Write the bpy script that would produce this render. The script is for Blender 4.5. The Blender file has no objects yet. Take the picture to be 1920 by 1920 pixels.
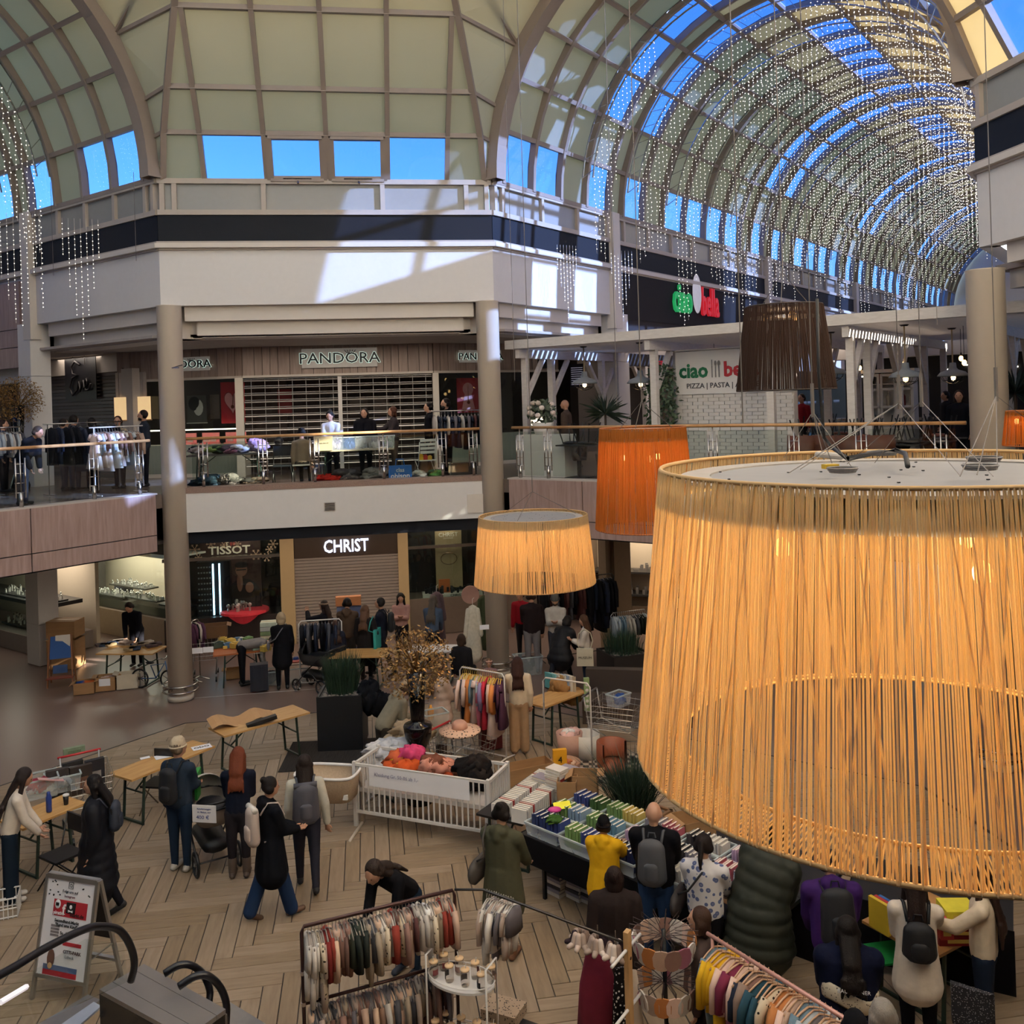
import bpy, math, random
from mathutils import Matrix, Vector, Quaternion
R_=random.Random(7)
sc=bpy.context.scene; COL=sc.collection
pi=math.pi; S=math.sqrt(.5)
# ---------------------------------------------------------------- camera
F,CX,CY,CZ,YAW,ROLL,HY=1759.2,.6646,-20.8685,6.11,-.1546,.031,753.44
cd=bpy.data.cameras.new('camera'); cam=bpy.data.objects.new('camera',cd); COL.objects.link(cam)
cd.sensor_width=36; cd.lens=F/1920*36; cd.shift_y=-(960-HY)/1920; cd.clip_end=300; cd.clip_start=.05
cam.matrix_world=Matrix.Translation((CX,CY,CZ))@Matrix.Rotation(YAW,4,'Z')@Matrix.Rotation(pi/2,4,'X')@Matrix.Rotation(-ROLL,4,'Z')
sc.camera=cam
# ---------------------------------------------------------------- sky, sun, exposure
w=bpy.data.worlds.new('sky'); sc.world=w; w.use_nodes=True; nt=w.node_tree; nt.nodes.clear()
wo=nt.nodes.new('ShaderNodeOutputWorld'); bg=nt.nodes.new('ShaderNodeBackground'); sky=nt.nodes.new('ShaderNodeTexSky')
sky.sky_type='NISHITA'; sky.sun_disc=False; sky.sun_elevation=math.radians(22); sky.sun_rotation=math.radians(120)
sky.ozone_density=2.5; sky.dust_density=.1; sky.air_density=1.0
hs=nt.nodes.new('ShaderNodeHueSaturation'); hs.inputs['Saturation'].default_value=1.25
nt.links.new(sky.outputs[0],hs.inputs['Color']); nt.links.new(hs.outputs[0],bg.inputs[0]); nt.links.new(bg.outputs[0],wo.inputs[0])
bg.inputs[1].default_value=.62
sl=bpy.data.lights.new('sun','SUN'); so=bpy.data.objects.new('sun',sl); COL.objects.link(so)
sl.energy=20; sl.angle=.009; sl.color=(1,.93,.82)
_el=math.radians(22); _a=math.radians(-30)   # azimuth measured from +X
sdir=Vector((math.cos(_a)*math.cos(_el),math.sin(_a)*math.cos(_el),math.sin(_el)))
so.rotation_euler=sdir.to_track_quat('Z','Y').to_euler()
def area_light(name,loc,size,power,col=(1,.85,.7),rot=(0,0,0),sy=None):
    l=bpy.data.lights.new(name,'AREA'); l.energy=power; l.size=size; l.color=col
    if sy: l.shape='RECTANGLE'; l.size_y=sy
    o=bpy.data.objects.new(name,l); COL.objects.link(o); o.location=loc; o.rotation_euler=rot; return o
def point_light(name,loc,power,col=(1,.7,.4),r=.1):
    l=bpy.data.lights.new(name,'POINT'); l.energy=power; l.color=col; l.shadow_soft_size=r
    o=bpy.data.objects.new(name,l); COL.objects.link(o); o.location=loc; return o
for (x,y,sx,sy,pw) in [(0,2.6,6,1.2,75),(-8.2,-.5,2,2,22),(5.5,2.6,3,1.5,24),(9.6,-1,3,3,30)]:
    area_light('ceiling_fill_light',(x,y,3.17),sx,pw,(1,.83,.66),sy=sy)  # added fill below the ground-floor ceiling, without any lamp fixtures
for (x,y,sx,sy,pw) in [(0,2.4,6,1.5,60),(-7,7,2,2,50),(11,6,6,6,280)]:
    area_light('ceiling_fill_light',(x,y,7.7),sx,pw,(1,.86,.72),sy=sy)  # added fill for the upper shops and the restaurant, without fixtures
sc.view_settings.view_transform='Standard'; sc.view_settings.look='None'; sc.view_settings.gamma=1
sc.view_settings.use_curve_mapping=False; sc.view_settings.exposure=0.2
# ---------------------------------------------------------------- picture ray helper (camera fitted to the octagon of the court)
cr,sr,cyw,syw=math.cos(ROLL),math.sin(ROLL),math.cos(YAW),math.sin(YAW)
def uv(px,py):
    U=px-960;V=py-HY;return (U*cr-V*sr)/F,(U*sr+V*cr)/F
def G(px,py,z=0.):
    u,v=uv(px,py);zf=(CZ-z)/v;xr=u*zf
    return Vector((CX+xr*cyw-zf*syw, CY+xr*syw+zf*cyw, z))
def DP(px,py,d):
    u,v=uv(px,py);xr=u*d
    return Vector((CX+xr*cyw-d*syw, CY+xr*syw+d*cyw, CZ-v*d))
def onplane(px,py,p,n):
    u,v=uv(px,py); o=Vector((CX,CY,CZ)); d=DP(px,py,1)-o; n=Vector(n)
    t=(Vector(p)-o).dot(n)/d.dot(n); return o+d*t
# ---------------------------------------------------------------- mesh builder
class MB:
    def __init__(s,M=None): s.v=[];s.f=[];s.M=M
    def add(s,vs,fs):
        b=len(s.v)
        if s.M is not None: vs=[s.M@Vector(v) for v in vs]
        s.v+= [tuple(v) for v in vs]; s.f+=[tuple(b+i for i in f) for f in fs]; return s
    def box(s,x0,x1,y0,y1,z0,z1,T=None):
        vs=[Vector((x,y,z)) for z in(z0,z1) for y in(y0,y1) for x in(x0,x1)]
        if T is not None: vs=[T@v for v in vs]
        return s.add(vs,[(0,2,3,1),(4,5,7,6),(0,1,5,4),(2,6,7,3),(0,4,6,2),(1,3,7,5)])
    def cb(s,c,sz,rz=0,rx=0,ry=0):
        T=Matrix.Translation(c)@Matrix.Rotation(rz,4,'Z')@Matrix.Rotation(ry,4,'Y')@Matrix.Rotation(rx,4,'X')
        a,b,d=[q/2 for q in sz]; return s.box(-a,a,-b,b,-d,d,T)
    def bar(s,p0,p1,w,h=None):   # rectangular bar between two points, w across, h vertical-ish
        h=h or w; p0=Vector(p0);p1=Vector(p1);d=(p1-p0); L=d.length
        if L<1e-6: return s
        T=Matrix.Translation(p0)@d.to_track_quat('X','Z').to_matrix().to_4x4()
        return s.box(0,L,-w/2,w/2,-h/2,h/2,T)
    def tube(s,pts,r,n=8,sx=1,sy=1,caps=True,closed=False,up=None):
        P=[Vector(p) for p in pts]; m=len(P)
        rs=r if isinstance(r,(list,tuple)) else [r]*m
        vs=[];fs=[];u=None
        for i in range(m):
            if closed: d=P[(i+1)%m]-P[i-1]
            else: d=P[min(i+1,m-1)]-P[max(i-1,0)]
            if d.length<1e-9: d=Vector((0,0,1))
            d.normalize()
            if u is None:
                a=Vector((1,0,0)) if abs(d.x)<.9 else Vector((0,1,0))
                u=(a-d*a.dot(d)).normalized()
            else:
                u=(u-d*u.dot(d)); u=u.normalized() if u.length>1e-6 else d.orthogonal().normalized()
            w=d.cross(u)
            for k in range(n):
                t=2*pi*k/n; vs.append(P[i]+u*(math.cos(t)*rs[i]*sx)+w*(math.sin(t)*rs[i]*sy))
        q=m if closed else m-1
        for i in range(q):
            j=(i+1)%m
            for k in range(n):
                k2=(k+1)%n; fs.append((i*n+k,i*n+k2,j*n+k2,j*n+k))
        if caps and not closed: fs.append(tuple(range(n))[::-1]); fs.append(tuple((m-1)*n+k for k in range(n)))
        return s.add(vs,fs)
    def cap(s,p0,p1,r0,r1,sx=1,sy=1,n=10,h=3):  # tapered capsule
        p0=Vector(p0);p1=Vector(p1);d=(p1-p0).normalized();pts=[];rs=[]
        for i in range(h):
            a=pi/2*(1-(i+.35)/h); pts.append(p0-d*(r0*math.sin(a)));rs.append(r0*math.cos(a))
        pts.append(p0);rs.append(r0);pts.append(p1);rs.append(r1)
        for i in range(h):
            a=pi/2*(i+.65)/h; pts.append(p1+d*(r1*math.sin(a)));rs.append(r1*math.cos(a))
        return s.tube(pts,rs,n,sx,sy)
    def lathe(s,prof,n=16,c=(0,0,0),a0=0,a1=2*pi):
        c=Vector(c);full=abs(a1-a0-2*pi)<1e-6;m=n if full else n+1;vs=[];fs=[]
        for r,z in prof:
            for k in range(m):
                t=a0+(a1-a0)*k/n; vs.append(c+Vector((r*math.cos(t),r*math.sin(t),z)))
        for i in range(len(prof)-1):
            for k in range(n):
                k2=(k+1)%m; fs.append((i*m+k,i*m+k2,(i+1)*m+k2,(i+1)*m+k))
        if full:
            if prof[0][0]>1e-5: fs.append(tuple(range(m))[::-1])
            if prof[-1][0]>1e-5: fs.append(tuple((len(prof)-1)*m+k for k in range(m)))
        return s.add(vs,fs)
    def ell(s,c,r,n=10,m=6,T=None):
        c=Vector(c);vs=[];fs=[]
        for i in range(1,m):
            a=pi*i/m
            for k in range(n):
                t=2*pi*k/n; vs.append(Vector((r[0]*math.sin(a)*math.cos(t),r[1]*math.sin(a)*math.sin(t),r[2]*math.cos(a))))
        vs.append(Vector((0,0,r[2])));vs.append(Vector((0,0,-r[2])));a=(m-1)*n
        for i in range(m-2):
            for k in range(n): k2=(k+1)%n; fs.append((i*n+k,(i+1)*n+k,(i+1)*n+k2,i*n+k2))
        for k in range(n): k2=(k+1)%n; fs.append((a,k,k2)); fs.append((a+1,(m-2)*n+k2,(m-2)*n+k))
        if T is not None: vs=[T@v for v in vs]
        return s.add([v+c for v in vs],fs)
    def prism(s,poly,z0,z1):
        n=len(poly);vs=[(x,y,z0) for x,y in poly]+[(x,y,z1) for x,y in poly]
        return s.add(vs,[tuple(range(n))[::-1],tuple(range(n,2*n))]+[(i,(i+1)%n,n+(i+1)%n,n+i) for i in range(n)])
    def plate(s,q,th,out):  # quad (4 pts) with thickness along out
        out=Vector(out); a=[Vector(p) for p in q]; n=len(a)
        vs=a+[p+out*th for p in a]
        return s.add(vs,[tuple(range(n))[::-1],tuple(range(n,2*n))]+[(i,(i+1)%n,n+(i+1)%n,n+i) for i in range(n)])
    def mesh(s,name,mats,smooth=False):
        me=bpy.data.meshes.new(name); me.from_pydata(s.v,[],s.f)
        for m in (mats if isinstance(mats,(list,tuple)) else [mats]): me.materials.append(m)
        if smooth: me.polygons.foreach_set('use_smooth',[True]*len(me.polygons))
        me.update(); return me
    def build(s,name,mat,parent=None,smooth=False,loc=None,rz=None):
        o=bpy.data.objects.new(name,s.mesh(name,mat,smooth)); COL.objects.link(o)
        if parent: o.parent=parent
        if loc is not None: o.location=loc
        if rz is not None: o.rotation_euler=(0,0,rz)
        return o
def mbox(*a,M=None): return MB(M).box(*a)
def tag(o,label=None,cat=None,group=None,kind=None):
    if label: o['label']=label
    if cat: o['category']=cat
    if group: o['group']=group
    if kind: o['kind']=kind
    return o
def thing(name,label,cat,loc=(0,0,0),rz=0,group=None):
    o=bpy.data.objects.new(name,None); COL.objects.link(o); o.location=loc; o.rotation_euler=(0,0,rz); o.empty_display_size=.1
    return tag(o,label,cat,group)
def struct(name,mb,mat,smooth=False,parent=None):
    o=mb.build(name,mat,parent,smooth)
    if parent is None: o['kind']='structure'
    return o
def sempty(name):
    o=bpy.data.objects.new(name,None); COL.objects.link(o); o['kind']='structure'; return o
def dup(o,loc=None,rz=None,parent=None,label=None,group=None,mat=None):
    c=o.copy(); COL.objects.link(c); c.parent=parent
    if parent is None:
        if loc is not None: c.location=loc
        if rz is not None: c.rotation_euler=(0,0,rz)
        if label: c['label']=label
        if group: c['group']=group
    for ch in o.children: dup(ch,parent=c)
    if mat and c.type=='MESH': c.material_slots[0].link='OBJECT'; c.material_slots[0].material=mat
    return c
def frame(p0,p1):
    p0=Vector((p0[0],p0[1],0));d=Vector((p1[0],p1[1],0))-p0
    return Matrix.Translation(p0)@Matrix.Rotation(math.atan2(d.y,d.x),4,'Z'), d.length
ORD=['first','second','third','fourth','fifth','sixth','seventh','eighth','ninth','tenth','eleventh','twelfth','thirteenth','fourteenth','fifteenth','sixteenth','seventeenth','eighteenth','nineteenth','twentieth']
def ordn(i):
    if i<20: return ORD[i]
    return {2:'twenty',3:'thirty',4:'forty'}.get((i+1)//10,'fifty')+('-'+ORD[(i+1)%10-1] if (i+1)%10 else 'th')
# ---------------------------------------------------------------- materials
def hexc(h):
    c=[int(h[i:i+2],16)/255 for i in(0,2,4)]
    return tuple((x/12.92 if x<=.04045 else ((x+.055)/1.055)**2.4) for x in c)+(1,)
_mc={}
def mt(color,rough=.6,metal=0,noise=.12,scale=9,bump=0,emit=0,name=None,kind=None,alpha=None,c2=None,spec=.5,str3=(1,1,1)):
    if rough>=.85 and spec==.5: spec=.12
    key=(color,rough,metal,noise,scale,bump,emit,kind,alpha,c2,spec,str3)
    if key in _mc: return _mc[key]
    m=bpy.data.materials.new(name or ('mat_'+color)); m.use_nodes=True; n=m.node_tree; b=n.nodes['Principled BSDF']
    N=lambda t:n.nodes.new(t); Lk=n.links.new
    c=hexc(color); b.inputs['Roughness'].default_value=rough; b.inputs['Metallic'].default_value=metal
    b.inputs['Specular IOR Level'].default_value=spec
    tc=N('ShaderNodeTexCoord'); mp=N('ShaderNodeMapping'); mp.inputs['Scale'].default_value=str3; Lk(tc.outputs['Object'],mp.inputs[0])
    tx=N('ShaderNodeTexNoise'); tx.inputs['Scale'].default_value=scale; tx.inputs['Detail'].default_value=4; Lk(mp.outputs[0],tx.inputs['Vector'])
    mx=N('ShaderNodeMix'); mx.data_type='RGBA'
    def blk(f,k1,k2):
        mx.inputs[6].default_value=k1; mx.inputs[7].default_value=k2; Lk(f,mx.inputs[0]); Lk(mx.outputs[2],b.inputs['Base Color'])
    lo=tuple(x*(1-noise) for x in c[:3])+(1,); hi=tuple(min(1,x*(1+noise)) for x in c[:3])+(1,)
    if kind in('leopard','dots','leaf'):
        vo=N('ShaderNodeTexVoronoi'); vo.inputs['Scale'].default_value=scale; Lk(mp.outputs[0],vo.inputs['Vector'])
        r=N('ShaderNodeValToRGB'); Lk(vo.outputs['Distance'],r.inputs[0])
        e=r.color_ramp.elements
        if kind=='leopard':
            e[0].position=.0;e[0].color=(.55,.55,.55,1);e[1].position=.18;e[1].color=(1,1,1,1)
            for p_,v_ in((.2,1),(.34,1),(.38,0)): q=e.new(p_); q.color=(v_,v_,v_,1)
        else:
            e[0].position=.25;e[0].color=(1,1,1,1);e[1].position=.3;e[1].color=(0,0,0,1)
        blk(r.outputs[0],c,hexc(c2 or '201614'))
    elif kind in('wave','grain'):
        wv=N('ShaderNodeTexNoise'); wv.inputs['Scale'].default_value=scale; wv.inputs['Detail'].default_value=6; wv.inputs['Distortion'].default_value=.6; Lk(mp.outputs[0],wv.inputs['Vector'])
        r=N('ShaderNodeValToRGB'); r.color_ramp.elements[0].position=.32; r.color_ramp.elements[1].position=.7; Lk(wv.outputs[0],r.inputs[0])
        blk(r.outputs[0],c,hexc(c2) if c2 else lo); tx=wv
    else: blk(tx.outputs[0],lo,hi)
    if bump:
        bp=N('ShaderNodeBump'); bp.inputs['Strength'].default_value=bump; bp.inputs['Distance'].default_value=.02; Lk(tx.outputs[0],bp.inputs['Height']); Lk(bp.outputs[0],b.inputs['Normal'])
    if emit:
        b.inputs['Emission Color'].default_value=c; b.inputs['Emission Strength'].default_value=emit
    if alpha is not None: b.inputs['Alpha'].default_value=alpha
    _mc[key]=m; return m
def glassm(name,tint='e8f2f0',refl=.12,rough=.02):
    if name in _mc: return _mc[name]
    m=bpy.data.materials.new(name); m.use_nodes=True; n=m.node_tree; n.nodes.clear()
    o=n.nodes.new('ShaderNodeOutputMaterial'); t=n.nodes.new('ShaderNodeBsdfTransparent'); g=n.nodes.new('ShaderNodeBsdfGlossy'); x=n.nodes.new('ShaderNodeMixShader'); lw=None
    t.inputs[0].default_value=hexc(tint); g.inputs['Roughness'].default_value=rough
    lw=n.nodes.new('ShaderNodeLayerWeight'); lw.inputs[0].default_value=.5; pw_=n.nodes.new('ShaderNodeMath'); pw_.operation='POWER'; pw_.inputs[1].default_value=4; ma=n.nodes.new('ShaderNodeMath'); ma.operation='MULTIPLY_ADD'; ma.inputs[1].default_value=.5; ma.inputs[2].default_value=.02+refl*.15
    n.links.new(lw.outputs['Facing'],pw_.inputs[0]); n.links.new(pw_.outputs[0],ma.inputs[0]); n.links.new(ma.outputs[0],x.inputs[0]); n.links.new(t.outputs[0],x.inputs[1]); n.links.new(g.outputs[0],x.inputs[2]); n.links.new(x.outputs[0],o.inputs[0])
    _mc[name]=m; return m
def translucent(name,col,tcol,fac=.5,rough=0):
    if name in _mc: return _mc[name]
    m=bpy.data.materials.new(name); m.use_nodes=True; n=m.node_tree; n.nodes.clear()
    o=n.nodes.new('ShaderNodeOutputMaterial'); d=n.nodes.new('ShaderNodeBsdfDiffuse'); t=n.nodes.new('ShaderNodeBsdfTranslucent'); x=n.nodes.new('ShaderNodeMixShader')
    tc=n.nodes.new('ShaderNodeTexCoord'); ns=n.nodes.new('ShaderNodeTexNoise'); ns.inputs['Scale'].default_value=1.3; mx=n.nodes.new('ShaderNodeMix'); mx.data_type='RGBA'
    n.links.new(tc.outputs['Object'],ns.inputs['Vector']); n.links.new(ns.outputs[0],mx.inputs[0])
    c=hexc(tcol); mx.inputs[6].default_value=tuple(v*.9 for v in c[:3])+(1,); mx.inputs[7].default_value=c
    n.links.new(mx.outputs[2],t.inputs[0]); d.inputs[0].default_value=hexc(col); x.inputs[0].default_value=fac
    n.links.new(d.outputs[0],x.inputs[1]); n.links.new(t.outputs[0],x.inputs[2]); n.links.new(x.outputs[0],o.inputs[0])
    _mc[name]=m; return m
WHITE=mt('cfcac6',.55,noise=.04); WARMW=mt('c9bfb4',.5,noise=.04); CREAM=mt('d8cfc2',.6,noise=.05)
NAVY=mt('10131c',.6,noise=.1,spec=.25); BLACK=mt('141315',.5,noise=.2); STEELM=mt('b9b4ae',.25,1,noise=.05); DSTEEL=mt('4a4644',.35,.8)
MULL=mt('a99d92',.5,noise=.05); RIB=mt('8a7c73',.5,noise=.05)
LAMW=mt('a98f87',.45,kind='grain',c2='927870',scale=3,str3=(6,6,.5)); RAILW=mt('c99b6a',.35,kind='grain',c2='b07f4e',scale=4,str3=(1,1,1))
GLASS=glassm('clear_glass'); RGLASS=glassm('rail_glass','f0f5f2',.2); SKYG=glassm('skylight_glass','aec2e8',.1)
PAN=translucent('roof_panel_sheet','a6a8a4','dcccaa',.5); PANL=translucent('diffuser_sheet','f0f0f0','fff8ec',.92)
TAUPE=mt('76625a',.33,noise=.06,scale=40); GRAN=mt('8d7468',.35,noise=.45,scale=60)
DARKW=mt('241a17',.4,noise=.2); BEIGE=mt('b8a084',.55,noise=.05); PAPER=mt('e4e2e6',.7,noise=.02); CARD=mt('a37c54',.8,kind='grain',c2='94704b',scale=2,str3=(1,1,6))
PINE=mt('c79c62',.45,kind='grain',c2='b3854c',scale=2,str3=(1,8,8)); CONC=mt('b5aba3',.6,noise=.06)
def txt(s,size,mat,M,parent=None,name='lettering',ext=.008,align='CENTER',bold=0,sx=1,kind=None):
    c=bpy.data.curves.new('t','FONT'); c.body=s; c.size=size; c.extrude=ext; c.align_x=align; c.offset=bold; c.resolution_u=2
    o=bpy.data.objects.new('t',c); me=bpy.data.meshes.new_from_object(o); bpy.data.objects.remove(o)
    me.transform((M@Matrix.Rotation(pi/2,4,'X')@Matrix.Scale(sx,4,(1,0,0)))); me.materials.clear(); me.materials.append(mat)
    q=bpy.data.objects.new(name,me); COL.objects.link(q)
    if parent: q.parent=parent
    return q
def T3(x,y,z,rz=0): return Matrix.Translation((x,y,z))@Matrix.Rotation(rz,4,'Z')
# ================================================================ STRUCTURE
A=3.5805; W=9.892
PL=Vector((-A,0,0)); PR=Vector((A,0,0)); PC=Vector((A+W*S,-W*S,0)); PC2=Vector((A+W*S,-W*S-2*A,0)); PD=Vector((-A-W*S,-W*S,0)); PD2=PD+Vector((0,-2*A,0)); PE=Vector((A,-2*W*S-2*A,0)); PF=Vector((-A,PE.y,0))
OCT=[PL,PR,PC,PC2,PE,PF,PD2,PD]
UF=4.39; VB=11.08
# ---- ground floor, taupe stone
struct('floor',MB().box(-34,44,-30,40,-.3,-.012),TAUPE)
# herringbone area
def inset(k):
    c=Vector((0,(PL.y+PE.y)/2,0)); r=[]
    for p in OCT:
        d=p-c; r.append(c+d*((d.length-k)/d.length))
    return r
HB=inset(1.75); HBo=inset(1.68)
def inpoly(x,y,P):
    n=len(P);sg=0
    for i in range(n):
        a,b=P[i],P[(i+1)%n]; q=(b.x-a.x)*(y-a.y)-(b.y-a.y)*(x-a.x)
        if q>0: return False
    return True
struct('trim_1',MB().prism([(p.x,p.y) for p in HBo][::-1],-.012,-.008),BLACK)
plankm=[mt('94806a',.42,kind='grain',c2='826e5a',scale=2.2,str3=(1.2,9,1),bump=.04),mt('8c775f',.42,kind='grain',c2='786550',scale=2.2,str3=(1.2,9,1)),mt('998570',.42,kind='grain',c2='87735e',scale=2.2,str3=(1.2,9,1)),mt('907b64',.42,kind='grain',c2='7c6953',scale=2.2,str3=(1.2,9,1))]
pw,pl=.2,1.2
fl=sempty('floor'); fl.name='floor_herringbone'
def plankbox(mb,x0,y0,x1,y1,z=0):
    e=.004;b=.004
    vs=[(x0+e,y0+e,-.008),(x1-e,y0+e,-.008),(x1-e,y1-e,-.008),(x0+e,y1-e,-.008),(x0+e+b,y0+e+b,z),(x1-e-b,y0+e+b,z),(x1-e-b,y1-e-b,z),(x0+e+b,y1-e-b,z)]
    mb.add(vs,[(4,5,6,7),(0,1,5,4),(1,2,6,5),(2,3,7,6),(3,0,4,7)])
pm=[MB(),MB()]; plankbox(pm[0],-pl/2,-pw/2,pl/2,pw/2)
pmesh=[pm[0].mesh('plank',m) for m in plankm]
cells=[]
for a in range(-80,81):
    for b in range(-12,13):
        ox,oy=a*pw+b*pl,-9+a*pw-b*pl
        for (x0,y0,x1,y1,r) in((ox,oy,ox+pl,oy+pw,0),(ox,oy+pw,ox+pw,oy+pw+pl,1)):
            cx,cy=(x0+x1)/2,(y0+y1)/2
            if abs(cx)<13 and inpoly(cx,cy,HB) and all(inpoly(qx,qy,HB) for qx,qy in((x0,y0),(x1,y1),(x0,y1),(x1,y0))): cells.append((x0,y0,x1,y1,r,cx,cy))
            elif abs(cx)<14 and any(inpoly(qx,qy,HB) for qx,qy in((x0,y0),(x1,y1),(x0,y1),(x1,y0),(cx,cy))): cells.append((x0,y0,x1,y1,2,cx,cy))
def dcam(c):
    dx,dy=c[5]-CX,c[6]-CY; zf=-dx*syw+dy*cyw; xr=dx*cyw+dy*syw
    if zf<8.3: return 1e3
    u=F*xr/zf
    return zf if abs(u)<1000 else 1e3
good=sorted([c for c in cells if c[4]<2],key=dcam)
near=good[:300]; rest=good[300:]+[c for c in cells if c[4]==2]
for c in near:
    o=bpy.data.objects.new('plank',R_.choice(pmesh)); COL.objects.link(o); o.parent=fl; o.location=(c[5],c[6],0); o.rotation_euler=(0,0,pi/2*c[4]+(pi if R_.random()<.5 else 0))
for k in range(4):
    mb=[MB() for _ in range(2)]
    for i,c in enumerate(rest):
        if (i*7+int(c[5]*9))%4==k:
            if c[4]==2:
                # clip to octagon
                poly=[(c[0],c[1]),(c[2],c[1]),(c[2],c[3]),(c[0],c[3])]
                for j in range(8):
                    a,b=HB[j],HB[(j+1)%8]; out=[]
                    for q in range(len(poly)):
                        p1,p2=poly[q],poly[(q+1)%len(poly)]
                        f=lambda p:-((b.x-a.x)*(p[1]-a.y)-(b.y-a.y)*(p[0]-a.x))
                        f1,f2=f(p1),f(p2)
                        if f1>=0: out.append(p1)
                        if f1*f2<0: t=f1/(f1-f2); out.append((p1[0]+(p2[0]-p1[0])*t,p1[1]+(p2[1]-p1[1])*t))
                    poly=out
                    if len(poly)<3: break
                if len(poly)>=3: mb[0].add([(x,y,-.001) for x,y in poly],[tuple(range(len(poly)))])
            else: plankbox(mb[c[4]],*c[:4])
    for r_ in range(2):
        if mb[r_].v:
            o=mb[r_].build('plank',plankm[k] if r_==0 else mt(['94806a','8c775f','998570','907b64'][k],.42,kind='grain',c2=['826e5a','786550','87735e','7c6953'][k],scale=2.2,str3=(9,1.2,1)),fl); o['kind']='stuff'
# ---- upper floor ring + its soffit, outside the octagon (bridges the arcade mouths)
def ring(z0,z1,k0,k1,mat,name):
    c=Vector((0,(PL.y+PE.y)/2,0)); mb=MB()
    O=[c+(p-c)*(1+k0/(p-c).length) for p in OCT]; Q=[c+(p-c)*(1+k1/(p-c).length) for p in OCT]
    for i in range(8):
        j=(i+1)%8
        mb.prism([(O[i].x,O[i].y),(O[j].x,O[j].y),(Q[j].x,Q[j].y),(Q[i].x,Q[i].y)],z0,z1)
    return struct(name,mb,mat)
ring(UF-.3,UF,0,26,mt('6f625a',.25,noise=.08,scale=30),'floor_upper')
ring(3.28,3.36,.35,26,mt('5d5450',.7),'ceiling_ground')
# edge fascias
def seg(name,P0,P1,x0,x1,y0,y1,z0,z1,mat,parent=None):
    M,L=frame(P0,P1); return struct(name,MB(M).box(x0,L+x1,y0,y1,z0,z1),mat,parent=parent)
fc=sempty('wall_center_fascia')
seg('fascia_board',PL,PR,.2,-.2,-.05,.3,3.54,UF-.02,WHITE,fc)
seg('granite_curb',PL,PR,.2,-.2,-.06,.35,UF-.02,UF+.10,GRAN,fc)
seg('dark_soffit_band',PL,PR,.2,-.2,.06,.36,3.28,3.54,NAVY,fc)
seg('access_cover',PL,PR,0,0,-.02,0,0,0.001,WHITE,fc)
M,L=frame(PL,PR)
MB(M).box(L-.75,L-.35,-.075,-.05,3.66,4.08).build('access_cover',WARMW,fc)
v=sempty('trim_2'); MB(M).box(3.28,3.53,-.065,-.05,3.86,4.05).build('vent_frame',CONC,v)
for k in range(6): MB(M).box(3.3,3.51,-.075,-.066,3.875+k*.028,3.89+k*.028).build('vent_slat',DSTEEL,v)
def wood_fascia(name,P0,P1,px):
    e=sempty(name); M,L=frame(P0,P1)
    xs=[.28]+px+[L-.28]
    MB(M).box(.25,L-.25,.0,.3,3.17,UF-.01).build('backing',BLACK,e)
    for a,b in zip(xs[:-1],xs[1:]):
        MB(M).box(a+.012,b-.012,-.05,.0,3.55,UF).build('fascia_panel',LAMW,e)
        MB(M).box(a+.012,b-.012,-.05,.0,3.2,3.53).build('fascia_panel',LAMW,e)
    MB(M).box(.25,L-.25,-.05,.3,UF,UF+.03).build('edge_trim',CONC,e)
wood_fascia('wall_left_fascia',PD,PL,[.9,2.7,4.5,6.98])
wood_fascia('wall_right_fascia',PR,PC,[2.2,4.4,6.6,8.6])
# ---- round columns
def column(x,y,z1,r=.255,name='column',z0=0):
    e=sempty(name); 
    MB().lathe([(r,z0),(r,z1-.02),(r+.02,z1)],32,(x,y,0)).build('shaft',mt('cdbfae',.35,noise=.03),e,True)
    if z0==0:
        for z in(.2,.33): MB().tube([(x+(r+.1)*math.cos(t),y+(r+.1)*math.sin(t),z) for t in [2*pi*i/28 for i in range(28)]],.02,6,closed=True).build('bumper_ring',STEELM,e,True)
        b=MB()
        for i in range(6):
            t=i*pi/3; b.cb((x+(r+.05)*math.cos(t),y+(r+.05)*math.sin(t),.26),(.12,.03,.05),t)
        b.build('ring_bracket',STEELM,e)
        MB().lathe([(r+.015,0),(r+.015,.1),(r,.11)],32,(x,y,0)).build('column_foot',WARMW,e,True)
    return e
cl=G(330,1318); crr=G(950,1255)
column(-3.42,.02,8.38,name='trim_3'); column(3.42,.02,8.38,name='trim_4'); column(PC.x+.02,PC.y-.1,8.0,.29,name='trim_5'); column(PC2.x,PC2.y,8.0,.29,name='trim_6')
mbk=MB().tube([(-3.2,-.24,7.05),(-3.32,-.36,7.04),(-3.1,-.38,7.1)],.012,6); o=mbk.build('cable_hook',STEELM); tag(o,'small steel hook clipped to left round column','hook')
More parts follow.
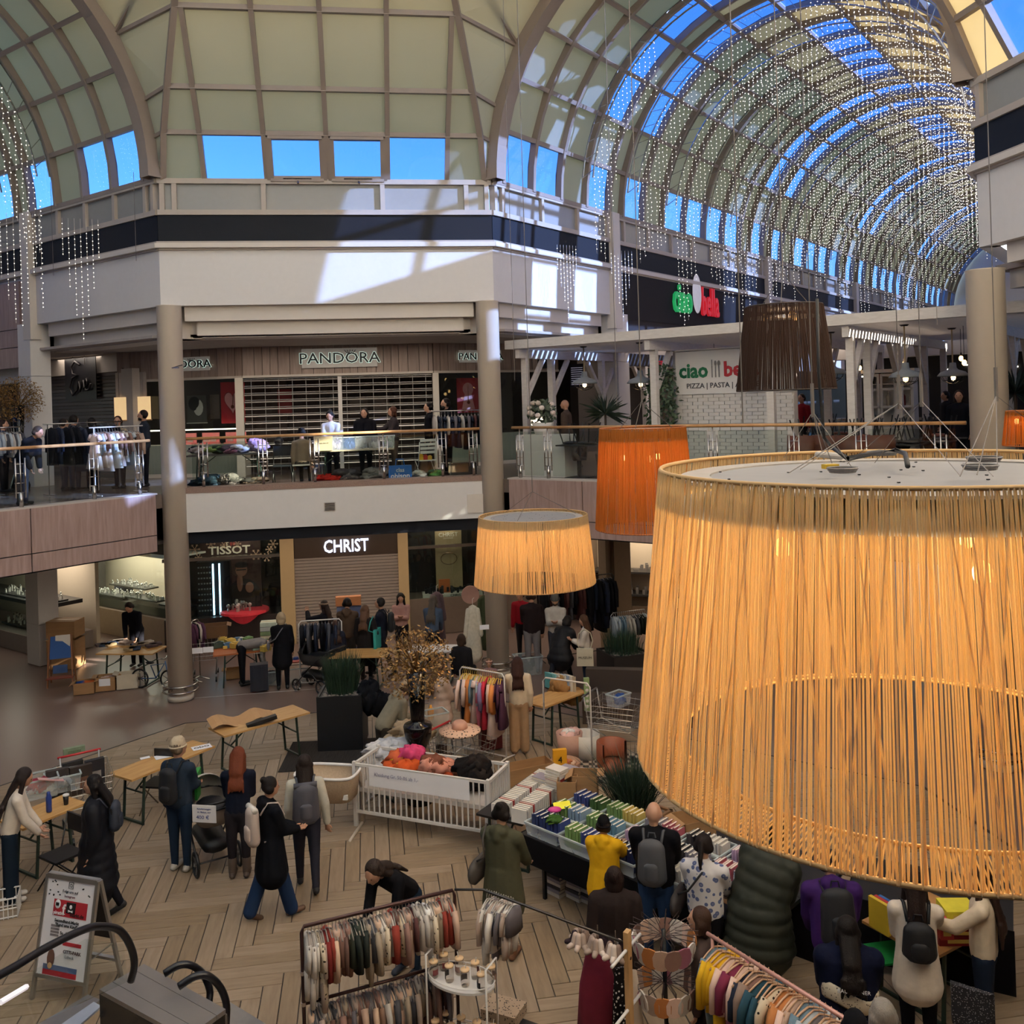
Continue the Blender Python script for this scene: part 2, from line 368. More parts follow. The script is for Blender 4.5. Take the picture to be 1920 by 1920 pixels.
# ---- upper walls (cornice, dark band, frieze, rail)
def upper_wall(name,P0,P1,mull,lint=None,x1=None):
    e=sempty(name); M,L=frame(P0,P1)
    if x1: L=x1
    B=lambda n,a,b,y0,y1,z0,z1,m: MB(M).box(a,b,y0,y1,z0,z1).build(n,m,e)
    B('wall_panel',0,L,0,.3,8.38,9.56,WHITE)
    B('cornice',-.05,L+.05,-.14,.2,9.60,9.70,WARMW); B('cornice',-.03,L+.03,-.08,.2,9.70,9.745,MULL); B('cornice',0,L,-.05,.2,9.56,9.60,MULL)
    B('dark_band',0,L,-.02,.3,9.745,10.31,NAVY)
    B('frieze_rail',0,L,-.07,.2,10.31,10.42,MULL); B('frieze_rail',0,L,-.07,.25,10.98,11.09,MULL)
    xs=mull
    for a,b in zip(xs[:-1],xs[1:]): B('frieze_panel',a+.05,b-.05,.02,.06,10.42,10.98,mt('8f8e8c',.18,noise=.05))
    for a in xs: B('mullion',a-.05,a+.05,-.06,.1,10.42,10.98,MULL)
    if lint:
        for a,b in lint:
            B('lintel',a,b,.16,.5,8.06,8.38,WARMW); B('lintel',a+.22,b-.22,.34,.7,7.76,8.06,WARMW)
            B('lintel',a+.1,b-.1,.5,1.2,7.72,7.8,WHITE); B('lintel_end',a-.4,a+.3,.5,1.0,7.7,8.38,WARMW); B('lintel_end',b-.3,b+.4,.5,1.0,7.7,8.38,WARMW)
    return e
upper_wall('wall_center',PL,PR,[.1,.35,2.2,4.75,6.6,7.06],[(.45,2*A-.45)])
upper_wall('wall_right',PC,PC2,[.15,1.8,3.6,5.4,7.0],[(.45,2*A-.45)])
upper_wall('wall_back',PE,PF,[.1,3.58,7.0]); upper_wall('wall_left',PD2,PD,[.1,3.58,7.0])
tl=Vector((-S,S,0)); tr_=Vector((S,S,0))
LL=30; LR=52
wl=upper_wall('wall_left_arcade',PL+tl*LL,PL,[LL-5.2-.55-1.35*k for k in range(8)][::-1]+[LL-5.2,LL-4.0,LL-2.8,LL-1.6,LL-.4,LL-.12],[(LL-4.95,LL-.4)])
upper_wall('wall_right_arcade',PR,PR+tr_*LR,[.12,.4,2.0,3.6,5.1]+[6.0+1.45*k for k in range(30)],[(.4,4.95)])
upper_wall('wall_right_arcade_far',PC+tr_*LR,PC,[.2+2*k for k in range(26)])
upper_wall('wall_left_arcade_far',PD,PD+tl*LL,[.2+2*k for k in range(15)])
# pilasters of the arcade walls
def pilaster(P,t,d,name,z0=8.38,z1=11.1,w=.35):
    M,L=frame(P,P+d*1); s_=1
    return MB(M).box(t-w/2,t+w/2,-.09,.1,z0,z1)
e=sempty('trim_7')
for t in (5.35,16.6,27.6,38.6):
    M,L=frame(PR,PR+tr_); MB(M).box(t-.18,t+.18,-.17,.1,8.0,11.12).build('pilaster',WARMW,e)
for t in (5.35,16.6):
    M,L=frame(PL+tl*LL,PL); MB(M).box(LL-t-.18,LL-t+.18,-.17,.1,8.0,11.12).build('pilaster',WARMW,e)
# square pillars at end of first bay, both floors
for P,d,nm in((PL,tl,'trim_8'),(PR,tr_,'trim_9')):
    e=sempty(nm); q=P+d*5.55; M=Matrix.Translation(q)@Matrix.Rotation(math.atan2(d.y,d.x),4,'Z')
    for z0,z1 in((UF,5.6),(5.61,7.1),(7.11,8.4)): MB(M).box(-.3,.3,-.15 if d.x>0 else -.35,.35 if d.x>0 else .15,z0,z1).build('pillar_block',WHITE,e)
    for z0,z1 in((0,1.0),(1.01,2.3),(2.31,3.2)): MB(M).box(-.3,.3,-.15 if d.x>0 else -.35,.35 if d.x>0 else .15,z0,z1).build('pillar_block',WHITE,e)
# ceilings of the upper storey behind the walls
c=struct('ceiling',MB().prism([(-A-.3,.5),(A+.3,.5),(A+9,9),(A+9,14),(-A-9,14),(-A-9,9)],7.74,7.8),mt('a79d95',.8))
# wood-clad wall above the left arcade shops beyond the pillar
M,L=frame(PL+tl*LL,PL); e=sempty('wall_left_arcade_cladding')
for a,b in((LL-9.4,LL-5.9),(LL-13,LL-9.45),(LL-17,LL-13.05)):
    for z0,z1 in((7.35,7.85),(7.87,8.3),(8.32,9.5)): MB(M).box(a,b,-.06,0,z0,z1).build('wall_panel',LAMW,e)
# ================================================================ RAILINGS
def railing(name,P0,P1,x0,x1,posts,z=UF,yoff=.12,h=1.17,label='',dbl=True):
    M,L=frame(P0,P1); T=thing(name,label,'railing',M@Vector((x0,yoff,z))); T.rotation_euler=(0,0,M.to_euler().z)
    LL_=x1-x0; Lc=lambda: MB()
    MB().tube([(0,0,h-.03),(LL_,0,h-.03)],.032,10).build('handrail',RAILW,T,True)
    xs=[p-x0 for p in posts]
    for i,x in enumerate(xs):
        p=MB()
        p.tube([(x,0,.03),(x,0,h-.05)],.014,6)
        for dx in(-.09,.09): p.tube([(x+dx,0,.2),(x+dx,0,.95)],.017,6)
        for zz in(.3,.48,.66,.84): p.tube([(x-.11,0,zz),(x+.11,0,zz)],.008,5)
        p.box(x-.03,x+.03,-.03,.03,0,.3); p.build('post',STEELM,T,True)
    ed=[0.05]+xs+[LL_-.05]
    for a,b in zip(ed[:-1],ed[1:]):
        if b-a>.3: MB().box(a+.12,b-.12,-.006,.006,.08,h-.12).build('glass_panel',RGLASS,T)
    return T
railing('glass_railing',PL,PR,.35,6.8,[.75,2.0,3.0+.1,4.25+.35,5.9,6.6],z=UF+.1,h=1.07,label='glass railing with wooden handrail above the white balcony in the centre')
railing('glass_railing',PD,PL,.3,9.6,[1.1,3.1,5.1,6.9,8.35,9.35],h=1.17,label='glass railing with wooden handrail above the wood-clad balcony on the left')
railing('glass_railing',PR,PC,.3,9.6,[.5,1.25,3.35,5.1,6.7,7.9,9.2],h=1.17,label='long glass railing in front of the restaurant pergola')
railing('glass_railing',PC,PC2,.3,6.8,[1.2,3,5],h=1.17,label='glass railing right of the big round column at the right edge')
M,L=frame(PD+tl*5.5,PL+tl*5.5)
railing('glass_railing',PD+tl*6,PL+tl*6,1.5,8.4,[2.5,4.5,6.5],h=1.17,label='back glass railing across the left arcade behind the golden tree')
# ================================================================ ROOFS
RV=W/2-.02
def arcpt(r,th,x): return Vector((x,r*math.cos(th),VB+r*math.sin(th)))
def vault(name,mid,ang,edges,wins,nind,rows=13):
    M=Matrix.Translation(mid)@Matrix.Rotation(ang,4,'Z'); e=sempty(name); r=RV+.1; far=MB(M); farw=MB(M)
    for i,(a,b) in enumerate(zip(edges[:-1],edges[1:])):
        if b-a<.8: 
            for j in range(rows):
                t0,t1=j*pi/rows,(j+1)*pi/rows; far.plate([arcpt(r,t0,a),arcpt(r,t0,b),arcpt(r,t1,b),arcpt(r,t1,a)],.03,Vector((0,math.cos((t0+t1)/2),math.sin((t0+t1)/2))))
            continue
        for j in range(rows):
            t0,t1=j*pi/rows+.002,(j+1)*pi/rows-.002; win=wins(i,j); out=Vector((0,math.cos((t0+t1)/2),math.sin((t0+t1)/2)))
            q=[arcpt(r,t0,a+.01),arcpt(r,t0,b-.01),arcpt(r,t1,b-.01),arcpt(r,t1,a+.01)]
            if i<nind:
                mb=MB(M).plate(q,.03,out); mb.build('skylight_pane' if win else 'roof_panel',SKYG if win else PAN,e)
                if win:
                    f=MB(M); 
                    for k in range(4): f.bar(q[k]-out*.02,q[(k+1)%4]-out*.02,.05,.07)
                    f.build('skylight_frame',mt('c5c2be',.4),e)
            else: (farw if win else far).plate(q,.03,out)
    far.build('roof_panel',PAN,e)['kind']='stuff'
    if farw.v: farw.build('skylight_pane',SKYG,e)['kind']='stuff'
    for a in edges:
        m=MB(M);n=26;w_=.05;r0,r1=RV-.08,RV+.1
        for k in range(n):
            t0,t1=pi*k/n,pi*(k+1)/n
            m.add([arcpt(r0,t0,a-w_),arcpt(r0,t0,a+w_),arcpt(r1,t0,a+w_),arcpt(r1,t0,a-w_),arcpt(r0,t1,a-w_),arcpt(r0,t1,a+w_),arcpt(r1,t1,a+w_),arcpt(r1,t1,a-w_)],[(0,4,5,1),(1,5,6,2),(2,6,7,3),(3,7,4,0)])
        m.build('rib',RIB,e)
    for j in range(rows+1):
        t=pi*j/rows; p0,p1=arcpt(RV,t,edges[0]),arcpt(RV,t,edges[-1]); c_=(p0+p1)/2
        T=Matrix.Translation(c_)@Matrix.Rotation(t,4,'X'); l=(edges[-1]-edges[0])/2
        MB(M).box(-l,l,-.06,.06,-.05,.05,T).build('purlin',RIB,e)
    # opened vent flaps (actuator bars) near the crown
    return e,M
ER=[0,.4,1.6,2.8,4.0,5.2,5.9,7.1,8.3,9.75,11.2,12.65,14.1,15.0,16.2]
k=16.2
while k<46: ER+= [k+.7,k+1.9,k+3.1,k+4.55,k+6.0,k+7.45,k+8.9,k+9.8,k+11]; k+=11
def winR(i,j):
    a=ER[i]; b=ER[i+1]
    ph=(a-5.2)%11 if a>=5.2 else a-5.2+11
    ringb=(.6<ph<.8 and a>5) or (9.7<ph<10)
    if ringb: return j not in (1,) if a<30 else j!=1
    if a<5: return j in (0,12) and .3<a<2.0 or (j in(5,6,7) and a>1) or (j in(9,10) and .3<a<4)  # side panes near the court added to let in sun streaks
    return j in(0,12) and 3<ph<8.5 or (j in(6,) and 3<ph<8.5)
vaultR,MR=vault('ceiling_vault_right',(PR+PC)/2,pi/4,ER,winR,9)
EL=[0,.4,1.6,2.8,4.0,5.2,5.9,7.1,8.3,9.75,11.2,12.65,14.1,15.0,16.2,16.9,18.1,19.3,20.5,21.7,22.9,24.1]
def winL(i,j):
    a=EL[i]
    if abs(a-4.0)<.1 or abs(a-5.9)<.1: return j!=11 if abs(a-4)<.1 and 0 else True if j in(0,1,3,4,5,6,12,8,9) else False
    if a<5: return (j in(12,0) and a in(.4,1.6)) or (j in (5,6) and a>1)
    return j in(12,0) and a>8
# left vault: axis direction (-S,S); local y + = rot90 -> (-S,-S) (far-left side), so the visible right wall is th=pi (j=12)
vaultL,ML=vault('ceiling_vault_left',(PL+PD)/2,3*pi/4,EL,winL,7)
# end walls of the arcades
for nm,M_,x in(('wall_right_end',MR,49.5),('wall_left_end',ML,24.3)):
    m=MB(M_); pts=[(0,-RV-.3)]+[(0,RV*math.cos(t)) for t in []]
    m.box(x,x+.2,-5.6,5.6,0,17); struct(nm,m,WARMW)
def mouth_arch(M,name):
    m=MB(M);n=40;a=0;w_=.16;r0,r1=RV-.28,RV+.14
    for k in range(n):
        t0,t1=pi*k/n,pi*(k+1)/n
        m.add([arcpt(r0,t0,a-w_),arcpt(r0,t0,a+w_),arcpt(r1,t0,a+w_),arcpt(r1,t0,a-w_),arcpt(r0,t1,a-w_),arcpt(r0,t1,a+w_),arcpt(r1,t1,a+w_),arcpt(r1,t1,a-w_)],[(0,4,5,1),(1,5,6,2),(2,6,7,3),(3,7,4,0)])
    e=sempty(name); m.build('mouth_arch',RIB,e,False); return e
OFF=[(0,0,3.45),(.5,.86,3.32),(1.15,1.6,3.1),(2.2,2.8,2.72),(3.6,3.9,2.3),(5.4,4.95,1.85)]
def chamfer_roof(name,P0,P1,wins,arch=True,PAN=PAN):
    M,L=frame(P0,P1); M=M@Matrix.Translation((L/2,0,VB)); e=sempty(name)
    rx=[-2.6,-1.3,0,1.3,2.6]
    for i in range(len(OFF)-1):
        o0,d0,h0=OFF[i];o1,d1,h1=OFF[i+1]
        xs0=[-h0]+[x for x in rx if abs(x)<min(h0,h1)]+[h0]; xs1=[-h1]+[x for x in rx if abs(x)<min(h0,h1)]+[h1]
        out=Vector((0,(d1-d0),(o1-o0))).normalized()
        for k in range(len(xs0)-1):
            q=[(xs0[k]+.01,-o0,d0-(.05 if i==0 else 0)),(xs0[k+1]-.01,-o0,d0-(.05 if i==0 else 0)),(xs1[k+1]-.01,-o1,d1),(xs1[k]+.01,-o1,d1)]
            win=(i,k) in wins
            MB(M).plate([Vector(p)+out*.06 for p in q],.03,out).build('skylight_pane' if win else 'roof_panel',SKYG if win else PAN,e)
            if win and k in(2,3) and i==0:
                f=MB(M)
                cs=[Vector(p) for p in q]; cc=sum(cs,Vector())/4; cs=[cc+(p-cc)*.88 for p in cs]
                for a in range(4): f.bar(cs[a],cs[(a+1)%4],.14,.12)
                f.build('window_frame',RIB,e)
                mm=(cs[0]+cs[1])/2; MB(M).bar(mm+Vector((-.3,-.06,0)),mm+Vector((.3,-.06,0)),.02).bar(mm,mm+Vector((.02,-.14,-.12)),.035).build('window_opener',STEELM,e)
        MB(M).bar((-h1,-o1,d1),(h1,-o1,d1),.1,.1).build('purlin',RIB,e)
        for k in range(1,len(xs0)-1): MB(M).bar((xs0[k],-o0,d0),(xs1[k],-o1,d1),.1,.12).build('rib',RIB,e)
        for s_ in(-1,1): 
            MB(M).bar((s_*h0,-o0,d0),(s_*h1,-o1,d1),.12,.14).build('edge_rib',RIB,e)
            # infill between edge rib and mouth arch
            def mo(d): 
                w_=RV-math.sqrt(max(0,RV*RV-d*d)); return Vector((s_*(L/2+w_*S),-w_*S,d))
            E0,E1=Vector((s_*h0,-o0,d0)),Vector((s_*h1,-o1,d1)); m0,m1=mo(d0),mo(d1); nn=(E1-E0).cross(m0-E0+m1-E0).normalized()
            if nn.z<0: nn=-nn
            MB(M).plate([E0,E1,m1,m0],.02,nn).build('roof_panel',PAN,e)
            MB(M).bar(E1,m1,.08,.08).build('purlin',RIB,e)
            if i==3: MB(M).bar(m0,E1,.09,.09).build('brace',RIB,e)
    return e
chamfer_roof('ceiling_court_center',PL,PR,{(0,1),(0,2),(0,3),(0,4)})
chamfer_roof('ceiling_court_right',PC,PC2,{(0,1),(1,1),(1,2),(2,2),(2,3),(3,2)})  # higher panes placed to throw sun streaks on the centre wall
chamfer_roof('ceiling_court_back',PE,PF,set(),PAN=PANL)
chamfer_roof('ceiling_court_left',PD2,PD,set(),PAN=PANL)  # back and left roofs, out of view, use diffuser sheets for extra soft light
mouth_arch(MR,'ceiling_arch_right'); mouth_arch(ML,'ceiling_arch_left')
for mid,ang,nm in(((PD2+PF)/2,5*pi/4,'ceiling_arch_near_left'),((PE+PC2)/2,-pi/4,'ceiling_arch_near_right')):
    M_=Matrix.Translation(mid)@Matrix.Rotation(ang,4,'Z'); mouth_arch(M_,nm)
    m=MB(M_); m.box(.3,.34,-5,5,UF+2.9,17)
    struct('wall_'+nm[13:],m,PANL)  # unseen diffusing wall, added as a soft light source behind the camera
# unseen court roof above the frame; diffuser sheets shaped to give soft top light
ring_=inset(5.0); e=sempty('ceiling_diffuser'); cy0=(PL.y+PE.y)/2
n=8
for i in range(n):
    for j in range(n):
        x0,x1=-11+22/n*i,-11+22/n*(i+1); y0,y1=cy0-11+22/n*j,cy0-11+22/n*(j+1)
        if abs((x0+x1)/2)+abs((y0+y1)/2-cy0)>15.5: continue
        win=(i*j)%11==5
        MB().box(x0+.06,x1-.06,y0+.06,y1-.06,16.12,16.16).build('skylight_pane' if win else 'roof_panel',SKYG if win else PANL,e)
m=MB()
for i in range(n+1):
    q=-11+22/n*i; m.box(q-.08,q+.08,cy0-11,cy0+11,16.0,16.2); m.box(-11,11,cy0+q-.08,cy0+q+.08,16.0,16.2)
m.build('rib',RIB,e)
# ================================================================ LIGHT CURTAINS
LED=mt('fff4e6',.5,emit=2.7,name='led'); WIREC=mt('b8b2aa',.5)
def bead(mb,p,s=.016):
    x,y,z=p; mb.add([(x+s,y,z),(x-s,y,z),(x,y+s,z),(x,y-s,z),(x,y,z+s),(x,y,z-s)],[(0,2,4),(2,1,4),(1,3,4),(3,0,4),(2,0,5),(1,2,5),(3,1,5),(0,3,5)])
def curtain(M,x,lab,group,prof,step=.13,rr=RV-.35,y0=-4.3,y1=4.3,bs=.014,skip=.0):
    T=thing('light_curtain',lab,'string lights',(0,0,0),0,group)
    T.matrix_world=M; L_=MB();Wr=MB();A_=MB();n=30
    for r_ in(rr,rr-.3): A_.tube([arcpt(r_,pi*(.04+.92*k/n),x) for k in range(n+1)],.022,5)
    for k in range(n): A_.bar(arcpt(rr,pi*(.04+.92*k/n),x),arcpt(rr-.3,pi*(.04+.92*(k+.5)/n),x),.014)
    A_.build('arch_truss',STEELM,T)
    y=y0
    while y<y1:
        th=math.acos(max(-1,min(1,y/(rr-.3)))); zt=VB+(rr-.3)*math.sin(th); l=prof(y)*R_.uniform(.85,1.1); xx=x+R_.uniform(-.03,.03)
        if R_.random()>skip and l>.1:
            Wr.tube([(xx,y,zt),(xx,y,zt-l)],.0035,3,caps=False); z=zt-R_.uniform(0,.1)
            while z>zt-l: bead(L_,(xx+R_.uniform(-.02,.02),y+R_.uniform(-.02,.02),z),bs); z-=R_.uniform(.09,.14)
        y+=step
    tag(L_.build('light_bead',LED,T),kind='stuff'); tag(Wr.build('light_wire',WIREC,T),kind='stuff'); return T
g='curtains of small lights hanging from arches in the right vault'
xs=[3.3,5.6,7.9,10.2,12.5,15,17.5,20,23,26,30,34]
for i,x in enumerate(xs):
    if i==0: pr=lambda y: (1.3+1.9*math.exp(-((y-3.9)/.35)**2) if y>2.4 else (0.0 if y>-1.2 else 1.0))
    elif i<5: pr=lambda y,i=i: 1.5+.5*math.sin(y*1.3+i)+2.2*math.exp(-((y-3.9+.3*(i%2))/.5)**2)
    else: pr=lambda y,i=i: 3.0+.7*math.sin(y*1.1+i)
    curtain(MR,x,f'arch of hanging white string lights across the right vault, {ordn(i)} arch from the court',g,pr,step=.125 if i<6 else .17,bs=.013 if i<5 else .014)
g='curtains of small lights hanging from arches in the left vault'
for i,x in enumerate([3.6,5.9,8.4,11]):
    curtain(ML,x,f'arch of hanging white string lights across the left vault, {ordn(i)} arch from the court',g,(lambda y: (2.6 if y<-2.8 else 1.6)),step=.13)
# loose V-shaped bundles of light strings near the walls
def vbundle(px,lab,D_,ytop,ybot,w=.7,n=7):
    a=DP(px,ytop,D_);b=DP(px,ybot,D_); T=thing('light_cluster',lab,'string lights',(a.x,a.y,b.z)); L_=MB();Wr=MB(); h=a.z-b.z
    for k in range(n):
        q=(k/(n-1)-.5); l=h*(1-1.5*abs(q))*R_.uniform(.92,1)+.2; x=q*w
        Wr.tube([(x,q*.2,h),(x,q*.2,h-l)],.004,3,caps=False); z=h-l*.15
        while z>h-l: bead(L_,(x,q*.2,z),.012); z-=R_.uniform(.09,.14)
    tag(L_.build('light_bead',LED,T),kind='stuff'); Wr.build('light_wire',WIREC,T)
vbundle(150,'pointed cluster of string lights before the white panel left of the round column',20.9,410,640)
vbundle(1062,'pointed cluster of string lights right of the second round column',22.5,460,590,.5)
vbundle(1165,'pointed cluster of string lights left of the dark restaurant sign wall',24,470,590,.6)
vbundle(30,'ragged cluster of string lights at the left edge before the wood cladding',21.2,400,630,.9,8)
# ================================================================ enclosing walls and roofs behind the shops, added to block direct sun
Cc=Vector((0,(PL.y+PE.y)/2,0))
def outp(p,k): d=p-Cc; return p+d*(k/d.length)
e=sempty('wall_outer')
for a,b in((PC,PC2),(PE,PF),(PD2,PD),(PC2,PE),(PF,PD2)):
    a2,b2=outp(a,9),outp(b,9); M,L=frame(a2,b2); MB(M).box(-3,L+3,0,.3,0,10).build('wall_block',mt('8d8078',.8),e)
    c_=MB().prism([(q.x,q.y) for q in (outp(a,.4),outp(b,.4),outp(b,11),outp(a,11))],8.0,8.1); c_.build('roof_slab',mt('8d8078',.8),e)
MB().box(-15.3,15.3,12.3,12.6,0,9.7).build('wall_block',mt('70655f',.8),e)
MB().prism([(-A-.2,.4),(A+.2,.4),(A+12.5,12.6),(-A-12.5,12.6)],9.7,9.8).build('roof_slab',mt('8d8078',.8),e)
for P,d in((PL,tl),(PR,tr_)):
    M,L=frame(P,P+d); s_=-1 if d.x<0 else 1
    MB(M).box(6,50 if s_>0 else 30,(0.3*s_ if s_>0 else -.6),(.6 if s_>0 else -.3),7.0,8.4).build('wall_block',WARMW,e)
    MB(M).box(9,50 if s_>0 else 30,(3.5 if s_>0 else -3.8),(3.8 if s_>0 else -3.5),0,8.4).build('wall_block',mt('3a3330',.8),e)
for M_,l,sg in((MR,49,-1),(ML,24,1)):
    MB(M_).box(0,l,min(sg*(W/2+1.3),sg*(W/2+1.6)),max(sg*(W/2+1.3),sg*(W/2+1.6)),0,8.6).build('wall_block',mt('8a7d76',.8),e)
# ================================================================ helpers in picture-fitted wall planes
class Pl:
    def __init__(s,P0,P1): s.M,s.L=frame(P0,P1); s.Mi=s.M.inverted(); s.n=s.M.to_3x3()@Vector((0,1,0)); s.p=Vector((P0[0],P0[1],0)); s.rz=s.M.to_euler().z
    def q(s,px,py,off=0):
        r=s.Mi@onplane(px,py,s.p+s.n*off,s.n); return r.x,r.z
    def at(s,x,y,z): return s.M@Vector((x,y,z))
# ---- upper centre: jeweller's front
PF0=Pl((-10,4.2),(10,4.2)); x0,_=PF0.q(455,700); x1,_=PF0.q(812,700); x0-=10;x1-=10
def rot(a): return Vector((math.cos(a),math.sin(a),0))
CA=Vector((x0,4.2,0)); CB=Vector((x1,4.2,0))
fl_=-rot(-math.radians(20)); CLn=CA+fl_*3.6; fr_=rot(math.radians(22)); CRn=CB+fr_*4.0
PC_=Pl(CA,CB); PL_=Pl(CLn,CA); PR_=Pl(CB,CRn)
WOODP=mt('a08d82',.5,kind='grain',c2='8d7a70',scale=3,str3=(8,8,.6))
shop=sempty('wall_jeweller_upper')
for P in(PL_,PC_,PR_):
    x=0;i=0
    while x<P.L-.02:
        w_=min(R_.choice([.2,.24,.3]),P.L-x); MB(P.M).box(x+.006,x+w_-.006,-.04+R_.uniform(0,.02),.1,7.0,7.76).build('board',R_.choice([WOODP,mt('ab988c',.5,kind='grain',c2='96837a',scale=3,str3=(8,8,.6))]),shop); x+=w_
    MB(P.M).box(0,P.L,-.06,.12,6.94,7.0).build('head_rail',WARMW,shop)
    MB(P.M).box(0,P.L,2.6,2.7,UF,7.7).build('back_wall',mt('3d3431',.8),shop)
MB(PC_.M).box(-.2,.0,-.06,.1,UF,6.95).build('door_post',CREAM,shop); MB(PC_.M).box(PC_.L-.02,PC_.L+.14,-.06,.1,UF,6.95).build('door_post',CREAM,shop)
LETB=mt('10141a',.3); HALO=mt('cfe8dc',.5,emit=.9); SGNB=mt('b5b0a8',.5,emit=.12)
def jewel_sign(P,cx,cz,wd,lab):
    h=wd*.2; T=thing('shop_sign',lab,'sign',P.at(cx,-.06,cz-h/2),P.rz,'lit jeweller name signs')
    MB().box(-wd/2,wd/2,-.04,0,0,h*1.28).build('backing_board',SGNB,T)
    s=wd/5.0
    txt('PANDORA',s,HALO,T3(0,-.043,h*.3),T,'letter_glow',.002,bold=s*.03,sx=1.12)
    txt('PANDORA',s,LETB,T3(0,-.055,h*.3),T,'lettering',.006,bold=s*.012,sx=1.12)
    c=MB(); c.M=Matrix.Translation((wd*.14,-.055,h*.95)); 
    for a in(-.5,-.25,0,.25,.5): c.bar((a*s*.4,0,0),(a*s*.75,0,s*.22-abs(a)*.04*s),s*.04)
    c.bar((-s*.2,0,0),(s*.2,0,0),s*.05); c.build('crown_mark',LETB,T)
cx_,cz_=PC_.q(637,675); jewel_sign(PC_,cx_,cz_,1.95,'backlit name sign over the closed grille of the jeweller, PANDORA centre sign')
cx_,cz_=PL_.q(350,686); jewel_sign(PL_,cx_,cz_,1.4,'PANDORA sign half hidden by the left round column')
cx_,cz_=PR_.q(898,671); jewel_sign(PR_,cx_,cz_,1.3,'PANDORA sign half hidden by the second round column')
gr=thing('roller_grille','closed see-through bar grille across the upper jeweller entrance','grille',PC_.at(0,.02,UF),PC_.rz)
z=.25
while z<2.5:
    MB().tube([(.02,0,z),(PC_.L-.04,0,z)],.018,6).tube([(.02,0,z+.05),(PC_.L-.04,0,z+.05)],.009,5).build('grille_bar',mt('c9c4bf',.25,.6),gr); z+=.185
for xx in (PC_.L*.5,): MB().box(xx-.05,xx+.05,-.03,.03,0,2.55).build('grille_post',WHITE,gr)
for k in range(14): 
    xx=.2+k*(PC_.L-.4)/13; MB().box(xx-.006,xx+.006,.0,.02,0,2.5).build('grille_link',mt('9a958f',.3,.5),gr)
RED=mt('b3262c',.5,noise=.05); PINK=mt('e08d90',.5)
def poster(P,px0,py0,px1,py1,off,name,lab,bg,draw=None,th=.02):
    a,zt=P.q(px0,py0,off);b,zb=P.q(px1,py1,off); w_=b-a;h_=zt-zb
    T=thing('poster' if name is None else name,lab,'poster',P.at((a+b)/2,off,zb),P.rz); MB().box(-w_/2,w_/2,0,th,0,h_).build('print',bg,T)
    if draw: draw(T,w_,h_)
    return T
def heart(T,w_,h_):
    pts=[]
    for i in range(40):
        t=2*pi*i/40; pts.append((16*math.sin(t)**3/17*w_*.36,(13*math.cos(t)-5*math.cos(2*t)-2*math.cos(3*t)-math.cos(4*t))/17*h_*.3+h_*.53))
    m=MB(Matrix.Rotation(pi/2,4,'X')); m.prism(pts,0.002,.006); m.build('heart_shape',PINK,T)
    m=MB(Matrix.Rotation(pi/2,4,'X')); m.prism([(x*1.07,(y-h_*.53)*1.07+h_*.53) for x,y in pts],0.0,.003); m.build('heart_edge',mt('70181c',.5),T)
    k=MB(); k.tube([(0.03,-.015,h_*.7),(0,-.015,h_*.45)],.008,5); k.ell((0,-.02,h_*.4),(.05,.01,.05)); k.build('pendant',mt('8a3a30',.3,.8),T)
def keyhole(T,w_,h_):
    m=MB(Matrix.Rotation(pi/2,4,'X')); c=[(w_*.24*math.cos(t),h_*.68+w_*.26*math.sin(t)) for t in [(-.28+1.56*i/20)*pi for i in range(21)]]
    c=[(w_*.3,h_*.1)]+c+[(-w_*.3,h_*.1)]; m.prism(c,0.002,.006); m.build('keyhole_shape',PINK,T)
    k=MB(); k.tube([(0,-.015,h_*.85),(0,-.015,h_*.3)],.008,5); k.ell((0,-.02,h_*.3),(.05,.01,.05)); k.build('pendant',mt('8a3a30',.3,.8),T)
def portrait(T,w_,h_):
    m=MB(); m.ell((.05,-.004,h_*.55),(w_*.25,.006,h_*.3)); m.build('face_print',mt('c9c2bd',.6),T); m=MB(); m.ell((-.07,-.006,h_*.7),(w_*.3,.006,h_*.26)); m.build('hair_print',BLACK,T)
    MB().box(-w_/2-.02,w_/2+.02,-.012,0,-.02,.0).build('frame_edge',CREAM,T)
poster(PL_,413,717,460,793,.25,None,'red window poster with a pink heart cut-out left of the bar grille',RED,heart)
poster(PR_,856,709,899,773,.25,None,'red window poster with a pink keyhole shape right of the bar grille',RED,keyhole)
poster(PL_,350,742,388,792,1.2,None,'black-and-white portrait picture inside the left jeweller window',mt('4a4644',.6),portrait)
poster(PL_,393,740,412,785,1.4,None,'small framed picture beside the portrait in the left jeweller window',mt('6b5f58',.6))
poster(PC_,520,730,548,775,2.4,None,'red panel on the back wall behind the bar grille',mt('7d2226',.6))
for i,(a,b) in enumerate(((595,640),(655,690),(700,730))): poster(PC_,a,742+i%2*6,b,778,2.4,None,['wide dark shelf picture behind the grille post','dark picture right of the grille post','dark picture far right behind the bar grille'][i],mt(['1c1a1a','4a3c36','564740'][i],.5))
MB(PL_.M).box(.1,PL_.L-.25,.0,.02,UF+.1,6.94).build('window_pane',GLASS,shop); MB(PR_.M).box(.2,PR_.L-.1,.0,.02,UF+.1,6.94).build('window_pane',GLASS,shop)
MB(PL_.M).box(.05,PL_.L-.2,.02,.7,UF,UF+.85).build('window_counter',CREAM,shop); MB(PR_.M).box(.2,PR_.L,.02,.7,UF,UF+.85).build('window_counter',CREAM,shop)
MB(PL_.M).box(.1,PL_.L-.3,.1,.14,5.62,5.65).build('led_strip',mt('ffe6d0',.5,emit=5),shop)
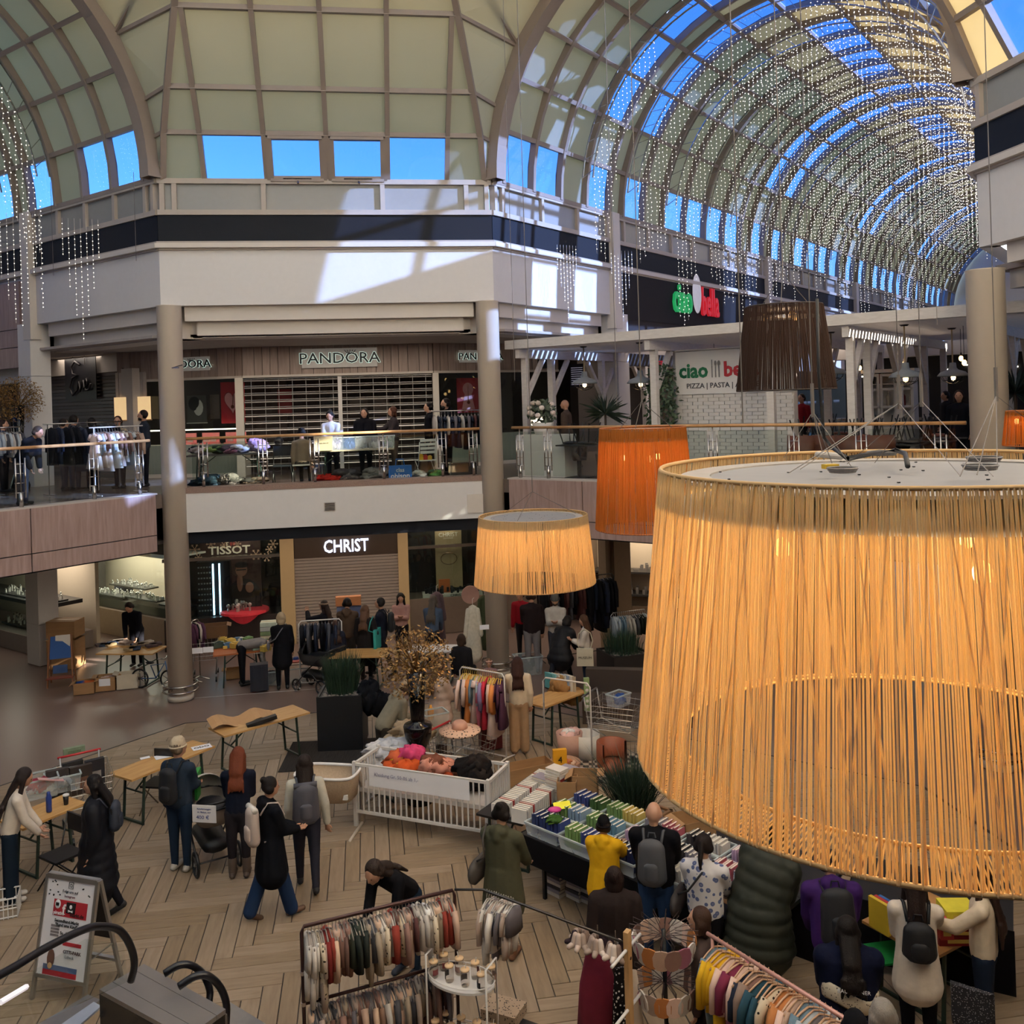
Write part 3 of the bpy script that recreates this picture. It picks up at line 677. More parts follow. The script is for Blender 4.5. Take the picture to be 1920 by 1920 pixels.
for i,px in enumerate((357,388,400,432,450)):
    a,z=PL_.q(px,812,.35); T=thing('display_stand','pink jewellery display box on the lit jeweller window counter, '+ordn(i)+' from the column','display',PL_.at(a,.35,UF+.85),PL_.rz,'pink window display boxes')
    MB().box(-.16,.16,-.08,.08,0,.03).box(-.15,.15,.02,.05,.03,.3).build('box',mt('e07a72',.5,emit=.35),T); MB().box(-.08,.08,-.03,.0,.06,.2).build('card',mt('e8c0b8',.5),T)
# ---- "Eve" shop with black roller shutter, and glossy panel
PV_=Pl(CLn+(-rot(-math.radians(45)))*5.2,CLn); ev=sempty('wall_fashion_shop')
a0,zt=PV_.q(112,690); a1,_=PV_.q(228,690); 
MB(PV_.M).box(0,PV_.L,.02,.2,7.25,7.76).build('head_panel',CONC,ev); MB(PV_.M).box(a1,a1+.5,-.02,.2,UF,7.3).build('side_panel',CONC,ev)
z=UF
i=0
while z<7.25:
    MB(PV_.M).box(-.4,a1,.04,.07,z+.006,z+.085).build('shutter_slat',mt('4a4346' if i%2 else '3c3639',.35,.5),ev); z+=.095;i+=1
px_,pz_=PV_.q(155,712); T=thing('neon_sign','black script sign reading Eve hanging before the dark roller shutter','sign',PV_.at(px_,-.1,pz_-.2),PV_.rz)
MB().box(-.8,.8,.03,.05,-.35,.8).build('backing_board',mt('17151b',.4),T)
ev_=lambda pts: MB().tube([(x*.66,-.02,z*.72-.15) for x,z in pts],.03,6)
ev_([(.1,1.05),(-.25,1.2),(-.55,1.0),(-.45,.72),(-.1,.68),(-.5,.55),(-.72,.2),(-.5,-.1),(-.1,.1),(.05,.4),(.12,.05),(.3,.4),(.38,.45),(.42,.15),(.7,.3),(.62,.5),(.48,.35),(.55,.05),(.8,.1),(.95,.3)]).build('script_letters',mt('2a2628',.3,.3),T,True)
for xx in(-.3,.3): MB().tube([(xx,0,.6),(xx,0,1.1)],.01,5).build('hanging_rod',DSTEEL,T)
for k in range(9): MB(PL_.M).box(-.0+k*.1,.085+k*.1,-.1,-.06,6.0,7.2).build('board',mt('b8aca4',.15),shop)
T=thing('light_box','cream lit panel behind the left round column','lamp',PL_.at(.55,-.16,5.95),PL_.rz); MB().box(-.55,.5,-.03,.0,0,.6).build('shade',mt('e3c08c',.5,emit=.7),T); MB().box(-.57,.52,-.04,.01,-.03,0).build('rim',RAILW,T)
# ---- lower floor: jeweller in the centre
PG=Pl((-10,4.2),(10,4.2)); gx=lambda px,py=1100: PG.q(px,py)[0]
lo=sempty('wall_jeweller_lower'); BE2=mt('b3986f',.5,noise=.04)
B=lambda n,a,b,y0,y1,z0,z1,m,par=lo: MB(PG.M).box(a,b,y0,y1,z0,z1).build(n,m,par)
xs_=[gx(p) for p in(352,527,553,748,767,900)]
B('sign_board',xs_[1],xs_[4],-.02,.1,2.2,3.28,mt('3a2a1e',.5)); B('pillar',xs_[1],xs_[2],-.08,.2,0,3.2,BE2); B('pillar',xs_[3],xs_[4],-.08,.2,0,3.2,BE2)
z=0;i=0
while z<2.15: B('shutter_slat',xs_[2],xs_[3],.0,.03,z+.005,z+.075,mt('a5978d',.3,.35,noise=.05)); z+=.082;i+=1
for z in(2.28,2.9): pass
B('transom',xs_[0]-.6,xs_[1],-.06,.02,2.28,2.36,STEELM); B('transom',xs_[4],xs_[5]+2,-.06,.02,2.28,2.36,STEELM)
B('display_back',xs_[0]-.6,xs_[1],.9,.95,0,3.2,mt('1c1716',.4)); B('display_back',xs_[4],xs_[5]+2,.9,.95,0,3.2,mt('2e2724',.4))
B('window_pane',xs_[0]-.5,xs_[1],.0,.02,.8,3.2,GLASS); B('window_pane',xs_[4],xs_[5]+2,.0,.02,.8,3.2,GLASS)
B('plinth',xs_[0]-.6,xs_[1],-.03,.9,0,.8,mt('2a2220',.4)); B('plinth',xs_[4],xs_[5]+2,-.03,.9,0,.95,mt('6b5c50',.4))
T=thing('shop_sign','lit white CHRIST letters over the closed shutter of the lower jeweller','sign',PG.at((xs_[2]+xs_[3])/2,-.05,2.32),0)
txt('CHRIST',.46,mt('d8e2ff',.4,emit=2.0),T3(0,-.02,0),T,'lettering',.02,bold=.006,sx=.76)
# watch window with poster
POSTM=mt('4a302c',.5)
def watchposter(T,w_,h_):
    SK=mt('9a6a58',.6); D_=mt('1f1718',.6)
    f=lambda n,c,r,m,y: MB().ell((c[0]*w_,y,c[1]*h_),(r[0]*w_,.006,r[1]*h_),16,8).build(n,m,T)
    f('suit_print',(.2,.22),(.3,.25),D_,-.004); f('face_print',(.17,.58),(.1,.085),SK,-.008); f('hair_print',(.17,.645),(.11,.045),D_,-.01); f('hand_print',(.3,.35),(.07,.07),SK,-.012); f('shirt_print',(.14,.42),(.05,.12),mt('8c5f50',.5),-.009)
    MB().box(w_*.09,w_*.25,-.016,-.012,h_*.575,h_*.59).build('glasses_print',BLACK,T)
    txt('TISSOT',w_*.19,mt('cdb9a0',.5,emit=.3),T3(-.02*w_,-.01,h_*.8),T,'lettering',.003,bold=.006,sx=1.15)
    txt('SWISS WATCHES SINCE 1853',w_*.045,mt('b5a28c',.5),T3(-.02*w_,-.01,h_*.755),T,'lettering',.002)
    txt('T',w_*.1,mt('cdb9a0',.5),T3(-.06*w_,-.01,h_*.9),T,'lettering',.002,bold=.006); MB().box(.0,.02*w_,-.012,-.004,h_*.9,h_*.945).box(.03*w_,.09*w_,-.012,-.004,h_*.917,h_*.93).box(.05*w_,.07*w_,-.012,-.004,h_*.9,h_*.945).build('red_cross_mark',mt('a03030',.5),T)
poster(PG,375,1012,492,1150,.5,None,'tall watch advertisement with a man in glasses in the lower left window',POSTM,watchposter)
def flake(m,c,r):
    for k in range(6):
        a=k*pi/3; p=(c[0]+r*math.cos(a),c[1],c[2]+r*math.sin(a)); m.bar(c,p,.012)
        for b in(-.6,.6):
            q=(c[0]+.6*r*math.cos(a),c[1],c[2]+.6*r*math.sin(a)); m.bar(q,(q[0]+.35*r*math.cos(a+b),q[1],q[2]+.35*r*math.sin(a+b)),.009)
fm=MB()
for px,py,r in((365,1030,.14),(395,1020,.12),(420,1022,.1),(480,1040,.15),(500,1045,.12),(512,1020,.13),(505,1030,.1),(372,1045,.09),(445,1020,.1)): 
    a,z=PG.q(px,py,-.02); v_=PG.at(a,-.02,z); flake(fm,tuple(v_),r)
o=fm.build('snowflake_stickers',mt('c9b394',.6)); tag(o,'pale snowflake stickers along the top of the watch window','stickers')
T=thing('display_cabinet','tall dark watch cabinet with two blue-white light tubes','cabinet',PG.at(gx(398),.35,.8),0)
MB().box(-.42,.42,-.15,.2,0,1.4).build('case',mt('121318',.3),T)
for dx in(-.0,.16): MB().box(dx-.018,dx+.018,-.19,-.155,.03,1.35).build('light_tube',mt('bfe6ff',.4,emit=5),T)
m=MB()
for i in range(9):
    for j in range(5): m.cb((-.36+j*.07,-.165,.15+i*.14),(.04,.02,.035))
m.build('watch',mt('b9bcc2',.3,.7),T)['kind']='stuff'
T=thing('display_table','round red watch display table in the lower left window','display',PG.at(gx(455),.25,.55),0)
MB().lathe([(.0,0),(.25,0),(.5,.28),(.62,.3),(.62,.36),(0,.37)],24).build('table_top',mt('c23038',.5,emit=.15),T)
m=MB()
for i in range(12): a=R_.uniform(0,6.28);r=R_.uniform(.05,.45);m.tube([(r*math.cos(a),r*math.sin(a),.37),(r*math.cos(a),r*math.sin(a),.42+R_.uniform(0,.12))],.025,6);m.ell((r*math.cos(a),r*math.sin(a),.5+R_.uniform(-.03,.08)),(.05,.02,.05),8,5)
m.build('watch_stand',mt('b9aaa4',.3,.5),T)['kind']='stuff'
point_light('window_fill_light',PG.at(gx(440),.1,3.0),14,(1,.85,.7),.1); point_light('window_fill_light',PG.at(gx(840),.2,3.0),14,(1,.85,.7),.1)  # point lights added to brighten the window displays, no fixtures built
# right display window
def pk(T,w_,h_):
    MB().tube([(w_*.3*math.cos(t),-.02,h_*.5+h_*.1*math.sin(t)) for t in [i*2*pi/20 for i in range(20)]],.012,5,closed=True).build('bracelet_print',mt('6d5138',.4,.5),T)
    txt('CHRIST',w_*.22,mt('e8dccb',.5),T3(0,-.01,h_*.88),T,'lettering',.002); txt('DIAMONDS',w_*.07,mt('e8dccb',.5),T3(0,-.01,h_*.84),T,'lettering',.002)
poster(PG,815,994,868,1100,.4,None,'beige jewellery poster with a bracelet in the lower right window',mt('a58a68',.5),pk)
T=thing('display_case','white window counter crowded with dark jewellery boxes','display',PG.at(gx(835),.35,.95),0)
MB().box(-.6,1.0,-.3,.3,0,.06).build('counter_top',WARMW,T)
m=MB()
for i in range(34): m.cb((R_.uniform(-.55,.95),R_.uniform(-.22,.25),.11+R_.uniform(0,.06)),(.06,.05,R_.uniform(.08,.26)))
m.build('jewel_box',mt('1b1c22',.4),T)['kind']='stuff'; MB().box(-.15,.15,-.05,0,.06,.42).build('orange_card',mt('c4622d',.5),T)
txt('CHRIST',.1,BLACK,T3(.3,-.31,.0),T,'lettering',.003)
# left lower jeweller window (lit interior)
PJ_=Pl((-3.9-.2-6.2*S,4.2+6.2*S),(-3.9-.2,4.2)); jl=sempty('wall_jeweller_lower_left')
Bj=lambda n,a,b,y0,y1,z0,z1,m: MB(PJ_.M).box(a,b,y0,y1,z0,z1).build(n,m,jl)
L=PJ_.L; CRM=mt('d2c0a8',.6,noise=.03)
Bj('sign_board',-.2,L,-.02,.1,2.4,3.2,mt('2a1c16',.5)); Bj('transom',-.2,L,-.05,.02,2.3,2.4,STEELM); Bj('display_back',-.2,L,1.5,1.6,0,2.6,CRM); Bj('window_pane',0,L,0,.02,.75,2.3,GLASS); Bj('plinth',-.2,L,-.02,1.5,0,.7,mt('8d7a68',.5)); Bj('display_top',-.2,L,0,1.5,2.4,2.45,CREAM)
Bj('window_post',-.25,-.1,-.06,.1,0,3.2,mt('4a3c34',.4))
T=thing('shop_sign','dark unlit CHRIST letters above the lit window behind the left column','sign',PJ_.at(L*.52,-.06,2.52),PJ_.rz); txt('CHRIST',.36,mt('6a5c54',.5),T3(0,-.01,0),T,'lettering',.01,sx=1.1)
area_light('window_fill_light',PJ_.at(L*.4,.7,2.38),3.0,80,(1,.88,.74),(0,0,PJ_.rz),sy=.8)
for i,(a,b,c,d,col,nm) in enumerate([(140,1107,186,1150,'8a6a58','framed picture with a mountain, WATCHES caption'),(214,1095,250,1150,'2c3350','dark blue standing banner'),(196,1114,216,1150,'3a2a26','small dark red poster'),(280,1118,300,1160,'c9a878','cream card with a gold pattern'),(122,1110,135,1155,'5a4438','narrow brown card')]):
    T=poster(PJ_,a,b,c,d,1.1,None,nm+' in the lit lower left window',mt(col,.5)); 
def jewels(P,xa,xb,off,z,n,lab,hmax=.12,mat='e8e2da'):
    T=thing('jewellery_tray',lab,'display',P.at((xa+xb)/2,off,z),P.rz); w_=xb-xa
    MB().box(-w_/2,w_/2,-.22,.22,0,.04).build('tray',mt('33302f',.4),T); m=MB();b=MB()
    for i in range(n):
        x=R_.uniform(-w_/2+.05,w_/2-.05);y=R_.uniform(-.18,.18);h=R_.uniform(.04,hmax); m.cb((x,y,.04+h/2),(.045,.03,h)); b.ell((x,y-.01,.05+h),(.035,.02,.03),6,4)
    m.build('stand',mt(mat,.4),T)['kind']='stuff'; b.build('jewel',mt('d8d4cc',.2,.8),T)['kind']='stuff'; return T
for i,(a,b,o_,z) in enumerate([(.2,1.6,.3,.95),(1.7,3.2,.35,1.0),(3.3,4.8,.35,1.05),(4.9,6.0,.35,1.0),(1.6,3.4,.9,1.15)]): jewels(PJ_,a,b,o_,z,26,['leftmost tray of watches in the lit lower left window','second tray of watches in the lit lower left window','middle tray of rings in the lit lower left window','tray of watches beside the column in the lit lower left window','raised back tray of jewellery in the lit lower left window'][i])
Bj('display_table',.1,L-.1,.1,.9,.7,.94,mt('4a3f38',.4))
# far-left window beyond the pillar
PK_=Pl(PL+tl*12,PL+tl*5.9); jk=sempty('wall_jeweller_lower_corner'); Lk_=PK_.L
Bk=lambda n,a,b,y0,y1,z0,z1,m: MB(PK_.M).box(a,b,y0,y1,z0,z1).build(n,m,jk)
Bk('plinth',0,Lk_,.3,1.6,0,.45,mt('8d7f76',.4)); Bk('display_back',0,Lk_,1.7,1.8,0,3.2,CRM); Bk('window_pane',0,Lk_,.32,.34,.45,2.6,GLASS); Bk('head_panel',0,Lk_,.3,1.7,2.6,3.2,mt('2a1c16',.5)); Bk('shelf',0,Lk_-.1,.5,1.4,1.2,1.3,mt('33302f',.4)); Bk('shelf_post',Lk_-1.2,Lk_-1.15,.5,.55,.45,1.2,STEELM)
for i,(z,n_) in enumerate([(.5,40),(1.3,40)]): jewels(PK_,3.2,Lk_-.2,.85,z,n_,['lower shelf of watches in the far left corner window','upper shelf of watches in the far left corner window'][i],.16)
area_light('window_fill_light',PK_.at(Lk_-1.5,1,2.55),2,60,(1,.88,.74),(0,0,0))
poster(PK_,16,1168,21,1190,1.2,None,'small dark red card in the far left corner window',mt('6a1f28',.5))
# right of the second column: wall, clothes recess, window
PQ_=Pl((xs_[5]-10+.3,4.2),(xs_[5]-10+.3+5.5,4.2+1.2)); rl=sempty('wall_shops_lower_right')
MB(PQ_.M).box(0,PQ_.L,0,.2,0,3.2).build('wall_block',mt('3c332e',.7),rl)
for px in(1135,1152):
    q=G(px,1240); MB().cb((q.x+.5,q.y+1.2,1.6),(.5,.3,3.2),.4).build('pillar',mt('8a7258',.6),rl)
T=thing('display_window','bright jewellery window partly hidden by the big cream lamp','window',(7.6,3.2,0),-.5); MB().box(-1.2,1.2,.6,.7,0,3.2).build('back_panel',CRM,T); 
for z in(.9,1.5): MB().box(-1.2,1.2,0,.6,z-.05,z).build('shelf',mt('33302f',.4),T)
m=MB()
for i in range(50): h=R_.uniform(.05,.2); m.cb((R_.uniform(-1.1,1.1),R_.uniform(.05,.5),R_.choice([.9,1.5])+h/2),(.07,.04,h))
m.build('jewel_stand',mt('8a8480',.3,.3),T)['kind']='stuff'; MB().box(-1.3,1.3,-.02,.0,0,.6).box(-1.3,-1.2,-.05,.6,0,3.2).box(1.2,1.3,-.05,.6,0,3.2).build('window_frame',mt('6a5848',.4),T)
area_light('window_fill_light',(7.5,3.0,2.9),1.5,40,(1,.85,.65),(0,0,0))
# ================================================================ RESTAURANT on the upper floor
RF=Pl(PR,PC); VD=Vector((S,S,0))
def RQ(px,py,v): return RF.q(px,py,v)
WP=mt('cfc8c2',.5,kind='grain',c2='c2bab3',scale=3,str3=(2,2,8)); WP2=mt('bdb4ad',.5,noise=.05)
pg=thing('pergola','long white timber pergola over the upstairs restaurant','pergola',RF.at(0,0,UF),RF.rz)
u1=RQ(985,700,1.2)[0];u2=RQ(1227,700,1.2)[0];u3=RQ(1596,700,1.2)[0]; H_=2.95
for ui,u in enumerate((u1,u2,RQ(1445,700,1.2)[0],u3,u3+2.2)):
    MB().box(u-.06,u+.06,.9,9.4,H_-.22,H_-.02).build('beam',WP,pg)
    for v in(1.2,2.3,4.7,7.1,9.2):
        MB().box(u-.07,u+.07,v-.07,v+.07,0,H_-.2).build('post',WP,pg)
        if v in(1.2,4.7,2.3): MB().bar((u,v+.05,H_-1.1),(u,v+.75,H_-.22),.1,.1).build('brace',WP,pg)
        if v in(4.7,7.1): MB().bar((u,v-.05,H_-1.1),(u,v-.75,H_-.22),.1,.1).build('brace',WP,pg)
MB().box(u1-.3,u3+3.8,.82,.9,H_,H_+.2).build('fascia_board',WP,pg)
v=1.0
while v<9.3: MB().box(u1-.25,u3+3.7,v,v+.05,H_,H_+.14).build('slat',WP2,pg); v+=.21
u=u1
MB().box(u1-.3,u1-.24,.85,9.3,H_,H_+.2).build('fascia_board',WP,pg)
# sign wall of white bricks
a,_=RQ(1270,760,2.0);_,zt=RQ(1340,655,2.0); b_=a+2.6
sw=thing('sign_wall','white painted brick wall carrying the restaurant name','wall',RF.at(a,2.0,UF),RF.rz); hw=zt-UF; ww=b_-a
MB().box(0,ww,.03,.25,0,hw).build('core',WP2,sw); MB().box(-.02,ww+.02,-.02,.27,hw,hw+.03).build('coping',WHITE,sw)
row=0;z=0
while z<hw-.95:
    x=-.12*(row%2)
    while x<ww:
        xa,xb=max(x,0),min(x+.24,ww)
        if xb-xa>.04: o=bpy.data.objects.new('brick',None) if False else MB().box(xa+.004,xb-.004,R_.uniform(0,.006),.03,z+.004,z+.075).build('brick',WHITE,sw)
        x+=.245
    z+=.08;row+=1
MB().box(0,ww,-.03,.03,hw-.95,hw-.02).build('sign_board',mt('d6d2d0',.5,noise=.02),sw)
GRN=mt('1f6b46',.5); REDT=mt('b02a33',.5); GREYT=mt('7f7b7a',.5)
sx_=.05
txt('ciao',.44,GRN,T3(.08,-.035,hw-.58),sw,'lettering',.006,'LEFT',.014,.95)
f=MB()
for i in range(3): x=.86+i*.08; f.box(x-.012,x+.012,-.045,-.035,hw-.6,hw-.36)
f.ell((1.02,-.04,hw-.3),(.035,.006,.06)); f.ell((.94,-.04,hw-.3),(.03,.006,.06)); f.box(.85,.87,-.045,-.035,hw-.38,hw-.22); f.build('cutlery_mark',GREYT,sw)
txt('bella',.44,REDT,T3(1.12,-.035,hw-.58),sw,'lettering',.006,'LEFT',.014,.95)
txt('PIZZA | PASTA | AMORE',.155,mt('4a4648',.5),T3(.25,-.035,hw-.82),sw,'lettering',.004,'LEFT',.002)
# dark wall with the large name on the arcade wall
Mw,_=frame(PR,PR+tr_); e=sempty('wall_right_arcade_dark'); MB(Mw).box(5.6,16.3,-.05,0,8.3,9.56).build('dark_panel',mt('211e20',.7,spec=.2),e); MB(Mw).box(5.6,16.3,-.02,.1,7.0,8.3).build('dark_panel',mt('2c2829',.7,spec=.2),e)
Pw=Pl(PR,PR+tr_); xa,za=Pw.q(1262,590,-.08); xb,_=Pw.q(1352,590,-.08)
T=thing('restaurant_sign','large green and red restaurant letters on the dark upper wall','sign',Pw.at(xa,-.08,za),Pw.rz); wl_=xb-xa
txt('ciao',1.25,mt('1f9a55',.4,emit=.5),T3(0,-.02,.12),T,'lettering',.04,'LEFT',.02,wl_/5.6); txt('bella',1.25,mt('c4202c',.4,emit=.45),T3(wl_*.56,-.02,.12),T,'lettering',.04,'LEFT',.02,wl_/6.2)
MB().ell((wl_*.47,-.03,.75),(.32,.03,.62),20,10).build('oval_mark',mt('c9c6cc',.4,emit=.3),T)
# small board signs
def board(px0,py0,px1,py1,v,lab,mat,draw=None,name='sign_board'):
    a,zt=RQ(px0,py0,v);b,zb=RQ(px1,py1,v); T=thing(name,lab,'sign',RF.at((a+b)/2,v,zb),RF.rz); MB().box(-(b-a)/2,(b-a)/2,0,.06,0,zt-zb).build('panel',mat,T)
    if draw: draw(T,b-a,zt-zb)
    return T
def psign(T,w_,h_):
    txt('P',h_*.8,mt('e8e6e2',.5,emit=1),T3(w_*.05,-.01,h_*.2),T,'lettering',.004,'LEFT')
    for k in(-.32,-.2): MB().ell((w_*k,-.01,h_*.72),(.025,.01,.03),8,5).box(w_*k-.025,w_*k+.025,-.015,-.005,h_*.2,h_*.6).build('person_mark',mt('e8e6e2',.5,emit=1),T)
    MB().tube([(w_*(-.42),-.01,h_*.12),(w_*-.1,-.01,h_*.12),(w_*-.1,-.01,h_*.88),(w_*-.42,-.01,h_*.88)],.008,4,closed=True).build('sign_outline',mt('e8e6e2',.5,emit=1),T)
board(991,664,1030,690,5.2,'black direction sign with toilets symbol and letter P',BLACK,psign)
def menu(T,w_,h_):
    for i in range(9): MB().box(-w_*.4,w_*.4,-.012,-.002,h_*(.1+i*.09),h_*(.12+i*.09)).build('text_line',mt('b8b4c8',.5,emit=.4),T)
board(1068,683,1096,725,6.5,'tall blue-black menu screen behind the restaurant posts',mt('1c1e30',.4),menu)
board(1230,677,1248,700,4.2,'small red lit restaurant sign behind the leftmost green tree',mt('a02030',.4,emit=.6))
# hostess stand with flowers
q=RF.at(*[RQ(1016,880,.75)[0],.75,UF])
T=thing('planter_stand','white pedestal with a bouquet of pale flowers beside the second column','planter',RF.at(RQ(1017,800,1.0)[0],1.0,UF),RF.rz)
MB().box(-.55,.75,-.25,.25,0,.95).build('stand',WHITE,T); MB().lathe([(.17,.95),(.24,1.22),(.22,1.22),(.2,1.18)],20).build('pot',WHITE,T,True)
def leafcloud(n,r,c,sz,flat=.2,hz=1):
    m=MB()
    for i in range(n):
        d=Vector((R_.gauss(0,1),R_.gauss(0,1),R_.gauss(0,1)*hz)).normalized()*r*R_.uniform(.5,1); p=Vector(c)+d; a=Vector((R_.uniform(-1,1),R_.uniform(-1,1),R_.uniform(-1,1))).normalized(); b=a.orthogonal().normalized()*sz*.45; a=a*sz
        m.add([p-a,p+b,p+a,p-b],[(0,1,2,3)])
    return m
leafcloud(160,.33,(0,0,1.45),.08).build('foliage',mt('4a5540',.6),T)['kind']='stuff'
for i in range(16):
    a=R_.uniform(0,6.28);b=R_.uniform(-.3,1); MB().ell((.3*math.cos(a)*math.cos(b),.3*math.sin(a)*math.cos(b),1.45+.3*math.sin(b)),(.07,.07,.06),7,5).build('flower',mt(R_.choice(['d8c9c0','c9b4a8','b3a69a']),.6),T)
lp=thing('table_lamp','small lit white lamp behind the flowers','lamp',RF.at(RQ(1005,745,3.0)[0],3.0,UF+1.1),0); MB().lathe([(.2,0),(.14,.25)],16).build('shade',mt('fff0d8',.5,emit=1.5),lp); MB().tube([(0,0,-1.1),(0,0,.1)],.02,6).build('base',DSTEEL,lp)
# potted plants
def spiky(px,v,h,r,lab,pot='3a3634',n=60):
    T=thing('potted_palm',lab,'plant',RF.at(RQ(px,780,v)[0],v,UF),RF.rz); MB().lathe([(.2,0),(.26,.45),(.22,.45),(.2,.4)],14).build('pot',mt(pot,.5),T,True)
    MB().tube([(0,0,.4),(0,0,h*.75)],.03,6).build('trunk',mt('5a4a3c',.8),T); m=MB()
    for i in range(n):
        a=R_.uniform(0,6.28);e_=R_.uniform(-.3,1.2);d=Vector((math.cos(a)*math.cos(e_),math.sin(a)*math.cos(e_),math.sin(e_))); p=Vector((0,0,h*.72)); L=r*R_.uniform(.8,1.1); s_=d.cross(Vector((0,0,1))).normalized()*.018; tip=p+d*L+Vector((0,0,-.15*L)); mid=p+d*L*.5
        m.add([p-s_*.5,p+s_*.5,mid+s_,tip,mid-s_],[(0,1,2,3,4)])
    m.build('leaf',mt('2c3a2c',.5),T)['kind']='stuff'
def bushy(px,v,h,lab):
    T=thing('potted_tree',lab,'plant',RF.at(RQ(px,780,v)[0],v,UF),RF.rz); MB().lathe([(.18,0),(.24,.4),(.2,.4)],14).build('pot',mt('3a3634',.5),T,True); MB().tube([(0,0,.35),(.03,0,h*.6)],.025,6).build('trunk',mt('5a4a3c',.8),T)
    m=MB()
    for z,r in((h*.4,.34),(h*.55,.42),(h*.72,.42),(h*.9,.32)): q_=leafcloud(170,r,(0,0,z),.07); m.add(q_.v,q_.f)
    m.build('leaf',mt('3c4f34',.5),T)['kind']='stuff'
spiky(1135,1.9,1.9,.72,'spiky dark dragon palm left of the restaurant sign wall'); bushy(1243,1.6,2.4,'tall bushy ficus tree against the left end of the white sign wall')
spiky(1905,3.2,2.2,.8,'spiky palm behind the railing right of the big column',n=90)
# pendant factory lamps
def factory_lamp(px,py,v,s,lab):
    u,z=RQ(px,py,v); T=thing('pendant_lamp',lab,'lamp',RF.at(u,v,z),0,'grey factory pendant lamps in the pergola')
    MB().lathe([(.3,-.02),(.3,.0),(.24,.07),(.1,.12),(.07,.16),(.06,.26),(.0,.27)],20).build('shade',mt('77797a',.5),T,True)
    MB().ell((0,0,-.04),(.05,.05,.07),8,6).build('bulb',mt('ffd9a0',.4,emit=6),T)
    c=MB()
    for k in range(4): a=k*pi/4; c.tube([(.24*math.cos(a)*math.cos(t),.24*math.sin(a)*math.cos(t),-.17*math.sin(t)) for t in [pi*i/8 for i in range(9)]],.006,4)
    c.tube([(.2*math.cos(t),.2*math.sin(t),-.1) for t in [2*pi*i/14 for i in range(14)]],.006,4,closed=True); c.build('cage',DSTEEL,T)
    hh=UF+H_-z; MB().tube([(0,0,.25),(0,0,hh)],.016,5).build('rope',mt('a08a68',.8),T); MB().lathe([(.06,hh-.03),(.09,hh)],12).build('ceiling_rose',DSTEEL,T)
for i,(px,py,v) in enumerate([(1096,718,1.7),(1201,717,1.7),(1698,706,1.9),(1560,700,2.6),(1787,704,4)]): factory_lamp(px,py,v,1,['caged grey factory lamp in front of the menu screen','caged grey factory lamp left of the tall green tree','large caged grey factory lamp before the white dresser','caged grey factory lamp behind the brown cord lamp','small grey factory lamp near the big right column'][i])
for i,(px,py,v) in enumerate([(1293,675,3),(1339,668,4),(1592,700,3.2),(1690,682,5),(1808,680,3.5),(1802,672,4.5),(1612,690,5)]):
    u,z=RQ(px,py,v); T=thing('bulb_pendant','bare filament bulb on a cord under the pergola, '+ordn(i)+' from the left','lamp',RF.at(u,v,z),0,'bare bulbs under the pergola')
    MB().ell((0,0,0),(.045,.045,.06),8,6).build('bulb',mt('ffc880',.4,emit=7),T); MB().tube([(0,0,.05),(0,0,UF+H_-z)],.007,4).build('cord',BLACK,T); MB().tube([(0,0,.05),(0,0,.12)],.02,6).build('socket',DSTEEL,T)
# white dresser
a,zt=RQ(1618,694,5.2);b,_=RQ(1712,694,5.2); T=thing('dresser','white glazed dresser with bottles in the restaurant','cabinet',RF.at((a+b)/2,5.2,UF),RF.rz); w_=b-a;hd=zt-UF
MB().box(-w_/2,w_/2,.35,.4,0,hd).box(-w_/2,-w_/2+.06,0,.4,0,hd).box(w_/2-.06,w_/2,0,.4,0,hd).box(-w_/2-.04,w_/2+.04,-.03,.42,hd-.08,hd).box(-w_/2,w_/2,0,.4,0,.9).build('body',WHITE,T)
for k in range(3):
    x=-w_/2+(k+.5)*w_/3; d=MB(); h0=.92; 
    d.box(x-w_/6+.01,x-w_/6+.06,-.02,0,h0,hd-.1).box(x+w_/6-.06,x+w_/6-.01,-.02,0,h0,hd-.1)
    for z in(h0,h0+(hd-1)/3,h0+2*(hd-1)/3,hd-.16): d.box(x-w_/6+.01,x+w_/6-.01,-.02,0,z,z+.05)
    d.build('door',WHITE,T); 
for z in(1.35,1.85): MB().box(-w_/2,w_/2,.02,.35,z,z+.02).build('shelf',WHITE,T)
for i in range(6):
    x=-w_/2+.15+i*w_/6.5; z=R_.choice([1.37,1.87]); p=RF.at((a+b)/2+x,5.4,UF+z); T2=MB().lathe([(.04,0),(.04,.2),(.015,.26),(.015,.34)],10).build('bottle',mt(['2c3a2a','7a2228','b8b0a0'][i%3],.2)); T2.location=p; tag(T2,'wine bottle in the white dresser, '+ordn(i)+' from the left','bottle',group='bottles in the dresser')
# dark back of the restaurant
bk=sempty('wall_restaurant_back'); MB(RF.M).box(4.6,9.9,10.4,10.6,UF,7.0).build('wall_block',mt('1d1a1a',.6),bk); MB(RF.M).box(4.0,9.9,9.8,10.6,7.0,7.35).build('lintel',WARMW,bk)
MB(RF.M).box(.3,9.9,9.9,10.1,UF+.9,UF+.97).build('back_rail',STEELM,bk)
for i in range(9): MB(RF.M).box(5+i*.55,5.14+i*.55,10.36,10.4,6.5+.1*(i%3),6.53+.1*(i%3)).build('lamp_slot',mt('fff4e0',.5,emit=6),bk)
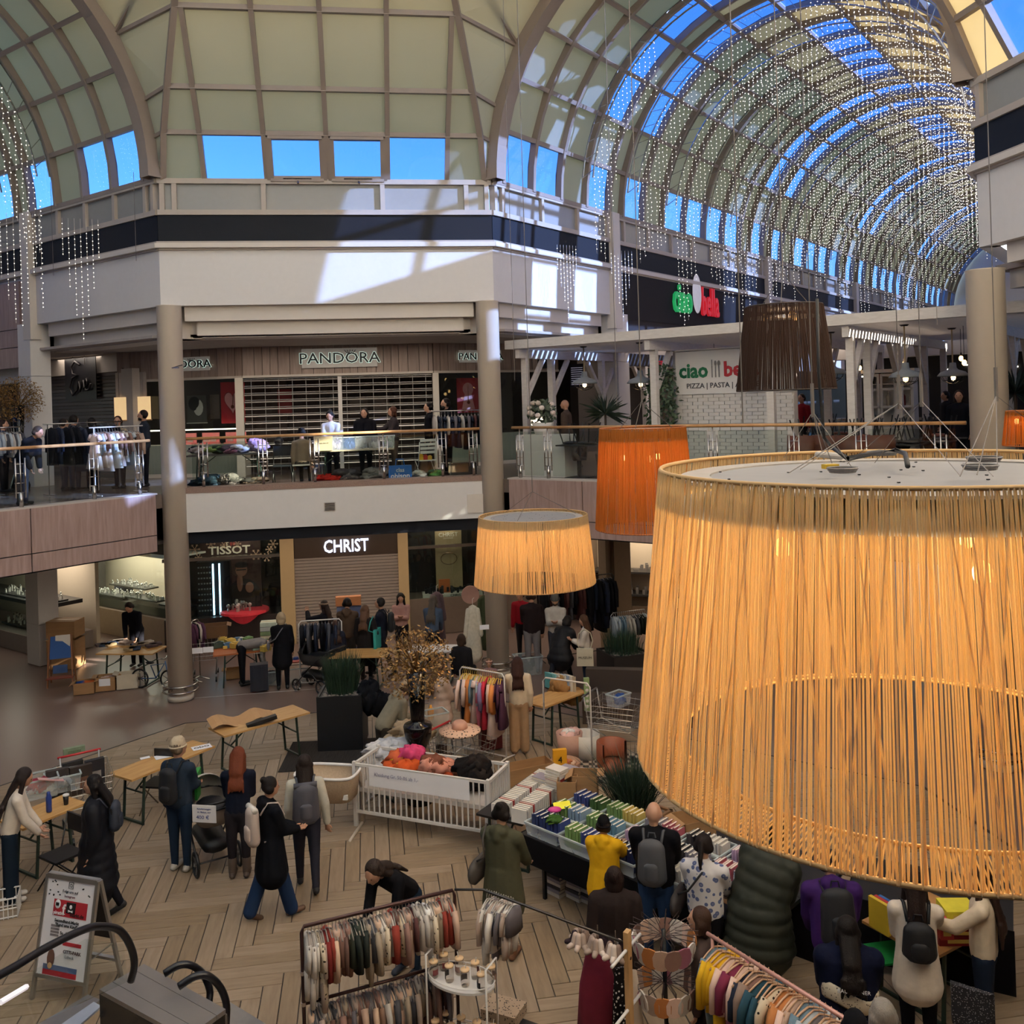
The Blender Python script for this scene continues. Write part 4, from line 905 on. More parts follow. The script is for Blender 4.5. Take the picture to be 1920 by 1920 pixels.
# stacked chairs on tables
def rtable(u,v,h=.74,lab='',col='33302e'):
    T=thing('restaurant_table',lab,'table',RF.at(u,v,UF),RF.rz,'restaurant tables'); MB().box(-.38,.38,-.38,.38,h-.03,h).build('table_top',mt(col,.5),T); MB().tube([(0,0,.02),(0,0,h)],.035,8).build('column',BLACK,T); MB().box(-.25,.25,-.25,.25,0,.02).build('foot',BLACK,T)
    return T
def rchair(u,v,rz,up,lab,col='7a4536'):
    T=thing('restaurant_chair',lab,'chair',RF.at(u,v,UF+(.74 if up else 0)),RF.rz+rz,'restaurant chairs turned up on tables' if up else 'brown restaurant chairs')
    if up: T.rotation_euler=(pi,0,RF.rz+rz); T.location.z=UF+.74+.47
    sh=.47; lm=BLACK
    MB().ell((0,0,sh-.03),(.23,.22,.04),12,5).build('seat',mt(col,.5),T,True)
    MB().tube([(-.21,-.12,sh),(-.23,-.2,sh+.2),(-.12,-.25,sh+.32),(.12,-.25,sh+.32),(.23,-.2,sh+.2),(.21,-.12,sh)],.05,8,sy=1).build('backrest',mt(col,.5),T,True)
    for x in(-1,1):
        for y in(-1,1): MB().tube([(x*.15,y*.14,sh-.04),(x*.24,y*.23,0)],.013,6).build('leg',lm,T)
    return T
for i,(px,v,ro) in enumerate([(1508,.75,.3),(1555,.8,-.4),(1598,.7,.2),(1645,.85,-.3)]):
    u=RQ(px,820,v)[0]; T=thing('leather_armchair','brown leather tub chair at the restaurant railing, '+ordn(i)+' from the left','chair',RF.at(u,v,UF),RF.rz+pi+ro,'brown leather tub chairs at the railing'); lm_=mt('6e3c2a',.45,noise=.15)
    MB().lathe([(.26,.28),(.33,.5),(.31,.92),(.27,.92),(.25,.5)],20,(0,0,0),-.3,pi+.3).build('backrest',lm_,T,True); MB().lathe([(0,.27),(.26,.29),(.27,.46),(0,.5)],20).build('seat',lm_,T,True)
    for x in(-.18,.18):
        for y in(-.18,.18): MB().tube([(x,y,.28),(x*1.2,y*1.2,0)],.014,6).build('leg',BLACK,T)
k=0
for i,(px,v) in enumerate([(1085,.8),(1480,3.6),(1530,1.0),(1605,1.0),(1640,3.4),(1690,1.2),(1745,2.2),(1780,3.8),(1560,5),(1400,4.2)]):
    u=RQ(px,800,v)[0]; rtable(u,v,lab='dark square restaurant table, '+ordn(i)+' along the pergola')
    for s_ in(-1,1):
        if i in(2,3): rchair(u+s_*.1,v+.45*s_,pi if s_<0 else 0,False,f'brown leather chair at the {ordn(i)} restaurant table, '+('rail' if s_<0 else 'far')+' side')
        rchair(u+s_*.19,v,pi/2*s_,True,f'upturned chair on the {ordn(i)} restaurant table, '+('left' if s_<0 else 'right')+' one',col=R_.choice(['3a322e','7a4536','2a2826']))
# ================================================================ CORD LAMPS
def cordlamp(px,dd,zt,zb,rt,rb,n,ncross,ccol,tcol,power,lab,wc='c8a06a',wires=True,cw=.0028,lightz=.3,plate=True,lc=(1,.62,.28),fac=.5,stray=.35):
    c=DP(px,760,dd); T=thing('cord_lamp',lab,'lamp',(c.x,c.y,zb)); h=zt-zb
    cm=translucent('cord_'+ccol,ccol,tcol,fac)
    MB().tube([(rt*math.cos(t),rt*math.sin(t),h) for t in [2*pi*i/64 for i in range(64)]],.008,6,closed=True).build('frame_ring',mt(wc,.6),T,True); MB().tube([(rb*math.cos(t),rb*math.sin(t),0) for t in [2*pi*i/64 for i in range(64)]],.008,6,closed=True).build('frame_ring',mt(wc,.6),T,True)
    m=MB()
    for i in range(n):
        a=2*pi*(i+R_.uniform(-.35,.35))/n; b=a+R_.uniform(-1,1)*stray*2*pi/n*1.5; e_=R_.uniform(-.004,.006)
        m.tube([((rt+e_)*math.cos(a),(rt+e_)*math.sin(a),h),((rb+e_)*math.cos(b),(rb+e_)*math.sin(b),-.002)],cw,4,caps=False)
    for i in range(ncross):
        a=2*pi*i/ncross+R_.uniform(-.01,.01); b=a+R_.choice([-1,1])*R_.uniform(.05,.13)
        m.tube([((rt+.006)*math.cos(a),(rt+.006)*math.sin(a),h),((rb+.007)*math.cos(b),(rb+.007)*math.sin(b),-.002)],cw*.8,4,caps=False)
    m.build('cord',cm,T,True)['kind']='stuff'
    pm_=mt('8c8886',.7,noise=.06)
    if plate:
        k=.92*rt
        h=h-.03*rt
        MB().lathe([(k,h-.012),(k,h-.002),(k*.86,h-.002),(k*.86,h-.012)],64).build('top_ring',mt('a39a90',.6),T)
        MB().lathe([(0.0,h-.02),(k*.86,h-.02),(k*.86,h-.008),(0,h-.008)],64).build('top_plate',pm_,T)
        s_=MB()
        for i in range(26): a=R_.uniform(0,6.28);r=R_.uniform(.1,.8)*rt; s_.cb((r*math.cos(a),r*math.sin(a),h-.004),(.009*rt,.009*rt,.004))
        s_.build('screw_hole',DSTEEL,T)['kind']='stuff'
        h=zt-zb; MB().lathe([(rt*.97+(rb-rt)*.1,h-.12*h-.01),(0,h-.12*h)],48).build('inner_reflector',mt('e8d5b8',.5),T)
    for k in range(3):
        a=2*pi*k/3+.5; MB().ell((rt*.5*math.cos(a),rt*.5*math.sin(a),h-lightz*h),(.03,.03,.04),10,7).build('bulb',mt('ffc070',.4,emit=1.2),T)
    l=point_light('lamp_bulb_light',(c.x,c.y,zb+h*(1-lightz)),power,lc,rt*.3); 
    return T,c,h
TB,cB,hB=cordlamp(1692,3.3,5.845,4.828,.848,.955,790,110,'f0dcb4','ffe8bc',58,'huge cream cord lampshade filling the lower right, seen from just above',cw=.0033,fac=.6,lc=(1,.72,.38))
m=MB(); ri,zi=.80,.035
for i in range(420):
    a=2*pi*(i+R_.uniform(-.3,.3))/420; m.tube([(.953*math.cos(a),.953*math.sin(a),0),(ri*math.cos(a),ri*math.sin(a),zi)],.0026,4,caps=False)
m.build('bottom_cord',translucent('cord_f0dcb4','f0dcb4','ffe8bc',.6),TB,True)['kind']='stuff'
MB().tube([(ri*math.cos(t),ri*math.sin(t),zi) for t in [2*pi*i/64 for i in range(64)]],.007,6,closed=True).build('inner_ring',mt('c8a06a',.6),TB,True)
def lampz(px,y,dd): return DP(px,y,dd).z
cordlamp(1203,10.4,lampz(1203,802,10.4),lampz(1203,990,10.4),.47,.545,330,20,'d08c48','f0aa58',14,'tall orange cord lampshade hanging between the small and the huge cream lamps','a86030',cw=.0048,lc=(1,.78,.55),fac=.6)
cordlamp(993,13.9,lampz(1003,966,13.9),lampz(1003,1092,13.9),.80,.895,430,40,'ead4a8','fae0b4',60,'small cream cord lampshade hanging before the second round column',cw=.0062,fac=.6,lc=(1,.76,.46))
cordlamp(1475,9.8,lampz(1475,574,9.8),lampz(1475,731,9.8),.39,.5,330,16,'4a3a34','7a5a48',12,'dark brown cord lampshade hanging in front of the restaurant sign',cw=.0042,wc='3a2d28',lc=(1,.72,.5),fac=.25,stray=.5,lightz=.12)
cordlamp(1925,12.5,lampz(1925,770,12.5),lampz(1925,835,12.5),.25,.3,120,8,'c8803c','f0a050',5,'orange cord lampshade cut by the right picture edge','a86030',cw=.005)
# wires of the big lamp and the others
def wires():
    zt=5.845
    T=thing('suspension_wires','grey steel wires and black cable holding the huge cream lamp','cable',(cB.x,cB.y,zt))
    O=Vector((cB.x,cB.y,zt)); m=MB()
    P=lambda px,py,dd=3.3: DP(px,py,dd)-O
    def onp(px,py): return G(px,py,zt)-O
    for (nx,ny,tx,pts) in [(1868,742,1850,[(1800,893),(1832,890),(1870,880),(1968,820)]),(1728,752,1710,[(1588,870),(1640,868),(1862,893)]),(1686,756,1668,[(1480,886),(1500,880),(1800,892)]),(1524,772,1500,[(1545,862),(1560,868),(1470,858),(1600,880)]),(1410,800,1392,[])]:
        nd=P(nx,ny)
        if pts: m.tube([nd,nd+Vector((0,0,10.0))],.002,5)
        else: pass
        for a,b in pts: m.tube([nd,onp(a,b)],.0017,4)
        if pts: m.tube([nd-Vector((0,0,.02)),nd+Vector((0,0,.1))],.007,6)
    m.build('steel_wire',mt('8a8078',.4,.3),T)
    c=MB(); a,b,d,e_,f_,g_=[onp(x,y) for x,y in((1560,868),(1590,876),(1650,862),(1680,858),(1698,866),(1702,874))]
    for q in(b,d,e_,f_): q.z+=.03
    c.tube([a+Vector((0,0,.06)),b,d,e_,f_,g_],.009,8); c.tube([P(1532,560),P(1535,700),P(1545,820),a+Vector((0,0,.06))],.006,6); c.build('black_cable',mt('2a2726',.5),T,True)
    for i,(x,y,r) in enumerate([(1580,889,.04),(1845,868,.05),(1838,884,.045),(1655,856,.05)]):
        q=onp(x,y); mm=MB()
        for k in range(3): mm.tube([(q.x+(r+k*.004)*math.cos(t),q.y+(r+k*.004)*math.sin(t),.008+k*.006) for t in [2*pi*j/16 for j in range(16)]],.003,4,closed=True)
        mm.build('wire_coil',mt('6a6460',.5),T)
    q=onp(1557,880); MB().cb((q.x,q.y,.01),(.05,.03,.015)).build('yellow_tag',mt('c8a020',.5),T)
    q=onp(1548,866); MB().cap((q.x-.03,q.y,.03),(q.x+.05,q.y-.02,.02),.012,.014).build('cable_splice',mt('b5ada5',.5),T)
wires()
def hang(px,dd,zt,r,lab,tilt=0):
    c=DP(px,760,dd); T=thing('suspension_wires',lab,'cable',(c.x,c.y,zt)); m=MB(); m.tube([(0,0,.35),(0,0,15.9-zt)],.006,5)
    for k in range(3): a=2*pi*k/3; m.tube([(0,0,.35),(r*math.cos(a),r*math.sin(a),0)],.004,4)
    m.build('steel_wire',mt('6a625c',.4,.3),T)
hang(1203,10.4,lampz(1203,812,10.4),.4,'thin wires above the orange lamp'); hang(993,13.9,lampz(1003,966,13.9),.65,'thin wires above the small cream lamp')
hang(1475,9.8,lampz(1475,574,9.8),.3,'thin wires above the dark brown lamp')
for i,(px,dd,za,zb_) in enumerate([(1390,7,5.9,15.9),(965,17,6.5,15.9),(1155,14,6,15.9),(1690,16,8,15.5),(1760,13,7,15.5),(262,19,9.2,11),(106,22,9.4,11.6)]):
    c=DP(px,700,dd); o=MB().tube([(0,0,0),(0,0,zb_-za)],.005,5).build('hanging_wire',mt('6a625c',.4,.3)); o.location=(c.x,c.y,za); tag(o,['thin vertical wire left of the brown lamp','thin vertical wire just right of the second column','thin vertical wire above the spiky palm','thin wire in front of the pergola left of the dresser','thin wire in front of the pergola before the big column','loose white wire on the dark band left of the corner','thin wire on the left vault'][i],'wire')
# ================================================================ generic furniture builders
def beer_table(p0,p1,wd,lab,z=.75,col=None,legs=True,mat=None,group=None,legm=None):
    p0=Vector(p0);p1=Vector(p1);c=(p0+p1)/2;d=p1-p0;L=d.xy.length
    T=thing('folding_table',lab,'table',(c.x,c.y,0),math.atan2(d.y,d.x),group); m=mat or PINE; lm=legm or mt('26382e',.5)
    MB().box(-L/2,L/2,-wd/2,wd/2,z-.03,z).build('table_top',m,T)
    for s in(-1,1):
        x=s*(L/2-.25)
        for y in(-1,1): MB().bar((x,y*(wd/2-.05),z-.03),(x+s*.05,y*(wd/2-.05),0),.03).build('leg',lm,T)
        MB().bar((x+s*.05,-(wd/2-.05),.02),(x+s*.05,(wd/2-.05),.02),.03).bar((x,0,z*.6),(x-s*.35,0,z-.04),.02).bar((x,-(wd/2-.05),z*.6),(x,(wd/2-.05),z*.6),.02).build('leg_brace',lm,T)
    return T
def cbox(name,lab,p,rz,sx,sy,sz,mat=CARD,open_=True,fill=None,group=None,z=0,flaps=True,cat='box'):
    T=thing(name,lab,cat,(p[0],p[1],z),rz,group); t=.008
    if open_:
        MB().box(-sx/2,sx/2,-sy/2,sy/2,0,t).box(-sx/2,sx/2,-sy/2,-sy/2+t,0,sz).box(-sx/2,sx/2,sy/2-t,sy/2,0,sz).box(-sx/2,-sx/2+t,-sy/2,sy/2,0,sz).box(sx/2-t,sx/2,-sy/2,sy/2,0,sz).build('carton',mat,T)
        if flaps:
            for s in(-1,1): MB().bar((s*sx/2,0,sz),(s*(sx/2+.09),0,sz-.05+R_.uniform(0,.1)),sy*.95,.006).build('flap',mat,T)
    else: MB().box(-sx/2,sx/2,-sy/2,sy/2,0,sz).build('carton',mat,T); MB().box(-sx/2-.001,sx/2+.001,-.02,.02,sz-.001,sz+.002).build('tape',mt('b89868',.4),T)
    if fill: heap(T,sx*.42,sy*.42,sz*.75,sz*.35,fill)
    return T
def heap(T,rx,ry,z0,h,cols,n=None,name='cloth'):
    for i in range(n or 6):
        a=R_.uniform(0,6.28);r=R_.uniform(0,.6); m=MB(); k=R_.uniform(.4,.6)
        seed=R_.uniform(0,9); vs=[];N_=26;K=10
        for a_ in range(K+1):
            for b_ in range(N_):
                ph=pi*a_/K;t=2*pi*b_/N_; q=1+.2*math.sin(3*t+seed)*math.sin(2*ph)+.16*math.sin(5*t+2*seed+4*ph)+.13*math.sin(11*t-seed+5*ph)+.08*math.sin(17*t+seed)
                vs.append((r*rx*math.cos(a)+rx*k*1.2*q*math.sin(ph)*math.cos(t),r*ry*math.sin(a)+ry*k*q*math.sin(ph)*math.sin(t),z0+h*.5*(i/6)+h*.3*q*math.cos(ph)))
        fs=[(a_*N_+b_,(a_+1)*N_+b_,(a_+1)*N_+(b_+1)%N_,a_*N_+(b_+1)%N_) for a_ in range(K) for b_ in range(N_)]
        m.add(vs,fs); m.build(name,mt(R_.choice(cols),.85,noise=.25,scale=14,bump=.3),T,True)
def clothes_heap(lab,p,z,rx,ry,h,cols,n=7):
    T=thing('clothes_heap',lab,'clothes',(p[0],p[1],z)); heap(T,rx,ry,h*.3,h*.8,cols,n); return T
def plastic_tub(lab,p,rz,sx,sy,sz,z,cols=None,tint='cfd8da',group=None):
    T=thing('storage_tub',lab,'box',(p[0],p[1],z),rz,group); m=MB(); t=.006;k=.9
    m.add([(-sx/2*k,-sy/2*k,0),(sx/2*k,-sy/2*k,0),(sx/2*k,sy/2*k,0),(-sx/2*k,sy/2*k,0),(-sx/2,-sy/2,sz),(sx/2,-sy/2,sz),(sx/2,sy/2,sz),(-sx/2,sy/2,sz)],[(0,3,2,1),(0,1,5,4),(1,2,6,5),(2,3,7,6),(3,0,4,7)])
    m.build('tub',mt(tint,.25,alpha=.32,noise=.03),T); MB().bar((-sx/2,-sy/2,sz),(sx/2,-sy/2,sz),.02).bar((sx/2,-sy/2,sz),(sx/2,sy/2,sz),.02).bar((sx/2,sy/2,sz),(-sx/2,sy/2,sz),.02).bar((-sx/2,sy/2,sz),(-sx/2,-sy/2,sz),.02).build('rim',mt('b8c2c4',.3,alpha=.8,noise=.02),T)
    if cols: heap(T,sx*.4,sy*.4,sz*.35,sz*.9,cols,5)
    return T
def cart(lab,p,rz,s=1,col='9a9692',handle='b32a30'):
    T=thing('shopping_cart',lab,'cart',(p[0],p[1],0),rz); wm=mt(col,.3,.7); m=MB()
    def pt(u,v,z): # u across, v length, taper
        k=.5+.1*v; return (u*.5*k/.5*.56,(v-.5)*.85,z+.08*(1-v)*-1*0)
    for z in(.5,.6,.7,.8,.9):
        k=(z-.5)/.4; m.tube([pt(-.9-.1*k,-.0+.1*(1-k),z),pt(.9+.1*k,.0+.1*(1-k),z),pt(1+.1*k,1,z),pt(-1-.1*k,1,z)],.005,4,closed=True)
    for i in range(9):
        v=i/8
        for u in(-1,1): m.tube([pt(u*.92,.1+.9*v,.5),pt(u*1.08,v,.92)],.0035,4)
    for i in range(8):
        u=-1+2*i/7; m.tube([pt(u*.9,1,.5),pt(u,1,.92)],.0035,4); m.tube([pt(u*.9,.1,.5),pt(u,0,.92)],.0035,4); m.tube([pt(u*.9,.1,.5),pt(u*.9,1,.5)],.0035,4)
    m.build('basket',wm,T)
    for u in(-1,1):
        MB().tube([(u*.27,.5,1.0),(u*.26,.42,.5),(u*.26,-.4,.18),(u*.26,.42,.12)],.013,6).build('frame',wm,T,True)
        for v in(-.38,.4): MB().lathe([(.0,-.015),(.06,-.015),(.06,.015),(0,.015)],14).build('wheel',BLACK,T).matrix_local=Matrix.Translation((u*.26,v,.06))@Matrix.Rotation(pi/2,4,'Y')
    MB().tube([(-.3,.52,1.0),(.3,.52,1.0)],.018,8).build('handle',mt(handle,.4),T,True); return T
def fold_chair(lab,p,rz,col='1f1d1e',z=0,frame='3a3634',h=.45,slat=False):
    T=thing('folding_chair',lab,'chair',(p[0],p[1],z),rz); sm=mt(col,.5); fm_=mt(frame,.35,.5)
    if slat:
        for i in range(5): MB().box(-.2,.2,-.2+i*.085,-.13+i*.085,h-.02,h).build('slat',sm,T)
        for i in range(4): MB().box(-.19,.19,-.21,-.19,h+.15+i*.09,h+.21+i*.09).build('slat',sm,T)
    else:
        MB().box(-.2,.2,-.2,.2,h-.03,h).build('seat',sm,T); MB().box(-.2,.2,-.235,-.21,h+.2,h+.42).build('backrest',sm,T)
    for s in(-1,1):
        MB().tube([(s*.21,-.22,h+.42),(s*.21,-.1,h-.1),(s*.21,.22,0)],.011,6).build('leg',fm_,T,True); MB().tube([(s*.19,.16,h-.02),(s*.19,-.26,0)],.011,6).build('leg',fm_,T,True)
    return T
def suitcase(lab,p,rz,col,z=0): 
    T=thing('suitcase',lab,'suitcase',(p[0],p[1],z),rz); MB().box(-.19,.19,-.12,.12,.04,.6).build('shell',mt(col,.5),T)
    MB().tube([(-.1,.1,.6),(-.1,.1,.8),(.1,.1,.8),(.1,.1,.6)],.01,6).build('handle',STEELM,T)
    for x in(-.15,.15): MB().ell((x,0,.03),(.02,.04,.03)).build('wheel',BLACK,T)
    for i in range(4): MB().box(-.13+i*.085,-.11+i*.085,-.13,-.115,.08,.56).build('rib',mt(col,.4,noise=.3),T)
    return T
TC_={'6a8a5a':'green','8aa090':'pale green','c8c4b8':'off-white','a03a38':'red','4a6a8a':'blue','c8a850':'yellow','7a7a70':'grey','3a4a40':'dark green'}
GC_={'7a6a60':'grey-brown','3a4458':'navy','8a7a6a':'brown','b0a498':'beige','5a4a4a':'dark brown','a08a68':'sand'}
# ================================================================ GROUND FLOOR PROPS
g=lambda x,y,z=0: G(x,y,z)
# beer tables at left
beer_table(g(225,1456,.75),g(382,1393,.75),.55,'long pine folding table with paper notes behind the man in the beige beanie')
for i,(x,y,s_) in enumerate([(378,1401,.21),(308,1418,.2),(272,1421,.1)]):
    p=g(x,y,.755); o=MB().box(-s_*.7,s_*.7,-s_*.45,s_*.45,0,.003).build('paper_note',PAPER); o.location=p; o.rotation_euler=(0,0,.4); tag(o,['white printed sheet on the near right end of the pine table','white sheet in the middle of the pine table','small note with a red mark on the pine table'][i],'paper')
    if i==0: txt('ODO',.1,BLACK,T3(0,-.03,.004)@Matrix.Rotation(-pi/2,4,'X'),o,'lettering',.001,bold=.003)
beer_table(g(405,1372,.75),g(565,1328,.75),.6,'pine folding table with cardboard left of the black grass planter')
T=thing('cardboard_sheet','bent brown cardboard sheet lying on the pine table','cardboard',g(455,1352,.76),.35)
N_=12;m=MB()
vs=[];
for i in range(N_+1):
    for j in range(2): vs.append((-.55+1.1*i/N_,-.22+.5*j,.03+.05*math.sin(i*.9)+(.03 if j else 0)))
m.add(vs,[(2*i,2*i+2,2*i+3,2*i+1) for i in range(N_)]); o=m.build('sheet',mt('b98f62',.8,noise=.08),T); 
MB().bar((.0,-.3,.0),(.5,-.32,.08),.12,.06).build('black_sleeve',BLACK,T)
beer_table(g(20,1546,.75),g(140,1497,.75),.55,'pine folding table with plastic tubs at the left edge')
plastic_tub('clear tub crammed with baby clothes on the left table',g(72,1490,.76),.4,.5,.38,.26,.755,['d8c8c0','b33a3a','e8e4e0','8a3040'])
plastic_tub('second clear tub with grey clothes on the left table',g(118,1478,.76),.4,.45,.34,.22,.755,['b0b4bc','8a8e98','cfcac8'])
o=MB().box(-.17,.17,-.05,.05,.0,.01).build('pink_box_lid',mt('c99a98',.5)); o.location=g(95,1462,1.0); o.rotation_euler=(0,.3,.5); tag(o,'dusty pink lid resting on the tubs','lid')
o=MB().lathe([(.033,0),(.037,.02),(.037,.2),(.022,.24),(.022,.27)],14).build('water_bottle',mt('2a3f86',.35),None,True); o.location=g(92,1522,.755); tag(o,'blue water bottle standing in front of the tubs','bottle')
T=thing('coffee_cup','black paper cup with a white lid on the table end','cup',g(124,1508,.755)); MB().lathe([(.028,0),(.04,.12)],14).build('cup',BLACK,T,True); MB().lathe([(.043,.12),(.043,.135),(.035,.14)],14).build('lid',WHITE,T)
cart('shopping cart full of dark toy boxes behind the left tables',g(165,1560),.45)
for i,(x,y,w_,h_,c_) in enumerate([(108,1480,.3,.42,'3c3432'),(137,1462,.28,.4,'2a2828'),(140,1440,.3,.1,'7a8a70'),(152,1470,.3,.4,'322824'),(178,1460,.26,.42,'26252a')]):
    p=g(x,y,.75); T=thing('toy_box',['leftmost dark toy box standing in the cart','toy box behind the cart handle','pale green toy box lying on top of the cart','brown dark toy box in the middle of the cart','rightmost black toy box in the cart'][i],'box',(p.x,p.y,.62+(.35 if i==2 else 0)),.45+R_.uniform(-.1,.1))
    MB().box(-w_/2,w_/2,-.04,.04,0,h_).build('carton',mt(c_,.5,noise=.4,scale=12),T); MB().box(-w_*.3,w_*.3,-.043,-.04,h_*.2,h_*.6).build('picture_print',mt(['8a7468','705048','5a6a50','6a4a3a','8a8480'][i],.5,noise=.5,scale=25),T)
fold_chair('black folding chair behind the woman in the long black coat',g(118,1665),2.4)
fold_chair('dark folding chair behind the man in the beige beanie',g(300,1520),2.8,frame='7a6a58')
T=thing('laundry_basket','white plastic lattice basket cut by the left edge','basket',g(2,1715),.2); m=MB()
for z in(.02,.12,.24): m.tube([(-.2,-.15,z),(.2,-.15,z),(.2,.15,z),(-.2,.15,z)],.01,4,closed=True)
for i in range(9): x=-.2+i*.05; m.bar((x,-.15,0),(x,-.15,.25),.01).bar((x,.15,0),(x,.15,.25),.01)
for i in range(7): y=-.15+i*.05; m.bar((.2,y,0),(.2,y,.25),.01).bar((-.2,y,0),(-.2,y,.25),.01)
m.build('lattice',WHITE,T)
# A-frame sign
a=g(75,1872);b=g(140,1895); T=thing('sign_board_stand','aluminium A-frame board with a red and white market poster','sign',((a.x+b.x)/2,(a.y+b.y)/2,0),math.atan2(b.y-a.y,b.x-a.x)+.12)
w_=.66;H0=1.22;tl_=.19
Mx=Matrix.Rotation(-.22,4,'X')
al=mt('a9a6a2',.3,.8)
def pan(M_,nm):
    f=MB(M_)
    for s in(-1,1): f.box(s*w_/2-.018,s*w_/2+.018,-.018,.018,0,H0)
    f.box(-w_/2,w_/2,-.018,.018,H0-.035,H0+.01).box(-w_/2,w_/2,-.018,.018,.22,.255); f.build(nm,al,T)
pan(Mx,'front_frame'); back=Matrix.Translation((0,.56,0))@Matrix.Rotation(.22,4,'X'); pan(back,'rear_frame')
MB(Mx).box(-w_/2+.018,w_/2-.018,-.005,.005,.25,H0-.03).build('poster_sheet',mt('dcd9de',.5,noise=.02),T); MB(back).box(-w_/2+.018,w_/2-.018,-.005,.005,.5,H0-.03).build('rear_panel',mt('2c2a2a',.6),T)
for s in(-1,1): MB().bar(Mx@Vector((s*w_/2,0,.45)),back@Vector((s*w_/2,0,.45)),.012).build('stay_bar',al,T)
Rd=mt('b02a36',.5,noise=.02);Bk_=mt('1c1a1c',.5);F_=lambda x0,x1,z0,z1,m,n='print',y=-.008: MB(Mx).box(x0,x1,y,-.004,z0,z1).build(n,m,T)
F_(-.2,.24,.83,.99,Rd,'red_banner'); F_(-.03,.09,.87,.975,Bk_,'black_flag',-.01); F_(-.24,.2,.26,.31,Rd,'red_footer'); F_(-.24,.2,.31,.36,mt('5a6a90',.5,noise=.3),'blue_strip'); F_(-.02,.22,.56,.595,Rd,'red_band')
MB(Mx).ell((-.145,-.01,.945),(.038,.004,.045),16,8).build('white_badge',PAPER,T); MB(Mx).box(-.165,-.125,-.018,-.012,.93,.96).build('badge_mark',Bk_,T)
MB(Mx).ell((.03,-.012,.935),(.018,.004,.02),10,6).bar((.0,-.013,.9),(.06,-.013,.885),.006).bar((.0,-.013,.885),(.06,-.013,.9),.006).build('skull_mark',PAPER,T)
MB(Mx).tube([(x*.028,-.01,1.14+z*.03) for x,z in((-1,-1),(1,-1),(1,1),(-1,1))],.004,4,closed=True).tube([(.014*math.cos(t),-.01,1.14+.015*math.sin(t)) for t in [i*2*pi/12 for i in range(12)]],.003,4,closed=True).build('camera_mark',Bk_,T)
Tt=lambda s,z,sz,mat,x=0,al_='CENTER',b=0: txt(s,sz,mat,Mx@T3(x,-.012,z),T,'lettering',.001,al_,b)
Tt('Folgt uns auf',1.065,.04,Bk_); Tt('Instagram',1.02,.036,mt('6a3040',.5)); Tt('piratini-',.845,.05,PAPER,-.19,'LEFT',.001); Tt('markt.de',.845,.05,Bk_,.03,'LEFT',.001); Tt('f',.86,.13,PAPER,-.075,'LEFT',.004)
Tt('Secondhand-Markt',.775,.042,Bk_,0,'CENTER',.001); Tt('"Rund ums Kind"',.735,.042,Bk_,0,'CENTER',.001); Tt('So., 03. Mai',.66,.042,Bk_,-.07,'LEFT',.001); Tt('CITTI-PARK',.49,.045,mt('4a3034',.5),-.0,'LEFT',.001); Tt('Lübeck',.445,.04,mt('6a7078',.5),.03,'LEFT')
for i in range(4): F_(-.2,-.09,.63+i*.03,.652+i*.03,mt('7a7478',.5),'text_tile')
for i in range(14): x=R_.choice([-1,1])*R_.uniform(.12,.28); z_=1.0+R_.uniform(0,.16); F_(x-.008,x+.008,z_,z_+.012,Bk_,'confetti_mark')
MB(Mx).ell((-.15,-.01,.42),(.05,.004,.09),12,6).build('toy_print',mt('6a4a40',.5),T); MB(Mx).ell((-.15,-.014,.35),(.03,.004,.03),12,6).build('medal_print',mt('c9a27a',.5),T); 
# ---- escalator
es=thing('escalator','escalator top end with black handrails and grey steel housing at the lower left','escalator',(0,0,0)); RUB=mt('17161a',.28)
def path(l,zfix=None):
    P=[DP(x,y,d) for x,y,d in l]; out=[]
    for i in range(len(P)-1):
        a,b,c,d=P[max(i-1,0)],P[i],P[i+1],P[min(i+2,len(P)-1)]
        for k in range(5):
            t=k/5; out.append(.5*((2*b)+(c-a)*t+(2*a-5*b+4*c-d)*t*t+(3*b-a-3*c+d)*t**3))
    return out+[P[-1]]
MB().tube(path([(-160,1905,6.6),(0,1828,7.2),(90,1775,7.6),(160,1742,7.9),(195,1737,8.05),(225,1745,8.15),(245,1775,8.2),(252,1808,8.2),(245,1840,8.2)]),.032,10).build('handrail',RUB,es,True)
MB().tube(path([(308,1826,8.3),(335,1810,8.35),(358,1810,8.4),(380,1826,8.45),(393,1855,8.45),(392,1880,8.4)]),.032,10).build('handrail',RUB,es,True)
MB().tube(path([(335,1850,8.0),(365,1831,8.05),(390,1830,8.1),(412,1850,8.15),(424,1880,8.15),(424,1915,8.1),(420,1960,8.05)]),.032,10).build('handrail',RUB,es,True)
q=[DP(x,y,d) for x,y,d in((186,1855,7.3),(270,1806,8.1),(423,1892,7.9),(345,1960,6.9))]
zt=sum(p.z for p in q)/4
hx=[G(x,y,1.05) for x,y in((186,1855),(270,1807),(423,1892),(350,1945))]
def lerp(a,b,t): return a+(b-a)*t
hs_=thing('escalator_housing','grey steel escalator housing with joint lines and a black front','machine',(0,0,0))
for t0,t1 in((0,.28),(.29,.76),(.77,1)):
    A_,B_,C_,D_=lerp(hx[0],hx[1],t0),lerp(hx[0],hx[1],t1),lerp(hx[3],hx[2],t1),lerp(hx[3],hx[2],t0)
    MB().plate([p-Vector((0,0,.04)) for p in(A_,D_,C_,B_)],.04,(0,0,1)).build('cover_plate',mt('8d8683',.35,.5,noise=.04),hs_)
MB().prism([(p.x,p.y) for p in hx],0,1.01).build('body',mt('17181a',.12),hs_)
